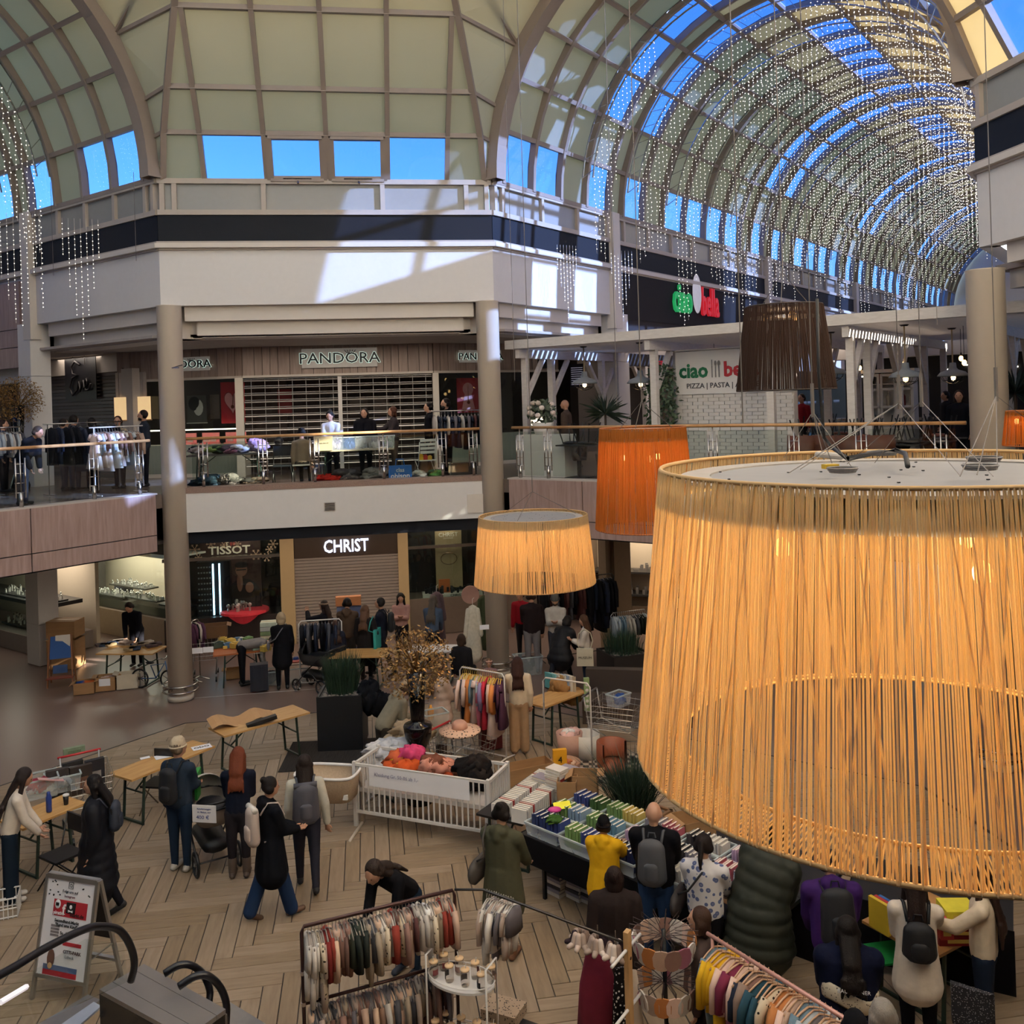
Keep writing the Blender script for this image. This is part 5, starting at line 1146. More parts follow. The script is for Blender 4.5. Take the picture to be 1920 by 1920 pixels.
MB().prism([(p.x,p.y) for p in (lerp(hx[1],hx[0],.02),hx[1]+Vector((.01,.01,0)),hx[2]+Vector((.01,.01,0)),lerp(hx[2],hx[3],.02))],0,1.0).build('side_sheet',mt('6f6a68',.4,.5),hs_)
s0=[DP(-60,1990,6.2),DP(0,1880,6.6),DP(50,1850,6.9)]
MB().tube([s0[1],s0[2]],.02,6).build('light_strip',mt('dcd8e0',.4,emit=.6),es)
bp=[G(x,y,.45) for x,y in((165,1872),(188,1882),(60,1990),(20,1960))]
MB().plate(bp,.04,(0,0,1)).build('balustrade_deck',mt('8d8a8a',.3,.7),es); bp=[G(x,y,.5) for x,y in((176,1882),(190,1890),(110,1960),(85,1945))]; MB().plate(bp,.02,(0,0,1)).build('inner_deck',mt('a8b0c0',.3,.4),es)
MB().plate([Vector((p.x,p.y,.0)) for p in [G(x,y,0) for x,y in((430,1880),(520,1935),(430,1990),(380,1930))]],.012,(0,0,1)).build('comb_plate',mt('a8a4a0',.35,.7),es)
gp=[DP(x,y,d) for x,y,d in((-100,1920,6.9),(160,1760,7.9),(232,1770,8.15),(240,1840,8.2),(150,1880,7.6),(-100,2000,6.6))]; MB().add(gp,[(0,1,2,3,4,5)]).build('balustrade_glass',RGLASS,es)
# ---- stroller
def wheel(T,c,r,n='wheel',rot=0):
    M_=Matrix.Translation(c)@Matrix.Rotation(rot,4,'Z')@Matrix.Rotation(pi/2,4,'Y'); m=MB(M_); m.tube([(r*math.cos(t),r*math.sin(t),0) for t in [i*2*pi/22 for i in range(22)]],.022,6,closed=True); wo=m.build(n,BLACK,T,True)
    m=MB(M_)
    for k in range(3): m.bar((r*math.cos(k*pi/3),r*math.sin(k*pi/3),0),(-r*math.cos(k*pi/3),-r*math.sin(k*pi/3),0),.012)
    m.lathe([(0,-.02),(.035,-.02),(.035,.02),(0,.02)],10); m.build('spokes',mt('6a6664',.4,.5),wo)
def stroller(lab,p,rz,body='8a8078',hood='17171a',s=1.0):
    T=thing('stroller',lab,'stroller',(p[0],p[1],0),rz); T.scale=(s,s,s)
    for x,y,r in((-.28,-.35,.15),(.28,-.35,.15),(-.24,.42,.12),(.24,.42,.12)): wheel(T,(x,y,r),r)
    fm_=mt('2a2829',.4,.4)
    for x in(-.26,.26): MB().tube([(x,-.35,.16),(x,.05,.5),(x,.42,.14)],.014,6).tube([(x,.2,.4),(x,-.4,.85),(x,-.62,1.0)],.014,6).build('frame',fm_,T,True)
    MB().tube([(-.26,-.62,1.0),(.26,-.62,1.0)],.018,6).build('handle',fm_,T,True); MB().tube([(-.28,-.35,.15),(.28,-.35,.15)],.012,6).build('axle',fm_,T)
    MB().cap((0,-.3,.33),(0,.28,.33),.13,.13,1.5,.8).build('under_basket',BLACK,T,True)
    m=MB(); pf=[(-.38,.62),(-.42,.82),(.42,.82),(.4,.62)]
    vs=[];N_=20
    for z,kx,ky in((.58,.2,.34),(.7,.24,.42),(.84,.26,.45)):
        for i in range(N_): t=2*pi*i/N_; vs.append((kx*math.copysign(abs(math.cos(t))**.6,math.cos(t)),ky*math.copysign(abs(math.sin(t))**.6,math.sin(t)),z))
    fs=[(a*N_+i,a*N_+(i+1)%N_,(a+1)*N_+(i+1)%N_,(a+1)*N_+i) for a in range(2) for i in range(N_)]+[tuple(range(N_))[::-1]]
    m.add(vs,fs); m.build('carrycot',mt(body,.7,bump=.1),T,True); MB().tube([(.26*math.copysign(abs(math.cos(t))**.6,math.cos(t)),.45*math.copysign(abs(math.sin(t))**.6,math.sin(t)),.84) for t in [2*pi*i/24 for i in range(24)]],.014,6,closed=True).build('rim',BLACK,T,True)
    MB().lathe([(.265*math.cos(a_),.265*math.sin(a_)) for a_ in [pi/2*i/7 for i in range(8)]],16,(0,0,0),pi*.0,pi).build('hood',mt(hood,.6),T,True).matrix_local=Matrix.Translation((0,.18,.84))@Matrix.Scale(1.05,4,(0,1,0))
    MB().ell((0,-.1,.8),(.2,.28,.05)).build('cover',BLACK,T,True)
    return T
S1=stroller('grey and black pram with a handwritten price sheet on its side',g(396,1612),.4,'8d8279','b7ada4')
p=DP(383,1542,12.62); o=MB().box(-.155,.155,-.003,.003,-.12,.12).build('price_sheet',PAPER); o.location=DP(383,1526,12.05); o.rotation_euler=(.15,.06,-.2); tag(o,'white handwritten sheet reading 400 € hung on the pram','paper')
txt('Kinderwagen',.035,mt('3a4a90',.5),T3(0,-.006,.06),o,'lettering',.001); txt('m. Babys. nur',.032,mt('3a4a90',.5),T3(0,-.006,.015),o,'lettering',.001); txt('400 €',.07,mt('4a5aa0',.5),T3(-.02,-.006,-.07),o,'lettering',.001)
stroller('dark pram with grey fur lining among the shoppers behind the black planter',g(596,1292),.9,'3a3836','1c1b1d',.95)
# bedside cot (beige) right of woman with grey backpack
T=thing('bedside_cot','beige bedside baby cot on a slanted foot behind the woman with the grey backpack','cot',g(615,1560),-.35)
m=MB()
for s in(-1,1): m.tube([(s*.42,-.25,.0),(s*.42,.3,.04)],.025,6)
m.tube([(-.42,.3,.04),(-.42,.32,.75)],.028,8).tube([(.42,.3,.04),(.42,.32,.62),(.4,.2,.82)],.04,8); m.build('leg',mt('b3a595',.5),T,True)
m=MB(); vs=[]
for z,k in((.5,.9),(.85,1.0)):
    for i in range(24): t=2*pi*i/24; vs.append((.45*k*math.copysign(abs(math.cos(t))**.5,math.cos(t)),.28*k*math.copysign(abs(math.sin(t))**.5,math.sin(t))+.05,z))
m.add(vs,[(i,(i+1)%24,24+(i+1)%24,24+i) for i in range(24)]+[tuple(range(24))[::-1]]); m.build('basket_side',mt('b59f86',.8,noise=.2,scale=40,bump=.2),T,True)
MB().tube([vs[24+i] for i in range(24)],.022,6,closed=True).build('padded_rim',mt('d8d4d2',.6),T,True); MB().box(-.38,.38,-.18,.27,.55,.62).build('mattress',WHITE,T)
# white slatted cot full of hanging things
a=g(668,1548);b=g(888,1585); d=(b-a);rz=math.atan2(d.y,d.x); L=d.length+.25
T=thing('baby_cot','white slatted baby cot with a long paper banner in the middle of the hall','cot',(a.x,a.y,0),rz)
for y,nm in((0,'near'),(.68,'far')):
    MB().box(0,L,y-.015,y+.015,.88,.92).box(0,L,y-.015,y+.015,.2,.24).build('rail',WHITE,T)
    for i in range(24): x=.05+i*(L-.1)/23; MB().box(x-.01,x+.01,y-.008,y+.008,.24,.88).build('slat',WHITE,T)
for x in(0,L):
    MB().box(x-.02,x+.02,-.02,.7,.88,.92).box(x-.02,x+.02,-.02,.7,.2,.24).build('rail',WHITE,T)
    for i in range(9): y=.05+i*.072; MB().box(x-.01,x+.01,y-.01,y+.01,.24,.88).build('slat',WHITE,T)
    for y in(0,.68): MB().box(x-.025,x+.025,y-.025,y+.025,0,.94).build('post',WHITE,T)
MB().box(0.02,L-.02,.02,.66,.5,.56).build('mattress',mt('b9b4b0',.7),T)
o=MB().add([(x,-.022-.004*math.sin(x*9),z+.0*x) for z in(.62,.9) for x in [L*.12+i*L*.05 for i in range(16)]],[(i,i+1,17+i,16+i) for i in range(15)]).build('paper_banner',PAPER); o.matrix_world=Matrix.Translation((a.x,a.y,0.0))@Matrix.Rotation(rz,4,'Z'); tag(o,'long white paper banner with faint handwriting taped along the cot rail','paper')
txt('Kleidung Gr. 50-86 ab 1,-',.07,mt('8a86a0',.5),T3(L*.12+.45,-.03,.78),o,'lettering',.001)
clothes_heap('bright pink, yellow and orange clothes heap in the cot',T.matrix_world@Vector((0,0,0)) if False else (a+d.normalized()*.55+Vector((-d.y,d.x,0)).normalized()*.45),.56,.3,.22,.5,['d04a78','d8b030','c8582c','c06040'],8)
clothes_heap('heap of orange and brown children clothes beside the bright heap',(a+d.normalized()*1.15+Vector((-d.y,d.x,0)).normalized()*.4),.56,.3,.22,.45,['b8502c','a05a40','c88a78','7a4a3a'],8)
clothes_heap('dark clothes heap at the right end of the cot',(a+d.normalized()*1.75+Vector((-d.y,d.x,0)).normalized()*.4),.56,.3,.22,.5,['1c1a1b','2a2422','3a302c'],8)
# folded knit items hanging in cot right half (as folded garments)
# grass planters
def grassplanter(lab,p,rz,sx,h,gh,mat,n=520,r=.3,lean=.35,col='2c4230'):
    T=thing('grass_planter',lab,'plant',(p[0],p[1],0),rz); MB().box(-sx/2,sx/2,-sx/2,sx/2,0,h-.03).build('pot',mat,T); m=MB()
    m.box(-sx/2,sx/2,-sx/2,-sx/2+.04,h-.03,h).box(-sx/2,sx/2,sx/2-.04,sx/2,h-.03,h).box(-sx/2,-sx/2+.04,-sx/2,sx/2,h-.03,h).box(sx/2-.04,sx/2,-sx/2,sx/2,h-.03,h).build('pot_rim',mat,T)
    m=MB()
    for i in range(90): m.cb((R_.uniform(-.4,.4)*sx,R_.uniform(-.4,.4)*sx,h-.025),(.04,.04,.03),R_.uniform(0,3))
    m.build('pebbles',mt('8a8078',.7,noise=.4),T)['kind']='stuff'
    m=MB()
    for i in range(n):
        a=R_.uniform(0,6.28);r_=r*math.sqrt(R_.random()); x,y=r_*math.cos(a),r_*math.sin(a); b=R_.uniform(0,6.28);l=R_.uniform(.1,1)*lean*(r_/r+.3); hh=gh*R_.uniform(.6,1.05); s_=.006
        dx,dy=(math.cos(a)+math.cos(b)*.4)*l*gh,(math.sin(a)+math.sin(b)*.4)*l*gh; w_=Vector((-math.sin(b),math.cos(b),0))*s_
        p0=Vector((x,y,h-.03));p1=p0+Vector((dx*.4,dy*.4,hh*.6));p2=p0+Vector((dx,dy,hh))
        m.add([p0-w_,p0+w_,p1+w_,p1-w_,p2],[(0,1,2,3),(3,2,4)])
    m.build('grass',mt(col,.6,noise=.3),T)['kind']='stuff'; return T
pa,pb=g(600,1405),g(688,1410)
grassplanter('tall black square planter with green grass in the middle of the hall',((pa.x+pb.x)/2,(pa.y+pb.y)/2+.38),-.12,.8,.97,.72,mt('15171b',.5),620,.27,.25)
o=MB().box(-.9,.9,-.7,.7,.001,.012).build('floor_mat',mt('2a2624',.9,kind='grain',c2='3a3532',scale=4,str3=(14,1,1))); o.location=((pa+pb)/2+Vector((-.1,-.15,0))); o.rotation_euler=(0,0,-.1); tag(o,'dark ribbed mat under the black grass planter','mat')
grassplanter('square wooden planter with dark grass behind the book table',Vector((G(1180,1525,.72).x+.08,G(1180,1525,.72).y+.06,0)),-.934,.72,.72,.75,mt('8a6648',.6),620,.2,.6,'26382a')
grassplanter('low dark planter bed with grass before the right clothes rail',g(1170,1262),.2,.9,.5,.5,mt('241f1d',.6),420,.4,.25)
# golden trees
def goldtree(lab,p,z,s=1):
    T=thing('golden_tree',lab,'tree',(p[0],p[1],z)); T.scale=(s,s,s); bl=mt('120f10',.12)
    MB().lathe([(.0,0),(.2,0),(.22,.1),(.12,.4),(.05,.6),(.07,.66),(.05,.72),(.12,.82),(.2,1.0),(.225,1.17),(.21,1.2),(.11,1.22),(.105,1.3),(.15,2.0),(.0,2.02)],28).build('urn',bl,T,True)
    m=MB()
    for i in range(46):
        a=R_.uniform(0,6.28);e_=R_.uniform(-.45,1.5);d=Vector((math.cos(a)*math.cos(e_)*.62,math.sin(a)*math.cos(e_)*.62,math.sin(e_)*.6+.05)); m.tube([(0,0,1.95),Vector((0,0,2.05))+d*.5,Vector((0,0,2.0))+d],[.01,.006,.003],4)
    m.build('branches',mt('6a4c28',.5,.4),T)
    m=leafcloud(1500,.6,(0,0,2.12),.03); m.build('golden_leaf',mt('8a6a3c',.4,.5,noise=.45),T)['kind']='stuff'
    return T
goldtree('golden dried-leaf tree in a tall glossy black urn in the middle of the hall',g(800,1502)+Vector((-.1,0,0)),0,1.0)
q=onplane(35,800,(-7,3.0,0),(0,1,0)); goldtree('golden dried-leaf tree at the upper left edge',(q.x,q.y),UF,1.0)
# things round the golden tree
T=thing('hat','huge leopard-print sun hat with pink crown on the middle cart','hat',g(862,1372,.95)); MB().lathe([(0.0,.02),(.12,.02),(.33,0),(.33,.03),(.13,.06),(0,.06)],28).build('brim',mt('e0b8a0',.7,kind='leopard',scale=16,c2='e0b8a0') if False else mt('d8b49c',.7,kind='dots',scale=20,c2='1c1614'),T,True); MB().lathe([(.13,.04),(.12,.13),(.08,.17),(0,.16)],20).build('crown',mt('c99a86',.7),T,True)
MB().lathe([(0.0,.02),(.33,0),(.33,.012),(0,.03)],28)
cart('shopping cart under the leopard hat',g(868,1500)+Vector((.05,.1,0)),.8)
clothes_heap('heap of white and grey sheets left of the golden tree',g(715,1420,.7),.55,.42,.3,.4,['c9c8cc','b8b9c0','d8d4d4'],8)
clothes_heap('cream bags and clothes piled behind the urn',g(770,1395,.7),.6,.4,.35,.45,['c2a98a','b8a488','cbb89c'],8)
beer_table(g(700,1430,.6),g(800,1400,.6),.6,'low table hidden under the white and cream heaps',z=.58)
T=plastic_tub('tall off-white plastic bin behind the urn',g(815,1375,.75),.3,.4,.3,.5,.6,None,'c9c5ba')
o=MB().lathe([(.05,0),(.055,.16),(.02,.2),(.02,.23)],12).build('detergent_bottle',mt('e0962a',.4),None,True); o.location=g(808,1348,.9); tag(o,'orange squeeze bottle right of the urn','bottle')
clothes_heap('black backpack and coat hanging at the right side of the black planter',g(705,1340,.55),.45,.28,.2,.8,['15161a','1b1c20'],6)
# child rack (white) with garments built later; empty white rack
def pipe_rack(lab,pts,r,mat,feet=True,name='clothes_rack',mid=None):
    c=sum(pts,Vector())/len(pts); T=thing(name,lab,'clothes rack',(c.x,c.y,0)); O=Vector((c.x,c.y,0))
    P=[p-O for p in pts]; d=(P[-1]-P[0]); d.z=0; d.normalize(); nrm=Vector((-d.y,d.x,0))
    top=[Vector((P[0].x,P[0].y,.08)),P[0]-Vector((0,0,.06)),P[0]+d*.05]+P[1:-1]+[P[-1]-d*.05,P[-1]-Vector((0,0,.06)),Vector((P[-1].x,P[-1].y,.08))]
    MB().tube(top,r,8).build('frame',mat,T,True)
    if feet:
        for p in(P[0],P[-1]): MB().tube([Vector((p.x,p.y,.05))-nrm*.25,Vector((p.x,p.y,.08)),Vector((p.x,p.y,.05))+nrm*.25],r,6).build('foot',mat,T,True)
        MB().tube([Vector((P[0].x,P[0].y,.1)),Vector((P[-1].x,P[-1].y,.1))],r*.8,6).build('lower_bar',mat,T)
    return T
ka,kb=g(862,1250,1.5),g(945,1264,1.5)
pipe_rack('white clothes rack loaded with colourful baby clothes',[ka,kb],.014,WHITE)
ea,eb=g(1018,1270,1.5),g(1106,1282,1.5)
pipe_rack('empty white clothes rack right of the woman in beige trousers',[ea,eb],.014,WHITE)
# benches / boxes behind
beer_table(g(1000,1320,.75),g(1080,1290,.75),.55,'pine table behind the empty rack')
for i in range(8):
    p=g(1030+i*3,1290+i*1,.75); o=MB().box(-.015,.015,-.11,.11,0,.28).build('book',mt(['5a9a9a','7ab0b0','c9c4b8','b08a5a','c8c0b0','8a9ab0','d0c8bc','b8a890'][i],.6)); o.location=p+Vector((0.03*i,0,0)); o.rotation_euler=(0,0,.5); tag(o,'standing ring binder on the pine table, '+ordn(i)+' from the left','book',group='binders on the pine table')
p=g(1060,1330,.4); clothes_heap('tan felt poncho draped over the table edge',p,.45,.3,.2,.6,['8f6a42','9a7348'],6)
T=thing('tubular_bag','tall green striped packaged roll standing upright','package',g(1101,1332,.4)); MB().box(-.05,.05,-.03,.03,0,.6).build('pack',mt('8aa070',.5),T)
for i in range(5): MB().ell((0,-.032,.08+i*.1),(.03,.004,.03)).build('print_dot',WHITE,T)
def basket(lab,p,col,r=.24,h=.42,fill=None,z=0):
    T=thing('fabric_basket',lab,'basket',(p[0],p[1],z)); MB().lathe([(r*.8,0),(r*1.0,h),(r*.94,h),(r*.76,.02)],24).build('basket_wall',mt(col,.8,bump=.2),T,True)
    if fill: heap(T,r*.8,r*.8,h*.8,h*.5,fill,6)
    return T
basket('blush pink basket heaped with white and pink clothes',g(1068,1400,.2),'c0998a',.23,.4,['d8b0a8','d4d0cc','c88a88'],.05); basket('white woven basket right of the pink one',g(1100,1420),'c9c5be',.24,.42)
basket('low basket with orange patterned pillows in front of the pink basket',g(1060,1450),'b08870',.26,.2,['c98050','d09a70','b86a4a','d8b8a0'])
T=thing('yellow_package','yellow paper package with a black number 4','package',g(1050,1440,.25)); MB().box(-.11,.11,-.04,.04,0,.3).build('pack',mt('e0a020',.5),T); txt('4',.14,BLACK,T3(0,-.045,.1),T,'lettering',.002)
T=thing('checkered_mat','black and white checkered mat in front of the seating','mat',g(1150,1440)); m=MB();m2=MB()
for i in range(16):
    for j in range(12): (m if (i+j)%2 else m2).box(-.8+i*.1,-.7+i*.1,-.6+j*.1,-.5+j*.1,.0,.012)
m.build('dark_check',mt('3a2c28',.8),T); m2.build('light_check',mt('a39484',.8),T); T.rotation_euler=(0,0,-.2)
cart('shopping cart with a blue crate at the right below the lamp',g(1160,1415),.9,handle='4a4644')
plastic_tub('blue and white crate in the right cart',g(1160,1322,.75),.6,.36,.28,.2,.75,['2c4a8a','3a5a9a'],'d0d4dc')
T=thing('seating_block','long brown padded bench around the right planter','bench',g(1165,1350),-.35); MB().box(-.7,1.4,-.3,.35,0,.42).build('seat',mt('4a3c34',.6),T); MB().box(-.7,1.4,.35,.55,0,.85).build('backrest',mt('3c302a',.6),T)
T=thing('tub_chair','rust leather tub chair before the grass planter','chair',g(1135,1490)+Vector((.2,.3,0)),.3); T.scale=(.82,.82,.9); MB().lathe([(.27,.25),(.3,.45),(.29,.78),(.25,.78),(.24,.45)],20,(0,0,0),-.4,pi+.4).build('backrest',mt('8a4a30',.5),T,True); MB().lathe([(0,.25),(.25,.27),(.25,.42),(0,.45)],20).build('seat',mt('8a4a30',.5),T,True)
for x in(-.18,.18):
    for y in(-.18,.18): MB().tube([(x,y,.27),(x*1.2,y*1.2,0)],.012,6).build('leg',BLACK,T)
beer_table(g(1005,1478,.72),g(1115,1528,.72),.7,'dark table under the cartons and book stacks',z=.72,mat=BLACK)
# cardboard boxes near the book table
cbox('carton','long open brown carton lying on another carton left of the books',g(990,1462,.35),-.75+1.0,.75,.32,.22,z=.38,flaps=False)
cbox('carton','long closed carton under the open one',g(990,1462,.35),-.75+1.0,.75,.32,.18,z=.2,open_=False)
cbox('carton','upright brown carton between the book stacks and the grass',g(1098,1500,.75),-.3,.34,.3,.4,z=.72,flaps=True)
cbox('carton','narrower open carton left of the upright one',g(1065,1505,.75),-.3,.26,.3,.36,z=.72,flaps=False)
cbox('carton','open carton lying before the wooden planter',g(1125,1530,.75),-.2,.4,.3,.16,z=.72)
cbox('carton','open carton between the man in black and the leopard sweater woman',g(1300,1560,.8),.2,.42,.36,.2,z=.8)
T=thing('orange_chair','orange plastic chair shell under the huge lamp','chair',g(1362,1640)+Vector((0,.2,0)),.3); MB().lathe([(.0,.42),(.22,.44),(.24,.5),(.22,.8),(.2,.8),(.22,.52),(0,.47)],20,(0,0,0)).build('seat',mt('c8802a',.5),T,True); 
for x in(-.15,.15): MB().tube([(x,0,.44),(x*1.3,.1,0)],.014,6).build('leg',BLACK,T)
# ---- book table
b0=g(975,1562,.75); bd=Vector((.595,-.804,0)); bn=Vector((.804,.595,0)); brz=math.atan2(bd.y,bd.x)
T=thing('book_table','long table with a black cloth carrying tubs of books','table',(b0.x,b0.y,0),brz); TLn=3.3;TWd=1.2
MB().box(0,TLn,0,TWd,.7,.745).build('table_top',BLACK,T); MB().box(-.01,TLn,-.015,.0,.42,.75).box(-.015,0,0,TWd,.42,.75).build('black_cloth',mt('111013',.9,noise=.3),T)
for x in(.3,1.6,3.0):
    for y in(.1,1.1): MB().box(x-.02,x+.02,y-.02,y+.02,0,.7).build('leg',BLACK,T)
bl_=lambda x,y,z: b0+bd*x+bn*y+Vector((0,0,z-.75))
def bookmesh(w_,d_,h_):
    m=MB(); m.box(-w_/2,-w_/2+.003,-d_/2,d_/2,0,h_).box(w_/2-.003,w_/2,-d_/2,d_/2,0,h_).box(-w_/2,w_/2,-d_/2,-d_/2+.003,0,h_); return m
BPG=mt('d8cfc0',.8); bkp={}
def book(p,rz,w_,d_,h_,col,lab,group,tilt=0,flat=False,up=True):
    k=(w_,d_,h_)
    if k not in bkp:
        bkp[k]=(bookmesh(*k).mesh('book',CARD),MB().box(-w_/2+.003,w_/2-.003,-d_/2+.003,d_/2-.006,.004,h_-.004).mesh('pages',BPG))
    o=bpy.data.objects.new('book',bkp[k][0]); COL.objects.link(o); o.material_slots[0].link='OBJECT'; o.material_slots[0].material=mt(col,.5,noise=.15); c_=bpy.data.objects.new('pages',bkp[k][1]); COL.objects.link(c_); c_.parent=o
    o.location=p; o.rotation_euler=(tilt,0,rz) if not flat else (0,pi/2,rz); tag(o,lab,'book',group); return o
CN={'d8d4d0':'white','c9c2bc':'off-white','2c3a6a':'dark blue','3c4a8a':'blue','7a9a5a':'green','4a6a3a':'dark green','8aa0b8':'pale blue','6a90a8':'teal blue','b89ab8':'lilac','b05a6a':'rose','3a3438':'black','a83a3a':'red','c8b060':'yellow','8a8490':'grey'}
rows=[(.05,.02,['2c3a6a','3c4a8a'],10),(.05,.42,['7a9a5a','8aa0b8'],10),(.05,.82,['3c4a8a','4a6a3a'],9),(.6,.02,['7a9a5a','3c4a8a'],12),(.6,.42,['7a9a5a','6a90a8'],12),(.6,.82,['7a9a5a','c8b060'],11),(1.2,.02,['3a3438','2c3a6a'],11),(1.2,.42,['b89ab8','8a8490'],12),(1.2,.82,['8a8490','b05a6a'],12),(1.8,.02,['b89ab8','d8d4d0'],10),(1.8,.42,['3a3438','8a8490'],12),(1.8,.82,['3a3438','c9c2bc'],12),(2.4,.42,['b05a6a','8a8490'],9),(2.4,.82,['b89ab8','8a8490'],9)]
names=['front left','second from left in the middle','left back']
for ri,(x,y,cl_,n) in enumerate(rows):
    pos=f"{ordn(int(x/.6+.2))} column of tubs from the left, {['front','middle','back'][int(y/.4)]} row"
    plastic_tub('clear book tub, '+pos,bl_(x+.28,y+.19,.75),brz,.54,.37,.15,.746,None,'dfe6ea','clear book tubs')
    n=min(n+2,13)
    for i in range(n):
        c=cl_[0] if i<n*.5 else cl_[1]; t=(i+.5)/n
        book(bl_(x+.035+t*.49,y+.19,.765),brz,.03,.2 if i%3 else .17,.21+.02*(i%2),c,f'{CN[c]} book, {ordn(i)} in its tub, {pos}','books in the tubs')
for i,(pa,pb_,w_) in enumerate(((g(1290,1570,.74),g(1560,1655,.74),1.0),(g(1600,1640,.74),g(1900,1700,.74),1.0))):
    c_=(pa+pb_)/2; d_=pb_-pa; T=thing('cloth_table',['long black cloth table in the shade under the huge lamp','second black cloth table under the right part of the huge lamp'][i],'table',(c_.x,c_.y,0),math.atan2(d_.y,d_.x)); l_=d_.length/2
    MB().box(-l_,l_,-w_/2,w_/2,.7,.74).build('table_top',BLACK,T); MB().box(-l_-.01,l_+.01,-w_/2-.012,-w_/2,.1,.745).box(-l_-.015,-l_,-w_/2,w_/2,.1,.745).build('black_cloth',mt('111013',.9,noise=.3),T)
    for x in(-l_+.2,l_-.2): MB().box(x-.02,x+.02,-.02,.02,0,.7).build('leg',BLACK,T)
# white books in two long rows at the left back and stacks
w0=g(945,1545,.8); 
T=beer_table(g(935,1535,.72),g(1035,1460,.72),.7,'table with rows of white paperbacks left of the book tubs',z=.72,mat=BLACK)
ta,tb=g(930,1530,.75),g(1020,1462,.75); dd_=(tb-ta); nn_=Vector((-dd_.y,dd_.x,0)).normalized()
for r_ in range(2):
    for i in range(26):
        c='d8d4d0' if i%9!=4 else 'a83a3a'; book(ta+dd_*(i/26)-nn_*(.05+r_*.3)+Vector((0,0,-.02)),math.atan2(dd_.y,dd_.x),.028,.22,.18,c,f'{CN[c]} paperback, {ordn(i)} of the {"left" if r_==0 else "right"} long row','white paperbacks in rows')
def stack(px,py,z,n,cols,lab,rz,w_=.19,d_=.26,t=.035):
    p=g(px,py,z)
    for i in range(n): book(p+Vector((R_.uniform(-.008,.008)-t/2*0,R_.uniform(-.008,.008),i*(t+.002)+t/2)),rz+R_.uniform(-.06,.06),t,d_,w_,cols[i%len(cols)],f'{lab}, {ordn(i)} from the bottom',lab,flat=True)
stack(1037,1500,.74,11,['d8d4d0','c9c2bc','c9c2bc','a83a3a'],'book of the tall stack beside the cartons',.7)
stack(1010,1490,.74,6,['c9c2bc','8a8490'],'book of the low stack left of the tall one',.7); stack(1060,1478,.74,7,['8a8490','c9c2bc'],'book of the stack behind the tall one',.7)
for i,(x,n) in enumerate(((1040,6),(1075,8),(1100,8))): stack(x,1665+i*8,0,n,['c9c2bc','8a8490','3a3438'],['book stacked under the table on the left','book stacked under the table in the middle','book stacked under the table on the right'][i],brz,.22,.28,.04)
stack(1378,1715,.55,17,['d8d4d0','8aa0b8','c9c2bc'],'comic of the high stack right of the leopard sweater',-.3,.22,.3,.022)
o=MB().box(-.11,.11,-.05,.05,0,.004).build('price_card',mt('e8e030',.5)); o.location=g(1054,1510,1.0); o.rotation_euler=(.6,0,.1); tag(o,'neon yellow price card among the books','card')
o=MB().ell((0,0,0),(.09,.07,.03)).build('pink_pouch',mt('c83a88',.5),None,True); o.location=g(1040,1518,1.0); tag(o,'small magenta pouch on the books','pouch')
clothes_heap('camouflage green cloth lying on the middle books',g(1042,1542,.98),.97,.13,.11,.1,['4a6a2c','3c5a28'],5)
beer_table(g(1330,1640,.75),g(1460,1700,.75),.7,'table with wooden toys behind the olive puffer coat',mat=mt('7a5838',.5))
for i in range(16):
    p=g(1360+80*i/16,1630+R_.uniform(-15,25),.8); T=thing('toy_figure',f'small brown toy animal behind the leopard sweater, {ordn(i)} from the left','toy',p-Vector((0,0,.05)),R_.uniform(0,6),'small brown toy animals'); 
    MB().ell((0,0,.07),(.05,.025,.03),8,5).ell((.05,0,.1),(.02,.015,.02),6,4).build('toy_body',mt(R_.choice(['5a4030','3a2c24','8a6a4a']),.5),T,True); m=MB()
    for x in(-.03,.03):
        for y in(-.012,.012): m.box(x-.006,x+.006,y-.006,y+.006,0,.06)
    m.build('toy_leg',mt('4a3428',.5),T)
# right side table with red game boxes
beer_table(g(1680,1760,.75),g(1800,1700,.75),.8,'table with board games at the lower right',mat=mt('a87844',.5))
for i,(x,y,sx,sz,c) in enumerate([(1790,1740,.4,.09,'8a1f24'),(1790,1726,.38,.08,'7a1a20'),(1790,1712,.36,.07,'b06030'),(1795,1700,.3,.12,'d8c838'),(1765,1712,.12,.12,'b83030')]):
    p=g(x,y+10,.8+i*.08); T=thing('game_box',['dark red game box, bottom of the pile','dark red game box, second of the pile','brown game box in the pile','yellow game box on top of the pile','small red game box left of the yellow one'][i],'box',(p.x,p.y,.75+[0,.09,.17,.24,.24][i]),-.2)
    MB().box(-sx/2,sx/2,-.13,.13,0,sz).build('carton',mt(c,.5,noise=.2),T); MB().box(-sx*.3,sx*.3,-.133,-.13,sz*.3,sz*.7).build('title_strip',mt('d8b860',.5),T)
for i,(x,c) in enumerate(((1650,'c8a830'),(1660,'a82c30'),(1668,'2c5a9a'))):
    o=MB().box(-.02,.02,-.12,.12,0,.3).build('book',mt(c,.5)); o.location=g(x,1745,.75); o.rotation_euler=(0,0,.3); tag(o,['yellow','red','blue'][i]+' upright book at the left end of the games table','book')
o=MB().box(-.25,.25,-.18,.18,0,.02).build('green_blanket',mt('1f7a3a',.9,bump=.4)); o.location=g(1655,1790,.5); tag(o,'bright green mat by the navy jacket woman','blanket')
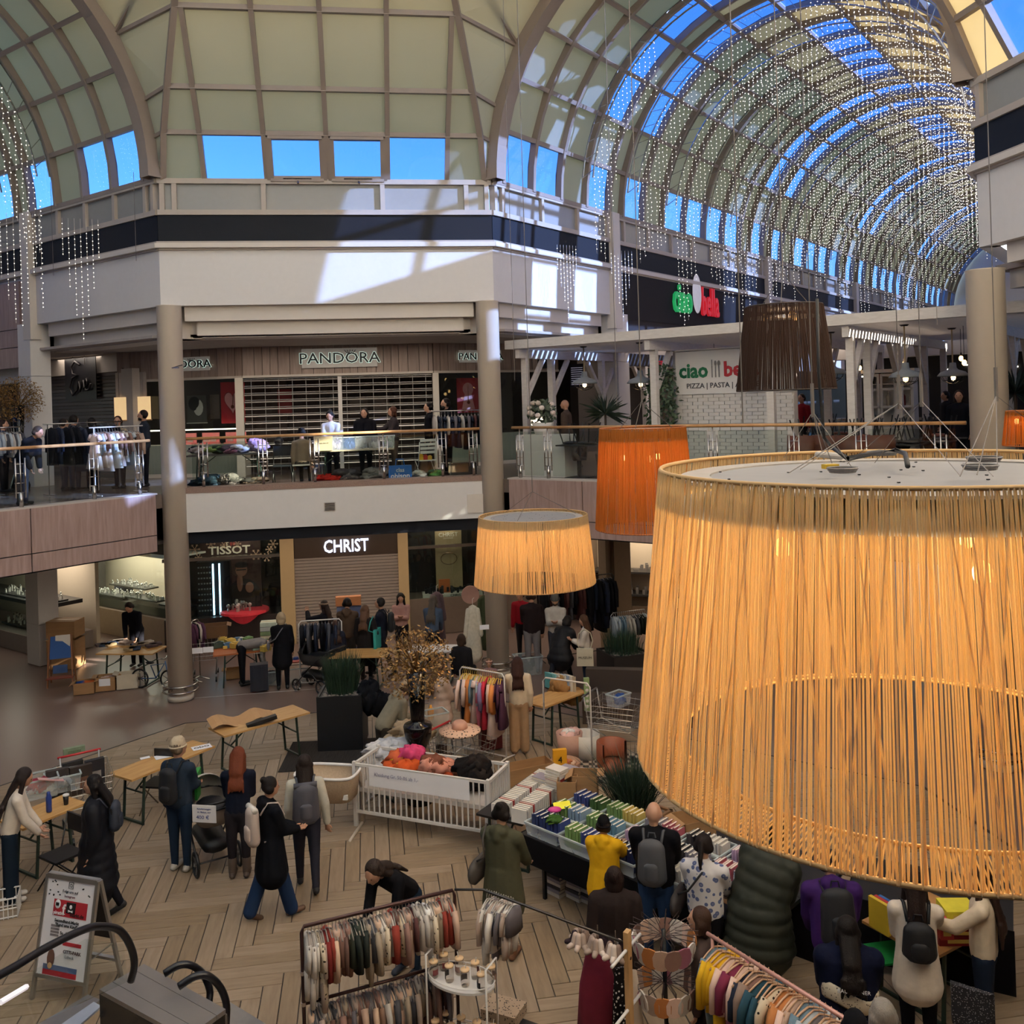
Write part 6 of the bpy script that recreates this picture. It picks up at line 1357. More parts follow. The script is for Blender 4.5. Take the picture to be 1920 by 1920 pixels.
# ---- back left stall
bt=beer_table(g(195,1218,.75),g(300,1218,.75),.7,'stall table with folded clothes in front of the lit window')
for i in range(14):
    p=g(190+110*i/14,1212+R_.uniform(-8,8),.76); cc_=R_.choice(list(GC_)); o=MB().cb((0,0,.03),(.24,.2,.05)).build('folded_garment',mt(cc_,.85,bump=.2)); o.location=p+Vector((0,0,.0)); o.rotation_euler=(0,0,R_.uniform(0,1)); tag(o,f'{GC_[cc_]} folded garment before the lit window, {ordn(i)} from the left','clothes','',None); o['group']='folded garments on the stall table'
cbox('carton','big closed carton on top at the far left stall',g(125,1250),-.2,.7,.5,.4,z=.75,open_=False); cbox('carton','large open carton under the closed one at the far left stall',g(125,1250),-.2,.7,.5,.7,z=0)
cbox('carton','open carton with orange and blue toys, leftmost on the floor',g(160,1298),.1,.42,.34,.25,fill=['b0582c','2c4a8a','8a3a30']); cbox('carton','carton with a white note and clothes, middle one on the floor',g(200,1292),.1,.4,.34,.3,fill=['c8b0a8','a08880']); cbox('carton','white carton with open flaps and a black mark, third on the floor',g(241,1288),.1,.44,.34,.32,mat=mt('c2b5a0',.7))
o=MB().box(-.12,.12,-.002,.002,0,.16).build('note',PAPER); o.location=g(197,1296)+Vector((0,-.02,.12)); tag(o,'white note taped to the middle floor carton','paper')
# flip easel with blue sheet
T=thing('play_easel','wooden easel with a torn blue board left of the cartons','easel',g(115,1285),.15); wm=mt('8a5a3a',.6)
for x in(-.26,.26): MB().bar((x,-.15,0),(x*.85,.05,1.15),.03).build('leg',wm,T); MB().bar((x,.35,0),(x*.85,.08,1.1),.03).build('leg',wm,T)
T_=Matrix.Rotation(-.17,4,'X'); MB(T_).box(-.22,.22,-.13,-.11,.6,1.1).build('blue_board',mt('2456a0',.5),T); MB(T_).add([(-.1,-.14,1.12),(.22,-.14,1.12),(.2,-.14,.85),(.05,-.14,.98),(-.1,-.14,1.0)],[(0,1,2,3,4)]).build('torn_paper',WHITE,T); MB(T_).box(-.15,.15,-.14,-.12,.28,.46).build('blue_card',mt('2a4a80',.5),T); MB().box(-.28,.28,-.22,.02,.2,.22).build('tray',mt('7a3428',.6),T)
# bicycle
T=thing('bicycle','small blue child bicycle leaning behind the left round column','bicycle',g(293,1290),1.2); m=MB(); 
wheel(T,(0,-.32,.2),.2); wheel(T,(0,.4,.2),.2)
bm=mt('4a6a9a',.4,.2); MB().tube([(0,.4,.2),(0,0,.22),(0,-.22,.55),(0,.12,.5),(0,0,.22)],.014,6).tube([(0,-.32,.2),(0,-.24,.6)],.014,6).build('frame',bm,T,True); MB().tube([(-.2,-.18,.7),(0,-.25,.66),(.2,-.18,.7)],.012,6).build('handlebar',STEELM,T,True); MB().ell((0,.14,.56),(.05,.11,.03)).build('saddle',BLACK,T,True)
cart('shopping cart with white labels right of the left round column',g(385,1272),.1)
for i,(x,y) in enumerate(((375,1222),(395,1220))): o=MB().box(-.11,.11,-.004,.004,-.06,.06).build('label_card',PAPER); o.location=g(x,y,.8)+Vector((0,-.3,.1)); tag(o,['left white label on the cart','right white label on the cart'][i],'label')
beer_table(g(400,1222,.75),g(500,1212,.75),.7,'orange stall table crowded with toys and baskets',mat=mt('a0582c',.5))
for i in range(20):
    p=g(408+95*i/20,1215+R_.uniform(-12,6),.76); s_=R_.uniform(.06,.16); cc_=R_.choice(list(TC_)); o=MB().cb((0,0,s_*.4),(s_*1.4,s_,s_*.8)).cb((0,0,s_*.85),(s_*.8,s_*.6,s_*.15)).build('toy_box',mt(cc_,.5,noise=.3)); o.location=p; o.rotation_euler=(0,0,R_.uniform(0,1)); tag(o,f'{TC_[cc_]} toy carton on the orange stall table, {ordn(i)} from the left','toy',group='small toy cartons on the orange stall table')
for i in range(5): cbox('carton',f'game carton piled at the right end of the orange table, {ordn(i)} from bottom',g(505,1205,.75),0,.36,.3,.09,mat=mt(['8a9aa8','c8b89a','7a8a60','a8a8a0','b0b8a8'][i],.5,noise=.3),open_=False,z=.75+i*.1)
T=cbox('wooden_chest','large brown wooden box standing above the stall by the watch window',g(395,1190,.9),.1,.75,.4,.28,mat=mt('6a4a2e',.6),z=.85); 
suitcase('dark navy suitcase beside the bending person',g(487,1296),.1,'1c1f2a')
plastic_tub('clear tub on the floor right of the suitcase',g(508,1282),.1,.5,.36,.3,0,['2a2c34','3a3a40']); plastic_tub('clear tub left of the dark pram',g(560,1275),.1,.5,.36,.3,0,None); cbox('carton','small carton under the orange table',g(437,1270),.1,.3,.3,.2)
o=MB().ell((0,0,0),(.2,.2,.2),14,9).build('toy_ball',mt('a8b02c',.5),None,True); o.location=g(580,1222,.6); tag(o,'yellow-green ball among the racks behind the pram','ball')
T=thing('ring_toy','round red, blue and white toy on the floor stall','toy',g(555,1240,.4)); MB().lathe([(.0,0),(.14,0),(.16,.03),(.1,.05)],18).build('red_ring',mt('b83a30',.5),T); MB().lathe([(.0,.05),(.08,.05),(.05,.1),(0,.1)],14).build('blue_cone',mt('2c4a8a',.5),T)
pipe_rack('slim white rack with dark coats in front of the shutter',[g(560,1165,1.45),g(640,1160,1.45)],.014,WHITE)
T=thing('picture_stand','tall picture stand with two orange boxes before the shutter','stand',g(657,1225),0); MB().box(-.3,.3,-.02,.02,.0,1.2).build('panel',mt('5a6488',.5,noise=.3),T); MB().box(-.32,.0,-.1,.1,1.2,1.42).box(.01,.3,-.1,.1,1.2,1.42).build('orange_box',mt('b0744a',.5,noise=.2),T)
beer_table(g(620,1225,.75),g(730,1222,.75),.7,'stall table with children things before the shutter')
beer_table(g(770,1215,.75),g(860,1215,.75),.6,'stall table left of the second round column',mat=WHITE)
T=thing('embroidery_hoop','pale pink round wooden plaque left of the second column','ornament',g(888,1210)+Vector((0,.4,1.2))); MB(Matrix.Rotation(pi/2,4,'X')).lathe([(0,-.01),(.2,-.01),(.23,-.02),(.23,.02),(0,.01)],24).build('plaque',mt('a8837a',.6),T)
o=MB().box(-.1,.1,-.003,.003,-.05,.05).build('price_note',PAPER); o.location=g(906,1172,1.3)+Vector((0,-.2,0)); tag(o,'white note pinned to the green dress by the second column','paper')
for i,(x,y,lab,cols) in enumerate([(822,1180,'grey-pink knit garment hanging left of the second column',['5a4a50','6a5a60']),(890,1215,'cream and navy clothes hanging beside the second column',['b8b0a0','2a2e3c']),(912,1190,'long olive dress hanging beside the second column',['4a5038'])]):
    p=g(x,y+50); T=thing('hanging_garment',lab,'clothes',(p.x,p.y,.35)); MB().cap((0,0,.1),(0,0,1.1),.2,.12,1,.5).cap((-.17,0,.55),(-.1,0,1.1),.06,.06).cap((.17,0,.55),(.1,0,1.1),.06,.06).build('cloth',mt(cols[0],.85,noise=.3,scale=14,bump=.4),T,True); MB().tube([(0,0,1.2),(0,0,1.35),(.04,0,1.38)],.006,5).build('hanger',WHITE,T)
suitcase('dark red suitcase under the baby clothes rack',g(920,1405),.1,'5a1418'); plastic_tub('large clear crate behind the woman in beige trousers',g(990,1262),.1,.6,.42,.4,0,['2a2624','3a3430'])
pipe_rack('tall rack with black coats in front of the shop on the right',[g(1010,1090,1.9),g(1150,1075,1.9)],.014,DSTEEL)
pipe_rack('low rack with small grey-white clothes at the right',[g(1145,1150,1.2),g(1212,1142,1.2)],.012,STEELM)
# cup display (white oval tiers) near the dark rack
T=thing('tier_stand','white two-tier oval stand holding glass cups','stand',g(860,1860,.3)*1.0,-.6); T.location=G(865,1835,1.0); T.location.z=0
ov=lambda z,a_,b_,m: m.prism([(a_*math.cos(t),b_*math.sin(t)) for t in [2*pi*i/28 for i in range(28)]],z,z+.02)
for z in(.45,.98): mm=MB(); ov(z,.32,.19,mm); mm.tube([(.32*math.cos(t),.19*math.sin(t),z+.05) for t in [2*pi*i/28 for i in range(28)]],.006,5,closed=True); mm.build('tray',WHITE,T)
for x in(-.3,.3): MB().tube([(x,-.1,0),(x,-.1,1.2),(x,.1,1.2),(x,.1,0)],.01,6).build('frame',WHITE,T,True)
CUP=glassm('cup_glass','f0ece8',.3)
def cup(x,y,z,i,lv): 
    p=T.matrix_world@Vector((x,y,z)) if False else Vector((T.location.x,T.location.y,0))+Matrix.Rotation(-.6,3,'Z')@Vector((x,y,z)); c=thing('glass_cup',f'glass cup with wooden lid, {lv} tier of the white stand, {ordn(i)} from the left','cup',p,R_.uniform(0,6),'lidded glass cups')
    MB().lathe([(.0,0),(.035,.0),(.04,.02),(.04,.11),(.036,.13)],14).build('glass',CUP,c,True); MB().lathe([(.0,.13),(.04,.13),(.04,.145),(0,.145)],16).build('lid',mt('d8b48a',.5),c,True); MB().lathe([(.0405,.03),(.041,.03),(.041,.08),(.0405,.08)],14,a0=0,a1=2.2).build('motif',mt(R_.choice(['7a3a38','2a2424','8a6a60','5a4a48']),.5),c); MB().tube([(.01,0,.14),(.02,0,.19)],.004,5).build('straw',WHITE,c)
for i in range(8): cup(-.24+.16*(i%4)+.03*(i//4),-.07+.13*(i//4),1.0,i,'upper')
for i in range(8): cup(-.24+.16*(i%4)+.03*(i//4),-.07+.13*(i//4),.47,i,'lower')
o=MB().cb((0,0,.05),(.35,.26,.1)).build('leopard_box',mt('b8a08a',.6,kind='leopard',scale=30,c2='b8a08a') if False else mt('a8917a',.6,kind='dots',scale=40,c2='2a221e')); o.location=G(945,1905,.4); o.rotation_euler=(0,0,-.6); tag(o,'small leopard print box at the bottom edge right of the cup stand','box')
# folding table under the cup stand goods
beer_table(G(915,1925,.4),G(1010,1960,.4),.5,'low dark table with leopard print goods at the bottom edge',z=.4,mat=BLACK)
# ================================================================ GARMENTS ON RACKS
def gm(kind):
    m=MB()
    if kind=='shirt':
        m.tube([(0,0,-.07),(0,0,-.1),(0,0,-.14),(0,0,-.25),(0,0,-.40)],[.02,.085,.12,.115,.125],10,sx=1,sy=.3)
        for s in(-1,1): m.tube([(s*.09,0,-.11),(s*.15,0,-.2),(s*.165,0,-.36)],[.045,.04,.033],7,sx=1,sy=.6)
    elif kind=='vest':
        m.tube([(0,0,-.07),(0,0,-.1),(0,0,-.16),(0,0,-.33)],[.03,.11,.125,.13],10,sx=1,sy=.36)
    elif kind=='romper':
        m.tube([(0,0,-.07),(0,0,-.1),(0,0,-.14),(0,0,-.25),(0,0,-.36)],[.02,.075,.1,.1,.11],10,sx=1,sy=.3)
        for s in(-1,1): m.tube([(s*.08,0,-.11),(s*.13,0,-.2),(s*.14,0,-.3)],[.04,.034,.03],7,sx=1,sy=.6).tube([(s*.055,0,-.33),(s*.06,0,-.45),(s*.06,0,-.56)],[.055,.05,.04],7,sx=1,sy=.6)
    elif kind=='trousers':
        m.tube([(0,0,-.07),(0,0,-.1),(0,0,-.2)],[.09,.1,.1],10,sx=1,sy=.3)
        for s in(-1,1): m.tube([(s*.05,0,-.17),(s*.055,0,-.34),(s*.05,0,-.46)],[.055,.05,.032],7,sx=1,sy=.6)
    elif kind=='dress':
        m.tube([(0,0,-.07),(0,0,-.1),(0,0,-.14),(0,0,-.3),(0,0,-.6)],[.02,.07,.1,.11,.19],12,sx=1,sy=.3)
        for s in(-1,1): m.tube([(s*.08,0,-.11),(s*.12,0,-.18)],[.045,.05],7,sx=1,sy=.6)
    elif kind=='coat':
        m.tube([(0,0,-.07),(0,0,-.1),(0,0,-.16),(0,0,-.4),(0,0,-.95)],[.03,.14,.2,.2,.24],12,sx=1,sy=.32)
        for s in(-1,1): m.tube([(s*.15,0,-.13),(s*.24,0,-.3),(s*.26,0,-.65)],[.07,.065,.05],7,sx=1,sy=.7)
    return m.mesh('garment',CARD,True)
gmesh={k:gm(k) for k in('shirt','vest','romper','trousers','dress','coat')}
hm=MB(); hm.tube([(.0,0,.012),(.012,0,.02),(.02,0,.005),(.012,0,-.012),(0,0,-.03),(0,0,-.06)],.0025,4).tube([(-.13,0,-.115),(-.05,0,-.075),(0,0,-.058),(.05,0,-.075),(.13,0,-.115)],.006,5); hmesh=hm.mesh('hanger',CARD,True)
COLN={'b8b0a8':'pale grey','c9c0b8':'off-white','7a2c28':'brick red','8a3a30':'rust','3a4038':'dark green','2c302c':'blackish green','9a8a78':'beige','b89a88':'dusty pink','6a5048':'brown','5a3a38':'wine brown','c8a890':'peach','a89488':'taupe','4a4a50':'charcoal','6a6468':'grey','d0c8c0':'cream','8a6a60':'mauve brown','c99a20':'mustard yellow','d8a828':'yellow','9a6070':'dusty rose','7a3048':'plum','2a3040':'navy','2c4a58':'petrol blue','6a8090':'grey blue','a8b0b8':'pale blue','b87848':'caramel','8a2c30':'dark red','d8b8a8':'blush','c06878':'pink','c8384a':'bright red','d88a50':'orange','e0c8c0':'pale pink','8a7aa0':'lilac','5a3a50':'aubergine','1c1c20':'black','e0dcd8':'white'}
def gmat(c,pat=None):
    if pat=='leo': return mt('c9b8a0',.85,kind='dots',scale=34,c2='2a221e')
    if pat=='dots': return mt('1c1a1c',.85,kind='dots',scale=30,c2='d8d4d0')
    return mt(c,.85,noise=.15,scale=12,bump=.25)
def fill(p0,p1,n,kinds,cols,rack,group,scale=1.0,hcol='8a8480',swing=.25,pats={},jit=.12,skew=0):
    d=p1-p0; base=math.atan2(d.y,d.x)+pi/2; nmk={'shirt':'shirt','vest':'top','romper':'romper','trousers':'trousers','dress':'dress','coat':'coat'}
    for i in range(n):
        t=(i+.5)/n; p=p0+d*t; k=kinds[i%len(kinds)] if not callable(kinds) else kinds(i); c=cols[(i*5+i//3)%len(cols)] if not isinstance(cols,dict) else cols[i]
        o=bpy.data.objects.new('hanging_garment',gmesh[k]); COL.objects.link(o); h=bpy.data.objects.new('hanger',hmesh); COL.objects.link(h); h.parent=o
        pat=pats.get(i)
        o.material_slots[0].link='OBJECT'; o.material_slots[0].material=gmat(c,pat); h.material_slots[0].link='OBJECT'; h.material_slots[0].material=mt(hcol,.4,noise=.05)
        s=scale*R_.uniform(.88,1.1); o.scale=(s,s*R_.uniform(.8,1.25),s*R_.uniform(.92,1.12)); o.location=p-Vector((0,0,.012)); o.rotation_euler=(R_.uniform(-.05,.05),R_.uniform(-.04,.04),base+skew+R_.uniform(-jit,jit))
        cn={'leo':'leopard-print','dots':'black dotted'}.get(pat) or COLN[c]
        tag(o,f'{cn} child {nmk[k]}, {ordn(i)} along the {rack}' if k!='coat' else f'{cn} coat, {ordn(i)} along the {rack}','clothes',group)
# dark pipe rack, two rails
ZA=1.6
A0=G(565,1738,ZA);A1=G(852,1668,ZA)
T=thing('clothes_rack','dark copper pipe clothes rack with two rails at the lower centre','clothes rack',(A0.x,A0.y,0)); CP=mt('4a3230',.35,.5); O=Vector((A0.x,A0.y,0))
MB().tube([Vector((0,0,.02)),Vector((0,0,ZA-.05)),Vector((.02,.005,ZA)),A1-O-(A1-A0).normalized()*.02,A1-O-Vector((0,0,.05)),Vector((A1.x-O.x,A1.y-O.y,.02))],.017,8).build('frame',CP,T,True)
B0=Vector((A0.x,A0.y,.93)); B1=G(815,1818,.93)
B1=Vector((A1.x,A1.y,.93))
MB().tube([B0-O,B1-O],.015,8).build('lower_rail',CP,T,True)
for z in(.5,.93,1.2): MB().tube([(0,0,z-.015),(0,0,z+.015)],.024,8).build('pipe_joint',mt('b8a8a0',.3,.6),T)
for q in(A0,A1): MB().tube([Vector((q.x-.05,q.y-.3,.02))-O,Vector((q.x+.05,q.y+.3,.02))-O],.015,6).build('foot',CP,T)
muted=['b8b0a8','7a2c28','3a4038','9a8a78','b89a88','6a5048','c8a890','a89488','4a4a50','8a6a60','5a3a38']
first={0:'b8b0a8',1:'c9c0b8',2:'d0c8c0',3:'c9c0b8',4:'a89488',5:'7a2c28',6:'7a2c28'}
cA=[ 'b8b0a8','c9c0b8','d0c8c0','c9c0b8','a89488','7a2c28','8a3a30','c8a890','b89a88','8a6a60','6a5048','8a6a60','3a4038','2c302c','3a4038','2c302c','2c302c','9a8a78','4a4a50','9a8a78','c8a890','d0c8c0','c8a890','b89a88','c9c0b8','8a3a30','6a5048','7a2c28','8a6a60','b89a88','8a6a60','5a3a38','b8b0a8','d0c8c0','b8b0a8','e0dcd8','d0c8c0','b8b0a8','c8a890','9a8a78','8a3a30','b89a88','8a3a30','b89a88']
fill(A0.lerp(A1,.03),A0.lerp(A1,.98),44,lambda i:'shirt' if i in(5,6) else ('romper' if i<5 else ['vest','shirt','trousers'][i%3]),dict(enumerate(cA)),'upper rail of the dark rack','garments on the upper rail of the dark rack',1.12,'8a8078',pats={3:'leo',22:'leo',27:'leo',37:'leo'},jit=.1)
fill(B0.lerp(B1,.03),B0.lerp(B1,.95),40,['trousers','vest','shirt'],['c8a890','a89488','b89a88','9a8a78','6a6468','4a4a50','8a6a60','b8b0a8','6a5048'],'lower rail of the dark rack','garments on the lower rail of the dark rack',1.1,'6a6462')
# second pipe towards the wooden post
C0=G(905,1668,ZA);C1=G(1165,1748,ZA); PT=G(1176,1752,ZA)
T=thing('clothes_rail','thin black rail running down to a square wooden post','clothes rack',(C0.x,C0.y,0)); O=Vector((C0.x,C0.y,0)); PW=mt('c09868',.5,kind='grain',c2='b08858',scale=3,str3=(6,6,1))
MB().tube([A1-O,C0-O,PT-O+Vector((0,0,-.08))],.012,8).build('rail',DSTEEL,T,True); q=PT-O; rz_=math.atan2((C1-C0).y,(C1-C0).x)
MB(Matrix.Translation((q.x,q.y,0))@Matrix.Rotation(rz_,4,'Z')).box(-.022,.022,-.035,.035,0,ZA+.03).build('wooden_post',PW,T)
nd=Vector((-(C1-C0).y,(C1-C0).x,0)).normalized()
for z in(ZA-.12,ZA-.62): MB().tube([q+Vector((0,0,z-ZA))+nd*.25-Vector((0,0,0)),q+Vector((0,0,z-ZA))-nd*.3],.014,8).build('white_arm',WHITE,T,True)
fill(C0.lerp(C1,.02),C0.lerp(C1,.24),12,['shirt','romper','trousers','vest'],['a89488','8a6a60','6a6468','4a4a50','b89a88','d0c8c0','8a3a30','b8b0a8'],'black rail beside the olive parka','garments at the start of the black rail',1.0,'b8b0a8')
# sock and bootie bundles
for i,t in enumerate((.72,.84,.96)):
    p=C0.lerp(C1,t); T=thing('bootie_bundle','bundle of baby booties clipped under the black rail, '+ordn(i)+' from the left','shoes',p,0,'bundles of baby booties'); MB().tube([(0,0,0),(0,0,-.1)],.004,5).build('hook',STEELM,T); 
    for k in range(9):
        a=k*.7; c=R_.choice(['b8a498','c9b8ac','8a7468','3a2c30','a08c80']); MB().cap((.05*math.cos(a),.05*math.sin(a),-.12),(.07*math.cos(a),.07*math.sin(a),-.19),.026,.03).cap((.07*math.cos(a),.07*math.sin(a),-.19),(.12*math.cos(a),.12*math.sin(a),-.2),.028,.022).build('bootie',mt(c,.85,bump=.2),T,True)
p=G(1120,1850,.9); o=MB().lathe([(.06,.5),(.1,.4),(.16,.15),(.2,-.3)],14).build('hanging_garment',mt('7a1c34',.8,noise=.2,bump=.3),None,True); o.location=p-Vector((0,0,.1)); o.scale=(1,.5,1); tag(o,'wine red dress hanging left of the wooden post','clothes')
o=MB().lathe([(.05,.3),(.07,.1),(.09,-.2)],12).build('hanging_garment',gmat('1c1a1c','dots'),None,True); o.location=G(1165,1880,.9); o.scale=(1,.4,1); tag(o,'black dotted trousers below the left white arm','clothes')
o=MB().lathe([(.05,.3),(.08,.1),(.1,-.25)],12).build('hanging_garment',mt('c8b8a8',.85,bump=.3),None,True); o.location=G(1185,1885,.85); o.scale=(1,.4,1); tag(o,'cream garment clipped to the lower white arm','clothes')
# round wire stand with bibs
T=thing('bib_stand','black carousel stand with two wire tiers of baby bibs','stand',G(1250,1935,.55)); T.location.z=0; top=1.45
MB().tube([(0,0,0),(0,0,top)],.02,8).build('pole',BLACK,T,True); MB().lathe([(0,0),(.25,0),(.25,.02),(0,.03)],20).build('foot',BLACK,T)
for z,rr in((top-.05,.3),(top-.45,.3)):
    m=MB()
    for i in range(16): a=2*pi*i/16; m.tube([(.03*math.cos(a),.03*math.sin(a),z),(rr*math.cos(a),rr*math.sin(a),z+.03),(rr*math.cos(a),rr*math.sin(a),z+.07),(.1*math.cos(a),.1*math.sin(a),z+.05)],.004,4)
    m.build('wire_arm',mt('3a2a28',.4,.5),T)
bibm=MB(); bibm.prism([(.0,-.02),(.05,-.03),(.075,-.09),(.07,-.16),(.04,-.2),(0,-.21),(-.04,-.2),(-.07,-.16),(-.075,-.09),(-.05,-.03)],-.006,.006); bib=bibm.mesh('bib',CARD)
bc=['b87848','d8b8a8','c9c0b8','8a6a60','a89488','b89a88','6a5048','d0c8c0','9a6070','c9c0b8','b87848','b89a88','8a6a60','9a6070','d0c8c0','a89488']
for lv,z in enumerate((top-.02,top-.42)):
    for i in range(16):
        a=2*pi*i/16; o=bpy.data.objects.new('baby_bib',bib); COL.objects.link(o); o.material_slots[0].link='OBJECT'; c=bc[(i+lv*5)%16]; o.material_slots[0].material=mt(c,.85,bump=.2)
        o.matrix_world=Matrix.Translation(Vector(T.location)+Vector((.27*math.cos(a),.27*math.sin(a),z)))@Matrix.Rotation(a+pi/2+R_.uniform(-.2,.2),4,'Z')@Matrix.Rotation(pi/2+.15,4,'X'); tag(o,f'{COLN[c]} baby bib on the {["upper","lower"][lv]} wire tier, {ordn(i)} round the ring','bib',group='baby bibs on the wire stand')
# pink rail rack
ZP=1.5; D0=G(1326,1750,ZP);D1=G(1625,1935,ZP); D2=D0+(D1-D0)*1.25
T=thing('clothes_rack','pink metal clothes rail running to the bottom right corner','clothes rack',(D0.x,D0.y,0)); O=Vector((D0.x,D0.y,0)); PKM=mt('c89488',.35,.2)
MB().tube([D0-O,D2-O],.017,8).build('rail',PKM,T,True); 
for q in(D0.lerp(D2,.03),D0.lerp(D2,.97)): MB().tube([Vector((q.x,q.y,0))-O,q-O],.015,8).build('leg',PKM,T,True)
pc=['6a8090','d8a828','c99a20','d8a828','d8b8a8','9a6070','7a3048','d8b8a8','2a3040','8a7468','8a6a60','2c4a58','2c4a58','2c302c','c9b8a0','b87848','b87848','d8b8a8','b89a88','6a8090','6a8090','a8b0b8','6a6468','d0c8c0','c8a890','4a4a50','7a3048','8a2c30','8a2c30','a8b0b8','d0c8c0','c8a890','d0c8c0','c8a890','b89a88','a89488','d0c8c0','c8a890']
COLN['8a7468']='mocha'; COLN['c9b8a0']='sand'
fill(D0.lerp(D2,.02),D0.lerp(D2,.98),38,lambda i:['romper','shirt','shirt','romper','shirt'][i%5],dict(enumerate(pc)),'pink rail','garments on the pink rail',1.25,'c8a080',pats={14:'leo'},jit=.15,skew=-.1)
# baby clothes on white rack
kc=['e0c8c0','2a3040','e0c8c0','d88a50','d88a50','e0dcd8','6a8090','e0c8c0','a8b0b8','c06878','8a7aa0','c8384a','c8384a','1c1c20','d8b8a8','e0c8c0','d88a50','5a3a50','5a3a50','5a3a50']
fill(ka.lerp(kb,.05),ka.lerp(kb,.95),20,lambda i:['shirt','romper','shirt','dress'][i%4],dict(enumerate(kc)),'white rack of baby clothes','baby clothes on the white rack',1.5,'d8b850',jit=.2,skew=.35)
# other background racks
fill(G(562,1165,1.45),G(638,1160,1.45),12,['coat','shirt'],['1c1c20','2a3040','4a4a50','5a3a38'],'rack before the shutter','coats before the shutter',.8)
fill(G(1012,1090,1.9),G(1090,1082,1.9),8,['coat'],['1c1c20','5a3a38','4a4a50','8a6a60'],'tall black rack, left part','coats on the tall black rack left',1.0)
fill(G(1092,1081,1.9),G(1148,1076,1.9),8,['coat'],['1c1c20','1c1c20','2a3040','a89488'],'tall black rack, right part','coats on the tall black rack right',1.25)
fill(G(1148,1150,1.2),G(1210,1143,1.2),16,['shirt','trousers'],['a8b0b8','6a8090','b8b0a8','4a4a50','2c302c'],'low rack at the right','small garments on the low right rack',1.2,'b8b4b0')
pipe_rack('dark rack with coats just right of the left round column',[G(358,1165,1.4),G(372,1160,1.4)],.014,STEELM)
fill(G(356,1165,1.4),G(374,1160,1.4),4,['coat'],['5a3a50','1c1c20','b8b0a8','4a4a50'],'short rack right of the left column','coats right of the left column',.6)
# upper floor stalls
def UP(px,py): return G(px,py,UF)
def rackU(lab,a,b,h,n,kinds,cols,grp,sc=1,mat=STEELM,jit=.12):
    a=Vector((a.x,a.y,UF+h));b=Vector((b.x,b.y,UF+h)); T=thing('clothes_rack',lab,'clothes rack',((a.x+b.x)/2,(a.y+b.y)/2,UF)); O=Vector(T.location); d=(b-a).normalized(); nn=Vector((-d.y,d.x,0))
    MB().tube([a-d*.1-O,b+d*.1-O],.014,8).build('rail',mat,T,True)
    for q in(a,b): MB().tube([Vector((q.x,q.y,UF+.04))-O,q-O],.012,6).build('leg',mat,T); MB().tube([Vector((q.x,q.y,UF+.03))-nn*.25-O,Vector((q.x,q.y,UF+.03))+nn*.25-O],.012,6).build('foot',mat,T)
    fill(a,b,n,kinds,cols,lab,grp,sc,jit=jit)
def LU(x,y): return Pl(PD,PL).at(x,y,UF)
def CU(px,py,off):  # point on the upper centre floor behind the rail, from picture x at plane depth off
    q=onplane(px,py,(0,off,0),(0,1,0)); return q
q0=Pl(PD,PL); xx0=q0.q(178,880,.9)[0]; xx1=q0.q(262,880,.9)[0]
rackU('white clothes rack just behind the left balcony railing',q0.at(xx0,.9,0),q0.at(xx1,.9,0),1.45,16,['dress','shirt'],['e0c8c0','a8b0b8','8a6a60','b89a88','d0c8c0','a8b0b8','6a5048'],'clothes on the white rack behind the left railing',1.45,WHITE)
rackU('rack with floral black dresses further back on the left balcony',q0.at(xx0-.3,2.2,0),q0.at(xx1+.3,2.2,0),1.55,10,['coat'],['1c1c20','2a3040'],'black floral dresses on the left balcony',.95)
x0_,x1_=CU(812,780,1.3).x,CU(912,775,1.3).x
rackU('upstairs rack near the second round column',Vector((x0_,1.3,0)),Vector((x1_,1.3,0)),1.55,16,['shirt','dress'],['b8b0a8','5a3a38','2a3040','4a4a50','6a6468','2a3040','1c1c20'],'clothes on the rack left of the second column',1.3)
rackU('clothes rack at the upper left edge',q0.at(q0.q(-5,800,3.6)[0],3.6,0),q0.at(q0.q(38,800,3.6)[0],3.6,0),1.5,9,['shirt'],['a8b0b8','b8b0a8','4a4a50','6a8090'],'clothes on the rack at the upper left edge',1.4)
# upper stalls tables
def tableU(x0,x1,y,lab,z=.75,mat=None): return beer_table(Vector((x0,y,0)),Vector((x1,y,0)),.6,lab,mat=mat or mt('8a8480',.5),z=z)
def up(T): T.location.z=UF; return T
ux=lambda px,off,py=840: CU(px,py,off).x
up(tableU(ux(352,1.0),ux(505,1.0),1.0,'grey stall table heaped with clothes on the upper centre balcony',mat=mt('4a4644',.5)))
up(tableU(ux(590,1.0),ux(738,1.0),1.0,'pale stall table with tubs on the upper centre balcony',mat=mt('b8a890',.5)))
for i,(px,c) in enumerate([(372,['1c1e28','2a2c34','b8a8a8']),(408,['8aa060','3a4a3a','6a7a50']),(430,['a06880','c8b8b8','5a4a58']),(455,['c8c0c4','8a8088','4a4048']),(482,['c8a0c0','b890b8','d0b0c8'])]):
    clothes_heap(['black clothes heap at the left end of the upper table','green garment on the upper table','pink and grey clothes on the upper table','grey striped clothes in the middle of the upper table','lilac garment heap at the right end of the upper table'][i],(ux(px,1.0),1.0),UF+.75,.26,.22,.22 if i<4 else .36,c,6)
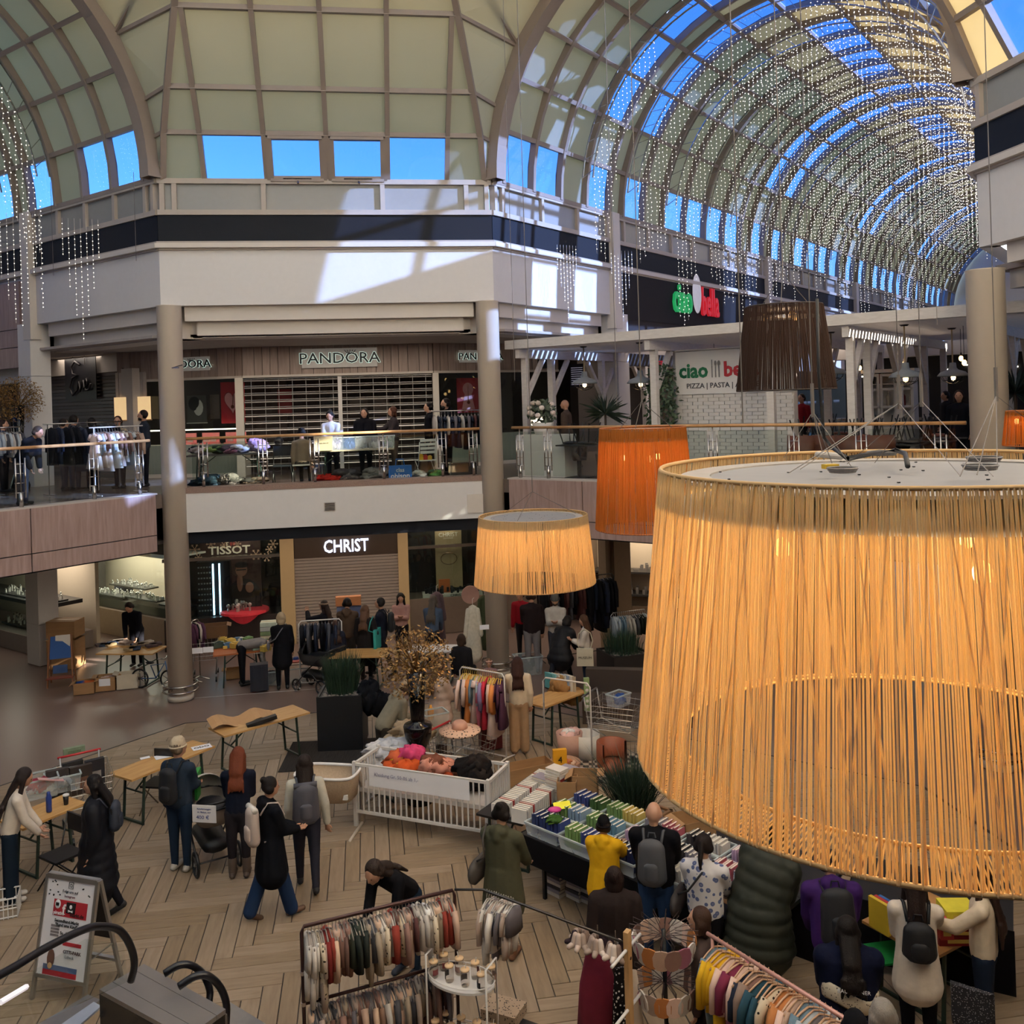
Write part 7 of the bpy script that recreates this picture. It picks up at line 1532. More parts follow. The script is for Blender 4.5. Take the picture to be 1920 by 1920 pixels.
for i,(px,c,t) in enumerate([(607,None,'c9b894'),(632,['8a7ab0','b8b0d0'],'c8d0e0'),(655,['5a70a8','d8dce8'],'8aa0c8'),(678,['b8b8bc','d8d8dc'],'d8dce0'),(702,['c8c4c4','8a8488'],'d8d8d8'),(728,['c8c4c0','8aa080'],'d0dcd8')]):
    if i==0: 
        o=MB().box(-.2,.2,-.14,.14,0,.32).build('fabric_box',mt('b8a888',.8)); o.location=(ux(px,.8),.8,UF+.75); tag(o,'beige fabric box with a handwritten paper on the upper table','box'); txt('Babykl. alles 1 €',.035,BLACK,T3(0,-.145,.16),o,'lettering',.001)
    else: plastic_tub(['','tub with lilac things right of the fabric box','blue lidded tub on the upper table','clear tub with white socks on the upper table','clear tub with dark socks on the upper table','rightmost clear tub on the upper table'][i],(ux(px,.9),.9),0,.3,.3,.28,UF+.75,c,t)
for i,(px,c) in enumerate([(390,['2c3c48','3a4a58']),(430,['6a625c','7a706a','4a4440']),(480,['4a4440','6a5a4c']),(618,['c03028','a82820']),(655,['6a6060','8a7a78','4a4448']),(705,['7a7470','b85030','c8b8b0']),(790,['b8b0a8','d0ccc8']),(815,['5a8a4a','3a6a5a'])]):
    clothes_heap(['dark blue-grey bag under the left end of the upper table','grey brown blanket on the upper floor','brown basket heap beside the blanket','red bag on the upper floor','clothes in a crate under the tub table','toys and clothes in the clear crate under the tub table','white bag beside the blue shopping bag','green toy heap before the slatted chair'][i],(ux(px,.75,890),.75),UF+.02,.34 if i<6 else .2,.22,.34 if i in(0,1,4,5) else .22,c,6)
T=thing('shopping_bag','big blue shopping bag with white lettering on the upper floor','bag',(ux(750,.55,880),.55,UF)); MB().prism([(-.26,-.1),(.26,-.1),(.24,.1),(-.24,.1)],0,.36).build('bag_body',mt('1f62b0',.4),T); txt('clas',.13,WHITE,T3(0,-.105,.22),T,'lettering',.001,bold=.002); txt('ohlson',.16,WHITE,T3(0,-.105,.08),T,'lettering',.001,bold=.003)
for s in(-1,1): MB().tube([(-.1,s*.1,.36),(-.08,s*.1,.5),(.08,s*.1,.5),(.1,s*.1,.36)],.008,5).build('handle',mt('1f62b0',.4),T)
fold_chair('white slatted folding chair with yellow toys on the upper balcony',(ux(797,.8),.8),.3,'d0cdc8',UF,'d0cdc8',slat=True)
for i,(c,n) in enumerate((('d8a820','yellow'),('b83028','red'),('e0b040','pale yellow'))): o=MB().box(-.05,.05,-.05,.05,0,.12-.02*i).cb((0,0,.13-.02*i),(.06,.06,.02)).build('toy_block',mt(c,.4)); o.location=(ux(797,.8)-.1+.1*i,.78,UF+.45); tag(o,n+' toy on the white slatted chair','toy')
fold_chair('grey folding chair with the seated person on the upper balcony',(ux(565,1.0),1.05),pi,'6a625c',UF,'8a8480')
fold_chair('black folding chair right of the clothes table on the upper balcony',(ux(528,.9),1.0),pi,'1c1c20',UF)
T=thing('cap','black cap hanging on the railing','cap',(ux(523,.1,826),.05,UF+1.02)); MB().ell((0,0,0),(.1,.06,.1),12,8).build('crown',BLACK,T,True); MB().ell((0,-.06,-.06),(.08,.06,.015)).build('peak',BLACK,T,True)
o=MB().box(-.3,.3,-.15,.15,.05,.36).build('trunk_case',mt('18181a',.5)); o.location=(ux(868,.6,870),.6,UF); tag(o,'black case under the right clothes rack on the upper balcony','case')
# ================================================================ PEOPLE
def hand_mesh():
    m=MB(); m.cap((0,0,0),(0,0,-.055),.024,.034,1.15,.5,8,2)
    for i,(x,l,b) in enumerate([(-.028,.06,.2),(-.01,.07,.16),(.01,.066,.18),(.028,.05,.24)]):
        z=-.075; m.tube([(x,0,z+.02),(x*1.15,.004,z-l*.35),(x*1.2,.015+b*.04,z-l*.7),(x*1.2,.03+b*.05,z-l)],[.0095,.009,.0082,.0065],6)
    m.tube([(-.022,0,-.025),(-.045,.01,-.045),(-.05,.02,-.075)],[.012,.0105,.008],6)
    return m
HANDM={}
def hand(col):
    if col not in HANDM: HANDM[col]=hand_mesh().mesh('hand',mt(col,.55,noise=.05),True)
    return HANDM[col]
EYE=MB().ell((0,0,0),(.011,.005,.007),8,5).mesh('eye',mt('2a1e1a',.2),True)
def ik(a,t,l1,l2,pole):
    d=t-a; L=d.length; L=min(L,(l1+l2)*.985); d.normalize(); x=(l1*l1-l2*l2+L*L)/(2*L); h=math.sqrt(max(0,l1*l1-x*x)); p=(pole-d*pole.dot(d)).normalized(); return a+d*x+p*h, a+d*L
ARM={'down':(.02,.02,-.31),'side':(.05,-.02,-.31),'hold':(-.07,.19,-.2),'phone':(-.09,.16,-.12),'reach':(-.02,.27,-.12),'table':(-.03,.21,-.25),'up':(-.02,.22,.06),'hip':(.02,.08,-.22),'back':(.03,-.1,-.29),'low':(-.02,.12,-.3)}
NP=[0]
def person(lab,loc,face,H=1.68,top=('2a2c34','sweater'),legs='24242a',shoes='1c1a1a',hair=('3a2a22','long'),hat=None,lean=0,arms=('down','down'),coat=0,stride=0,seat=False,skin='b98a70',look=0,nod=0,vox=.02,wide=False,hood=False,fat=1.0,tilt=0,pat=None,boots=False,headband=None,beard=False,z=None,scarf=None,stripe=None,legless=False):
    fat*=1.06; T=thing('person',lab,'person',loc,math.radians(face)); V=Vector; zp=.525*H if not seat else .30*H
    PV=V((0,0,zp)); dz=zp-.525*H
    Rm=Matrix.Rotation(-math.radians(lean),3,'X')@Matrix.Rotation(math.radians(tilt),3,'Y')
    def t(p):   # upper body transform about the pelvis; p given for unleaned standing H=1
        q=V((p[0]*H,p[1]*H,p[2]*H+dz)); return PV+Rm@(q-PV)
    sk=mt(skin,.55,noise=.05); bd=MB(); B=bd
    hc=t((0,.012,.93)); Rh=Rm@Matrix.Rotation(math.radians(look),3,'Z')@Matrix.Rotation(-math.radians(nod)+math.radians(lean)*.45,3,'X')
    hp=lambda x,y,z_: hc+Rh@V((x*H,y*H,z_*H))
    Rh4=Rh.to_4x4()
    B.ell(hc,(.047*H,.057*H,.063*H),14,10,Rh4); B.ell(hp(0,.012,-.03),(.037*H,.042*H,.038*H),12,8,Rh4)
    B.cap(hp(0,.055,.008),hp(0,.064,-.012),.006*H,.0095*H,n=6); B.ell(hp(0,.044,-.046),(.016*H,.014*H,.014*H),8,6,Rh4); B.ell(hp(0,.05,-.028),(.014*H,.01*H,.007*H),8,5,Rh4)
    for s in(-1,1): B.ell(hp(s*.048,0,-.006),(.006*H,.013*H,.02*H),8,6,Rh4); B.ell(hp(s*.018,.049,.014),(.014*H,.008*H,.006*H),6,4,Rh4)
    B.cap(t((0,-.005,.82)),hp(0,-.01,-.03),.03*H,.029*H)
    B.cap(t((0,0,.58)),t((0,0,.74)),.05*H,.056*H,1.15,.8); 
    sh=[];el=[];wr=[]
    for i,s in enumerate((-1,1)):
        a=t((s*.098*fat**.5,0,.788)); o=ARM[arms[i]] if isinstance(arms[i],str) else arms[i]; 
        if arms[i] in('down','side','low'): tg=a+V((s*o[0]*H if o[0]>0 else s*o[0]*H,o[1]*H,o[2]*H))
        else: tg=a+Rm@V((s*o[0]*H,o[1]*H,o[2]*H)) if lean<40 else a+V((s*o[0]*H,o[1]*H*.7,o[2]*H-.05*H))
        e,w_=ik(a,tg,.165*H,.15*H,V((s*.5,-.8,-.5))); sh.append(a);el.append(e);wr.append(w_)
        B.cap(a,e,.03*H,.024*H).cap(e,w_,.023*H,.015*H)
    leg=[]
    for s in(-1,1):
        hip=V((s*.05*H,0,zp-.02*H))
        if seat: kn=hip+V((s*.01*H,.24*H,.0)); an=kn+V((0,.02*H,-.27*H)); an.z=.045*H
        else:
            a=stride*s; kn=hip+V((s*.004*H,math.sin(a)*.24*H,-.235*H*math.cos(a))); b=a-.5*abs(stride) if s*stride<0 else a; an=kn+V((0,math.sin(b)*.23*H,-.225*H*math.cos(b)))
            if s*stride>=0: an.z=max(.045*H,min(an.z,.05*H)) if stride else .045*H
            elif an.z<.045*H: an.z=.045*H
        leg.append((hip,kn,an)); 
        if not legless: B.cap(hip,kn,.045*H,.032*H).cap(kn,an,.03*H,.02*H)
    def rm(o,v,sm=2):
        md=o.modifiers.new('r','REMESH'); md.mode='VOXEL'; md.voxel_size=v; md.use_smooth_shade=True
        if sm: m2=o.modifiers.new('s','SMOOTH'); m2.iterations=sm; m2.factor=.5
        return o
    rm(bd.build('body',sk,T),min(vox,.014) if vox<.02 else .017,1)
    for s in(-1,1):
        e_=bpy.data.objects.new('eye',EYE); COL.objects.link(e_); e_.parent=T; e_.matrix_local=Matrix.Translation(hp(s*.018,.0515,.004))@Rh4
    for i in range(2):
        h=bpy.data.objects.new('hand',hand(skin)); COL.objects.link(h); h.parent=T; d=(wr[i]-el[i]).normalized(); q=d.to_track_quat('-Z','Y'); h.matrix_local=Matrix.Translation(wr[i])@q.to_matrix().to_4x4()@Matrix.Diagonal((1 if i==0 else -1,1,1,1))@Matrix.Scale(H/1.7,4)
    # ---- clothes
    tc,ts=top; k={'sweater':1.0,'coat':1.12,'puffer':1.3,'tee':.95,'shirt':1.0}[ts]*fat
    tm=mt(tc,.85,noise=.15,scale=14,bump=.25) if ts!='puffer' else mt(tc,.62,noise=.12,scale=10,bump=.1,spec=.25)
    if pat=='leo': tm=mt('c9c4c4',.85,kind='leopard',scale=15,c2='5a6488')
    if pat=='dots': tm=mt(tc,.85,kind='dots',scale=24,c2='c8c0b8')
    m=MB()
    def ringed(p0,p1,r0,r1,sx,sy,n=9):
        if ts!='puffer': m.cap(p0,p1,r0,r1,sx,sy,12); return
        pts=[];rs=[]; L=(p1-p0).length; nr=max(2,round(L/.125))
        for j in range(nr*4+1): u=j/(nr*4); pts.append(p0.lerp(p1,u)); rs.append((r0+(r1-r0)*u)*(1+.07*abs(math.sin(pi*u*nr))))
        m.cap(p0,p1,r0*.95,r1*.95,sx,sy,12); m.tube(pts,rs,14,sx,sy)
    ringed(t((0,0,.54)),t((0,-.002,.76)),.075*H*k,.073*H*k,1.22,.86)
    [m.cap(t((0,-.005,.805)),t((s_*.088*fat**.5,0,.785)),.042*H*k,.038*H*k,1,1,10) for s_ in(-1,1)]
    m.cap(t((0,-.005,.80)),t((0,-.005,.835)),.045*H*k,.034*H*max(1,k*.95))
    for i in range(2):
        ringed(sh[i],el[i],.037*H*k,.033*H*k,1,1); e2=el[i].lerp(wr[i],.93 if ts!='tee' else .05); ringed(el[i],e2,.034*H*k,.027*H*k,1,1)
    if coat:
        zt=.56; zb=coat; p0=t((0,0,zt)); p1=V((p0.x*.6,p0.y*.35 if lean else 0,zb*H+(dz if not seat else 0)))
        if seat: p1=V((0,.1*H,zb*H))
        ringed(p0,p1,.082*H*k,.098*H*k*(1+.4*abs(stride)),1.15,.9)
    if hood: m.cap(t((-.03,-.045,.835)),t((.03,-.045,.835)),.038*H,.038*H,1,1); m.cap(t((0,-.06,.80)),t((0,-.05,.85)),.04*H,.035*H)
    o=rm(m.build({'sweater':'sweater','coat':'coat','puffer':'padded_coat','tee':'top','shirt':'shirt'}[ts],tm,T),vox*.95,2)
    if not legless:
        m=MB(); m.cap((0,0,zp-.01*H) if not seat else (0,0,zp),t((0,0,.56)),.07*H*fat,.066*H*fat,1.2,.9)
        for hip,kn,an in leg:
            if wide: m.cap(hip,kn,.056*H,.052*H).cap(kn,an+V((0,0,.01)),.052*H,.05*H)
            else: m.cap(hip,kn,.056*H*fat**.5,.04*H).cap(kn,an,.039*H,.028*H)
        rm(m.build('trousers',mt(legs,.85,noise=.15,scale=10,bump=.15),T),vox,2)
        for (hip,kn,an),s in zip(leg,(-1,1)):
            m=MB(); f=.0 if an.z<.06*H else -.5; d=Matrix.Rotation(f,3,'X')@V((0,1,0)); u=V((0,0,-.02*H)) 
            m.cap(an-d*.02*H+u,an+d*.085*H+u,.024*H,.021*H,1.0,.9,10).ell(an-d*.01*H+u*.5,(.026*H,.03*H,.026*H))
            if boots: m.cap(an,an+(kn-an)*.45,.032*H,.036*H)
            o=m.build('shoe',mt(shoes,.6,bump=.1),T,True)
    # ---- hair, hat
    hcn,hst=hair; kk=max(1,k*1.02)**1.5
    if hst!='bald':
        m=MB(); hm_=mt(hcn,.5,kind='grain',c2=hcn,noise=.3,scale=14,str3=(6,6,1)) ; hm_=mt(hcn,.6,noise=.35,scale=30,str3=(5,5,.6),bump=.3,spec=.2)
        m.ell(hp(0,-.012,.013),(.0545*H,.058*H,.060*H),14,10,Rh4); m.cap(hp(-.03,-.02,-.01),hp(.03,-.02,-.01),.036*H,.036*H)
        if hst in('long','wavy'):
            w_=.052 if hst=='long' else .062
            m.cap(hp(0,-.03,.0),t((0,-.05*kk,.82)),w_*.9*H,w_*.85*H,1.15,.7); m.cap(t((0,-.05*kk,.82)),t((0,-.068*kk,.73)),w_*.75*H,w_*.8*H,1.2,.5); [m.cap(t((x_,-.066*kk,.75)),t((x_*1.25,-.072*kk,.69-abs(x_)*.4)),.017*H,.008*H) for x_ in(-.045,-.022,0,.024,.046)]
            for s in(-1,1): m.cap(hp(s*.042,0,0),t((s*.05,-.02,.81)),.018*H,.02*H)
        if hst=='xlong': m.cap(hp(0,-.03,.0),t((0,-.05*kk,.82)),.052*H,.04*H,1.1,.62); m.cap(t((0,-.05*kk,.82)),t((0,-.078*kk,.69)),.041*H,.05*H,1.2,.48); [m.cap(t((x_,-.076*kk,.71)),t((x_*1.2,-.08*kk,.62-abs(x_)*.5)),.018*H,.008*H) for x_ in(-.05,-.025,0,.026,.052)]; [m.cap(hp(s*.042,0,0),t((s*.06,.01,.76)),.018*H,.02*H) for s in(-1,1)]
        if hst=='bob': m.cap(hp(0,-.025,0),hp(0,-.03,-.05),.05*H,.05*H,1.1,.7); [m.cap(hp(s*.044,-.005,.01),hp(s*.044,-.0,-.055),.018*H,.02*H) for s in(-1,1)]
        if hst=='bun': m.ell(hp(0,-.06,.05),(.025*H,)*3)
        if hst=='pony': m.cap(hp(0,-.06,.02),hp(0,-.085,-.07),.02*H,.016*H); m.cap(hp(0,-.085,-.07),hp(0,-.07,-.13),.016*H,.008*H)
        rm(m.build('hair',hm_,T),max(.011,vox*.6),1)
    if beard: MB().ell(hp(0,.03,-.045),(.034*H,.03*H,.026*H),10,7,Rh4).build('beard',mt(hcn,.7,bump=.3),T,True)
    if hat:
        m=MB(); hm_=mt(hat,.9,noise=.15,scale=30,bump=.35); m.lathe([(.0,.078*H),(.03*H,.073*H),(.048*H,.05*H),(.056*H,.015*H),(.057*H,-.002*H),(.052*H,-.004*H)],18); o=m.build('beanie',hm_,T,True); o.matrix_local=Matrix.Translation(hp(0,-.006,.01))@Rh4@Matrix.Diagonal((.95,1.1,1,1)); m=MB().tube([(.055*H*math.cos(a),.062*H*math.sin(a),0) for a in [2*pi*i/18 for i in range(18)]],.008*H,6,closed=True).build('beanie_cuff',hm_,T,True); m.matrix_local=Matrix.Translation(hp(0,-.006,.012))@Rh4
    if headband: m=MB().tube([(.051*H*math.cos(a),.06*H*math.sin(a),0) for a in [2*pi*i/18 for i in range(18)]],.013*H,6,closed=True).build('headband',mt(headband,.8),T,True); m.matrix_local=Matrix.Translation(hp(0,-.002,.025))@Rh4
    if scarf: o=rm(MB().cap(t((-.03,.02,.83)),t((.03,.02,.83)),.035*H,.035*H).cap(t((0,.06,.80)),t((0,.07,.72)),.03*H,.025*H).build('scarf',mt(scarf,.9,bump=.3),T),.018)
    T['_H']=H; return T,t,hp,Rm
def backpack(pt,lab,col,w_=.27,h=.42,d=.15,roll=False,c2=None,name='backpack',light=None):
    T,t,hp,Rm=pt; H=T['_H']; b=thing(name,lab,'bag',T.location,T.rotation_euler.z); bm=mt(col,.7,noise=.12,bump=.15); c=t((0,-.085,.69)); M4=Matrix.Translation(c-Rm@Vector((0,d/2,0)))@Rm.to_4x4()
    m=MB(M4); m.cap((0,0,-h/2+d/2),(0,0,h/2-d/2),d*.62,d*.55,w_/d*.8,.85,12); md=m.build('bag_body',bm,b,True)
    m=MB(M4); m.cap((0,-d*.4,-h*.28),(0,-d*.4,-.02),.05,.05,1.6,.7).build('front_pocket',bm,md,True)
    if roll: MB(M4).tube([(-w_*.42,0,h/2-.02),(w_*.42,0,h/2-.02)],.035,8).build('roll_top',mt(c2 or col,.7),md,True)
    else: MB(M4).tube([(-.04,d*.3,h/2),(-.03,d*.3,h/2+.05),(.03,d*.3,h/2+.05),(.04,d*.3,h/2)],.008,6).build('grab_handle',bm,b)
    for s in(-1,1): MB().tube([t((s*.05,-.09,.77)),t((s*.062,-.04,.845)),t((s*.068,.035,.83)),t((s*.075,.075,.74)),t((s*.08,.05,.63)),t((s*.06,-.07,.58))],.016,6,1,.5).build('strap',bm,b,True)
    return b
def sidebag(pt,lab,col,side=1,drop=.5,w_=.3,h=.28,strapcol=None,cross=True,name='shoulder_bag',txts=None):
    T,t,hp,Rm=pt; b=thing(name,lab,'bag',T.location,T.rotation_euler.z); bm=mt(col,.7,noise=.12,bump=.1); s=side
    c=t((s*.17,.0,drop)); MB(Matrix.Translation(c)).cap((0,-w_*.3,0),(0,w_*.3,0),h*.4,h*.4,.45,1).build('bag_body',bm,b,True) if name!='tote_bag' else MB(Matrix.Translation(c)).box(-.03,.03,-w_/2,w_/2,-h/2,h/2).build('bag_body',bm,b)
    q=t((-s*.06 if cross else s*.11,0,.845)); MB().tube([c+Vector((0,-.09,h*.3)),t((s*.08,-.1,.68)),t((0 if cross else s*.1,-.075,.79)),q,t((0 if cross else s*.1,.075,.78)),t((s*.09,.1,.66)),c+Vector((0,.09,h*.3))],.012,6).build('strap',mt(strapcol or col,.6),b,True)
    if txts: txt(txts,.07,BLACK,Matrix.Translation(c+Vector((s*.035,0,-.03)))@Matrix.Rotation(pi/2*s,4,'Z'),b,'lettering',.001)
    return b
gr_=lambda x,y: G(x,y,0)
# facing helper: 0 = away from camera direction +Y, 180 = towards camera; positive turns to the left
P1=person('woman in a cream sweater and wide dark jeans at the left edge table',gr_(22,1690),-75,1.68,('cfc2b4','sweater'),'1a2430','c8c0b8',('2c2220','xlong'),lean=14,arms=('table','table'),wide=True,nod=20)
P2=person('woman in a long black quilted coat walking left with a dark backpack',gr_(185,1712),95,1.7,('12131a','puffer'),'14141a','1c1a1c',('1c1716','long'),coat=.2,stride=.28,arms=('down','down'),fat=1.05,nod=8)
backpack(P2,'small dark grey-blue backpack on the woman in the long black coat','2a2f3c',.24,.36)
P3=person('man with a beige beanie in a dark blue jacket and jeans beside the pram',gr_(340,1632),-25,1.76,('2a3442','coat'),'1f2c3e','b0a8a0',('6a5a4a','short'),hat='b5a48c',arms=('down','hold'),look=-25)
backpack(P3,'black backpack worn by the man with the beige beanie','17171b',.28,.46)
o=MB().prism([(-.02,-.13),(.02,-.15),(.03,.13),(-.03,.12)],0,.36).build('shopping_bag',mt('2e8a3a',.6,bump=.2)); o.location=gr_(372,1600)+Vector((0,.1,.75)); tag(o,'green cloth bag behind the man with the beige beanie','bag')
P4=person('woman with curly red-brown hair in a dark navy sweater behind the pram',gr_(450,1645),-5,1.68,('161a28','sweater'),'2a262a','5a4a40',('6a3420','wavy'),lean=8,arms=('hold','hold'),boots=True,nod=10)
P5=person('woman in a long black coat and blue jeans walking right with a cream backpack',gr_(512,1722),-62,1.7,('101116','coat'),'1f304e','5a4030',('1c1614','bun'),coat=.34,stride=.25,arms=('hold','hold'),hood=True,wide=True,nod=8)
backpack(P5,'cream and rose roll-top backpack on the woman in the long black coat and jeans','b8a69c',.27,.46,roll=True,c2='d0c8c0')
P6=person('woman seen from behind in a pale vest and dark sleeves with a grey backpack',gr_(578,1668),5,1.72,('b8b2a4','sweater'),'2c2c36','1c1a1c',('2a201c','long'),stride=-.22,arms=('down','side'))
backpack(P6,'large grey roll-top backpack in the middle of the group','4c4a52',.34,.5,.17,roll=True)
P7=person('person in an olive-beige jacket and cream beanie bending over the heap left of the urn',gr_(722,1462),-58,1.7,('8a8270','coat'),'3a342e','2a2624',('5a4030','short'),hat='b59a7c',lean=42,arms=('table','phone'),hood=True,nod=-5)
P8=person('woman in a long pale pink coat looking at clothes behind the urn',gr_(828,1420),-60,1.68,('b8a294','puffer'),'4a3c36','3a2c28',('5a4434','long'),coat=.4,arms=('phone','hold'),nod=25)
P9=person('woman in a cream sweater and wide beige trousers seen from behind at the rack',gr_(975,1412),-8,1.68,('d0c0a8','sweater'),'a58668','7a5a48',('3a2420','wavy'),arms=('hold','down'),wide=True)
P10=person('small child with a dusty pink headband peeking over the baby clothes',gr_(920,1342),170,1.12,('8a6a68','sweater'),'4a3c40','2a2428',('6a4c38','short'),headband='a88478')
P11=person('person in a wide black coat bending beside the man with the grey beanie',gr_(1052,1295),-40,1.62,('141316','puffer'),'1c1e26','1c1a1a',('1c1614','bob'),coat=.4,stride=.5,lean=34,arms=('low','reach'),nod=20)
P12=person('man with a grey beanie, beard and white sweater',gr_(1045,1262),165,1.78,('a8a098','sweater'),'3a3a40','2a2828',('3a2a22','short'),hat='5a5854',beard=True,arms=('phone','phone'),nod=20)
P13=person('young woman in a white sweater and jeans holding a phone with a tote bag',gr_(1100,1298),75,1.62,('c9bcb0','sweater'),'232c3c','4a3c34',('4a3020','long'),arms=('phone','phone'),nod=25)
sidebag(P13,'cream tote bag with black lettering on the young woman in the white sweater','c0b49c',-1,.5,.34,.36,name='tote_bag',cross=False,txts='MUSEUM')
P14=person('man in a dark brown jacket and grey jeans, back turned, under the small cream lamp',gr_(1000,1262),-5,1.86,('231a1a','coat'),'6a6668','3a3634',('2a1f1a','short'),arms=('hold','down'))
P15=person('person in a red jumper behind the man in the brown jacket',gr_(982,1238),150,1.7,('9a1f2a','sweater'),'2a2628','2a2628',('2a1f1a','short'),lean=10,nod=20)
P16=person('person with brown hair sitting behind the baby clothes rack',gr_(868,1300),-30,1.62,('1e1c1e','coat'),'1c1c20','1c1a1a',('3a2a20','bob'),seat=True)
P17=person('woman with long ash hair in a grey-blue sweater left of the second round column',gr_(812,1255),-20,1.7,('3f4c60','sweater'),'2a2a30','2a2628',('4a4038','xlong'),lean=16,arms=('table','table'))
P18=person('woman with long black hair and a pink flowered top looking down before the shutter',gr_(755,1238),175,1.62,('a88078','sweater'),'2a2628','2a2628',('17120f','xlong'),arms=('phone','phone'),nod=30,pat=None)
P19=person('man in a dark navy jacket with a backpack before the shutter',gr_(718,1268),75,1.78,('1a1c28','coat'),'1c1c22','1c1a1a',('1c1614','short'),stride=.3,arms=('hold','down'))
backpack(P19,'black backpack on the man in the navy jacket before the shutter','17181c',.28,.44)
P20=person('woman with brown hair carrying a turquoise bag, seen from behind',gr_(688,1275),-20,1.68,('221e1e','coat'),'1c1a1e','1c1a1a',('5a4030','long'),coat=.3,arms=('down','hip'))
sidebag(P20,'turquoise shopper bag hanging from the brown-haired woman','2f9a92',1,.56,.42,.44,name='tote_bag',cross=False)
P21=person('man with dark hair in a khaki brown jacket seen from behind',gr_(655,1268),-10,1.78,('4e3c30','coat'),'3a3430','2a2422',('1c1714','short'),hood=True,arms=('hold','hold'))
P22=person('woman in black with a beige headband reaching for the dark coats',gr_(612,1262),62,1.68,('17151a','coat'),'1c1a1e','1c1a1a',('2a1c18','long'),headband='8a7462',arms=('up','hold'))
P23=person('child in a navy jacket with a brown fur hood by the dark pram',gr_(632,1285),20,1.42,('1c2233','puffer'),'1c1c26','1c1a1a',('3a2a24','long'),hood=True,scarf='4a3830')
P24=person('woman with blond hair in a black coat with a grey cross strap, from behind',gr_(531,1292),5,1.68,('141316','coat'),'141418','1c1a1a',('a08c70','bob'),coat=.36,arms=('hold','down'))
sidebag(P24,'grey strap bag across the back of the blond woman in black','6a666a',-1,.58,.26,.22)
P25=person('person in a grey sweater bending down deeply beside the navy suitcase',gr_(455,1285),-75,1.68,('77716e','sweater'),'17171b','1c1a1a',('2a2220','short'),lean=88,arms=('down','down'))
P26=person('person in a navy sweater sorting clothes at the stall before the lit window',gr_(258,1248),170,1.74,('15161d','sweater'),'1c1c22','1c1a1a',('2a201c','short'),lean=32,arms=('table','table'),nod=25)
P27=person('woman in a long olive parka and brown boots left of the book table',gr_(948,1795),-35,1.7,('4c4a38','coat'),'1a181c','6a4630',('1c1614','bun'),coat=.36,arms=('hold','table'),hood=True,boots=True,fat=1.12,nod=15,vox=.016)
sidebag(P27,'large grey-brown shopper bag on the woman in the olive parka','4a423c',-1,.55,.36,.34,cross=False)
P28=person('person with brown hair in black clothes and jeans behind the dark rack',gr_(768,1822),140,1.7,('141316','sweater'),'1c2838','1c2230',('2e221c','long'),lean=50,arms=('low','low'),nod=5,vox=.016)
P29=person('child in a bright yellow raincoat and a black beanie at the book tubs',gr_(1138,1762),-30,1.38,('d8a41c','coat'),'1c1c24','1c1a1a',('2a201c','short'),hat='121114',hood=True,coat=.42,arms=('hold','reach'),vox=.016,fat=1.2)
P30=person('person with dark brown hair in a dark brown coat in front of the yellow raincoat',gr_(1160,1918),-15,1.53,('2a211f','coat'),'1c1a1c','1c1a1a',('241814','bob'),coat=.3,vox=.016,fat=1.3)
P31=person('bald man in a black sweater and blue jeans at the book tubs',gr_(1234,1806),-25,1.74,('111014','sweater'),'263a5a','2a2628',('6a5040','bald'),arms=('hold','table'),nod=18,vox=.016,fat=1.28)
backpack(P31,'grey soft backpack on the bald man','4a4a4e',.32,.48,.17)
P32=person('woman in a white and blue-grey leopard print sweater at the book table end',gr_(1328,1866),-35,1.64,('c9c4c4','sweater'),'141318','1c1a1a',('1e1513','pony'),pat='leo',arms=('hold','table'),fat=1.2,nod=15,vox=.016)
sidebag(P32,'dark brown shoulder bag on the woman in the leopard sweater','2c2422',-1,.56,.34,.32,'17171b')
P33=person('tall person in a long olive padded coat leaning over the toy table',gr_(1425,1880),-35,1.82,('2e3028','puffer'),'141318','1c1a1a',('1c1614','short'),coat=.3,lean=20,tilt=14,arms=('table','table'),fat=1.25,vox=.016)
P34=person('person in a purple hoodie with a black backpack under the huge lamp',gr_(1572,1950),-15,1.74,('3a1f58','sweater'),'141318','1c1a1a',('2a201c','short'),hood=True,lean=12,arms=('table','table'),fat=1.32,vox=.016)
backpack(P34,'black backpack on the purple hoodie','121116',.34,.5)
P35=person('woman with long black hair in a navy carrier jacket with a leopard stripe',G(1600,2085),-20,1.66,('10142a','coat'),'14141c','8a6a58',('17110f','long'),coat=.32,arms=('hold','hold'),fat=1.35,vox=.016)
_T,_t,_h,_R=P35; o=MB().tube([_t((.13*math.cos(a),.115*math.sin(a)-.01,.63+.03*math.sin(a*2))) for a in [pi+pi*i/16 for i in range(17)]],.065,8,.3,1).build('leopard_stripe',mt('b8aa94',.8,kind='dots',scale=46,c2='4a4038'),_T,True)
for s_,z_ in(('BAUMLEINER',.70),('LEANDER',.57)): txt(s_,.045,PAPER,Matrix.Translation(_t((0,-.155,z_))),_T,'lettering',.001)
P36=person('woman in a cream quilted long jacket and black trousers with a black backpack',gr_(1725,1985),-25,1.72,('cdbfb0','coat'),'121114','1c1a1a',('241814','xlong'),hat=None,coat=.4,arms=('hold','reach'),vox=.016,fat=.98)
backpack(P36,'black square backpack on the woman in the cream quilted jacket','141316',.3,.34)
P37=person('woman with long brown hair in a cream cardigan and jeans at the right edge',gr_(1850,1965),50,1.7,('c9b79f','sweater'),'1c2536','3a2c28',('2e1d16','xlong'),arms=('reach','down'),fat=1.05,nod=12,vox=.016)
P38=person('grey-haired person whose head shows at the bottom edge',G(1668,2292),-10,1.64,('2a2628','coat'),'2a2628','2a2628',('8a827a','bob'),vox=.018)
P39=person('child with brown hair behind the near end of the pink rail',G(1325,2040),60,1.6,('4a3c38','sweater'),'2a2628','2a2628',('3e2a20','bob'),vox=.018)
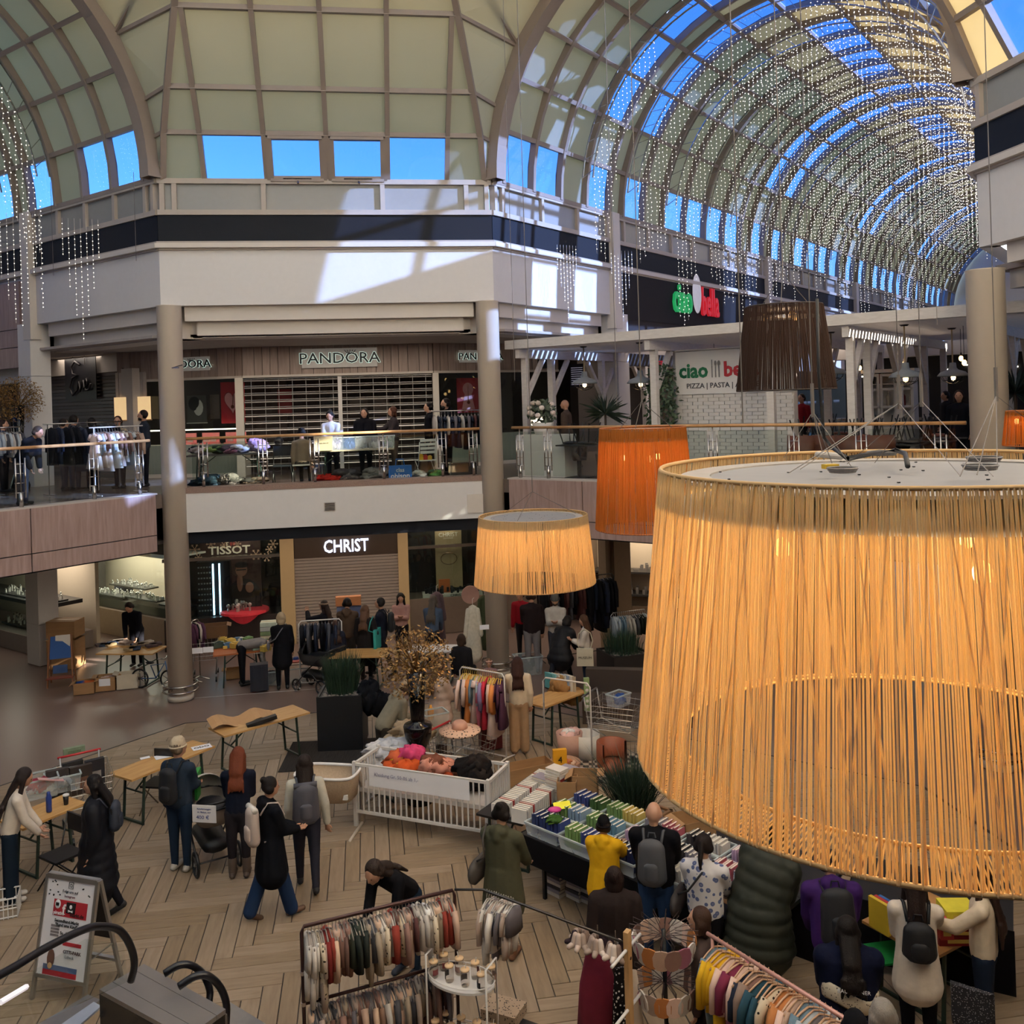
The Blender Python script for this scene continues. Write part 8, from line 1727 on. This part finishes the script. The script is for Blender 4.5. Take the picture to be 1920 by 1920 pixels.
P40=person('person with a black cap beside the grey-haired head at the bottom edge',G(1618,2342),-10,1.66,('141418','coat'),'1c1c20','1c1a1a',('141214','short'),hat='121216',vox=.018)
o=MB().prism([(-.02,-.15),(.02,-.18),(.03,.17),(-.03,.15)],0,.34).build('tote_bag',mt('1c1a1e',.8,kind='dots',scale=60,c2='8a8488')); o.location=G(1822,1905,.7)+Vector((0,0,-.1)); o.rotation_euler=(0,0,.8); tag(o,'black sequinned bag held low by the woman in the cream cardigan','bag')
# ---- upper floor
def onC(px,off): q=CU(px,800,off); return Vector((q.x,off,UF))
def onL(px,off): x=q0.q(px,800,off)[0]; return q0.at(x,off,UF)
def onR(px,off): u=RF.q(px,800,off)[0]; return RF.at(u,off,UF)
person('stooping person in black with a pale cross bag behind the left railing',onL(38,.8),-110,1.66,('17171b','sweater'),'3a3638','1c1a1a',('3a2e26','short'),lean=34,arms=('table','table'),fat=1.15)
person('person with dark hair and a navy backpack in front of the dark roller shutter',onL(138,3.0),-30,1.74,('1a1c2c','coat'),'3a4050','1c1a1a',('1a1412','short'))
person('person with a white coat facing the navy backpack',onL(118,3.3),-60,1.66,('a8a09a','coat'),'3a3c48','1c1a1a',('2a201c','short'))
person('woman in a grey cardigan and dark flower skirt on the left balcony',onL(172,2.9),60,1.66,('8a8884','sweater'),'1c1c22','1c1a1a',('1c1614','long'),wide=True)
person('woman in a beige top standing behind the left clothes rack',onL(222,2.4),155,1.68,('a8957c','sweater'),'1c1c22','1c1a1a',('3a261c','pony'),look=30)
person('bearded man with glasses in a grey-blue jacket left of the left round column',onL(270,2.2),110,1.8,('2a303c','coat'),'1c1c22','1c1a1a',('1e1612','short'),beard=True)
person('person at the far upper left edge behind the golden tree',onL(5,4.4),-90,1.68,('3a4a68','sweater'),'1c1c22','1c1a1a',('2a1c18','short'))
person('seated person in a beige jumper with black hair at the upper stall',onC(565,1.05),175-180,1.66,('8a7662','sweater'),'4a423c','1c1a1a',('17120f','bun'),seat=True)
person('woman in a white sweater with black backpack straps behind the tubs',onC(622,1.6),165,1.66,('c9c6cc','sweater'),'2a2c36','1c1a1a',('17120f','bun'),lean=10,nod=20,arms=('hold','hold'))
person('woman with glasses in a black jacket behind the tub table',onC(684,1.8),165,1.68,('15141a','coat'),'1c1c22','1c1a1a',('1e1512','long'),fat=1.2)
person('woman with auburn hair in a striped jacket turned left by the tub table',onC(738,1.8),95,1.7,('3a3234','coat'),'5a4a40','1c1a1a',('4a2a1c','bob'),arms=('hold','reach'))
person('man with glasses in a black jacket turned left before the grille edge',onC(806,1.9),100,1.78,('131218','coat'),'2a1c20','1c1a1a',('1a1412','short'))
person('taller bearded man in black right of the man with glasses',onC(838,2.0),110,1.86,('14131a','coat'),'1c1a1e','1c1a1a',('1e1512','short'),beard=True,hood=True)
person('bald man in a tan jacket walking behind the railing',onR(1062,2.2),60,1.74,('4e4038','coat'),'2c282a','1c1a1a',('8a7a6c','bald'),stride=.35,coat=.4)
person('woman seated at the restaurant left of the big right column',onR(1800,3.6),140,1.68,('17171d','coat'),'1c1c22','1c1a1a',('2a1e1a','bob'),seat=False)
person('person in a red top deep inside the restaurant',onR(1505,7.5),120,1.7,('8a2028','sweater'),'1c1c22','1c1a1a',('2a1c18','short'))
for i,(p,h) in enumerate(((onR(1775,7.8),1.66),(onR(1450,8.2),1.74))): person(['dark dressed guest deep in the restaurant right of the dresser','dark dressed guest deep in the restaurant left of the brown lamp'][i],p,90,h,('1c1b20','coat'),'1c1c22','1c1a1a',('2a1c18','short'))
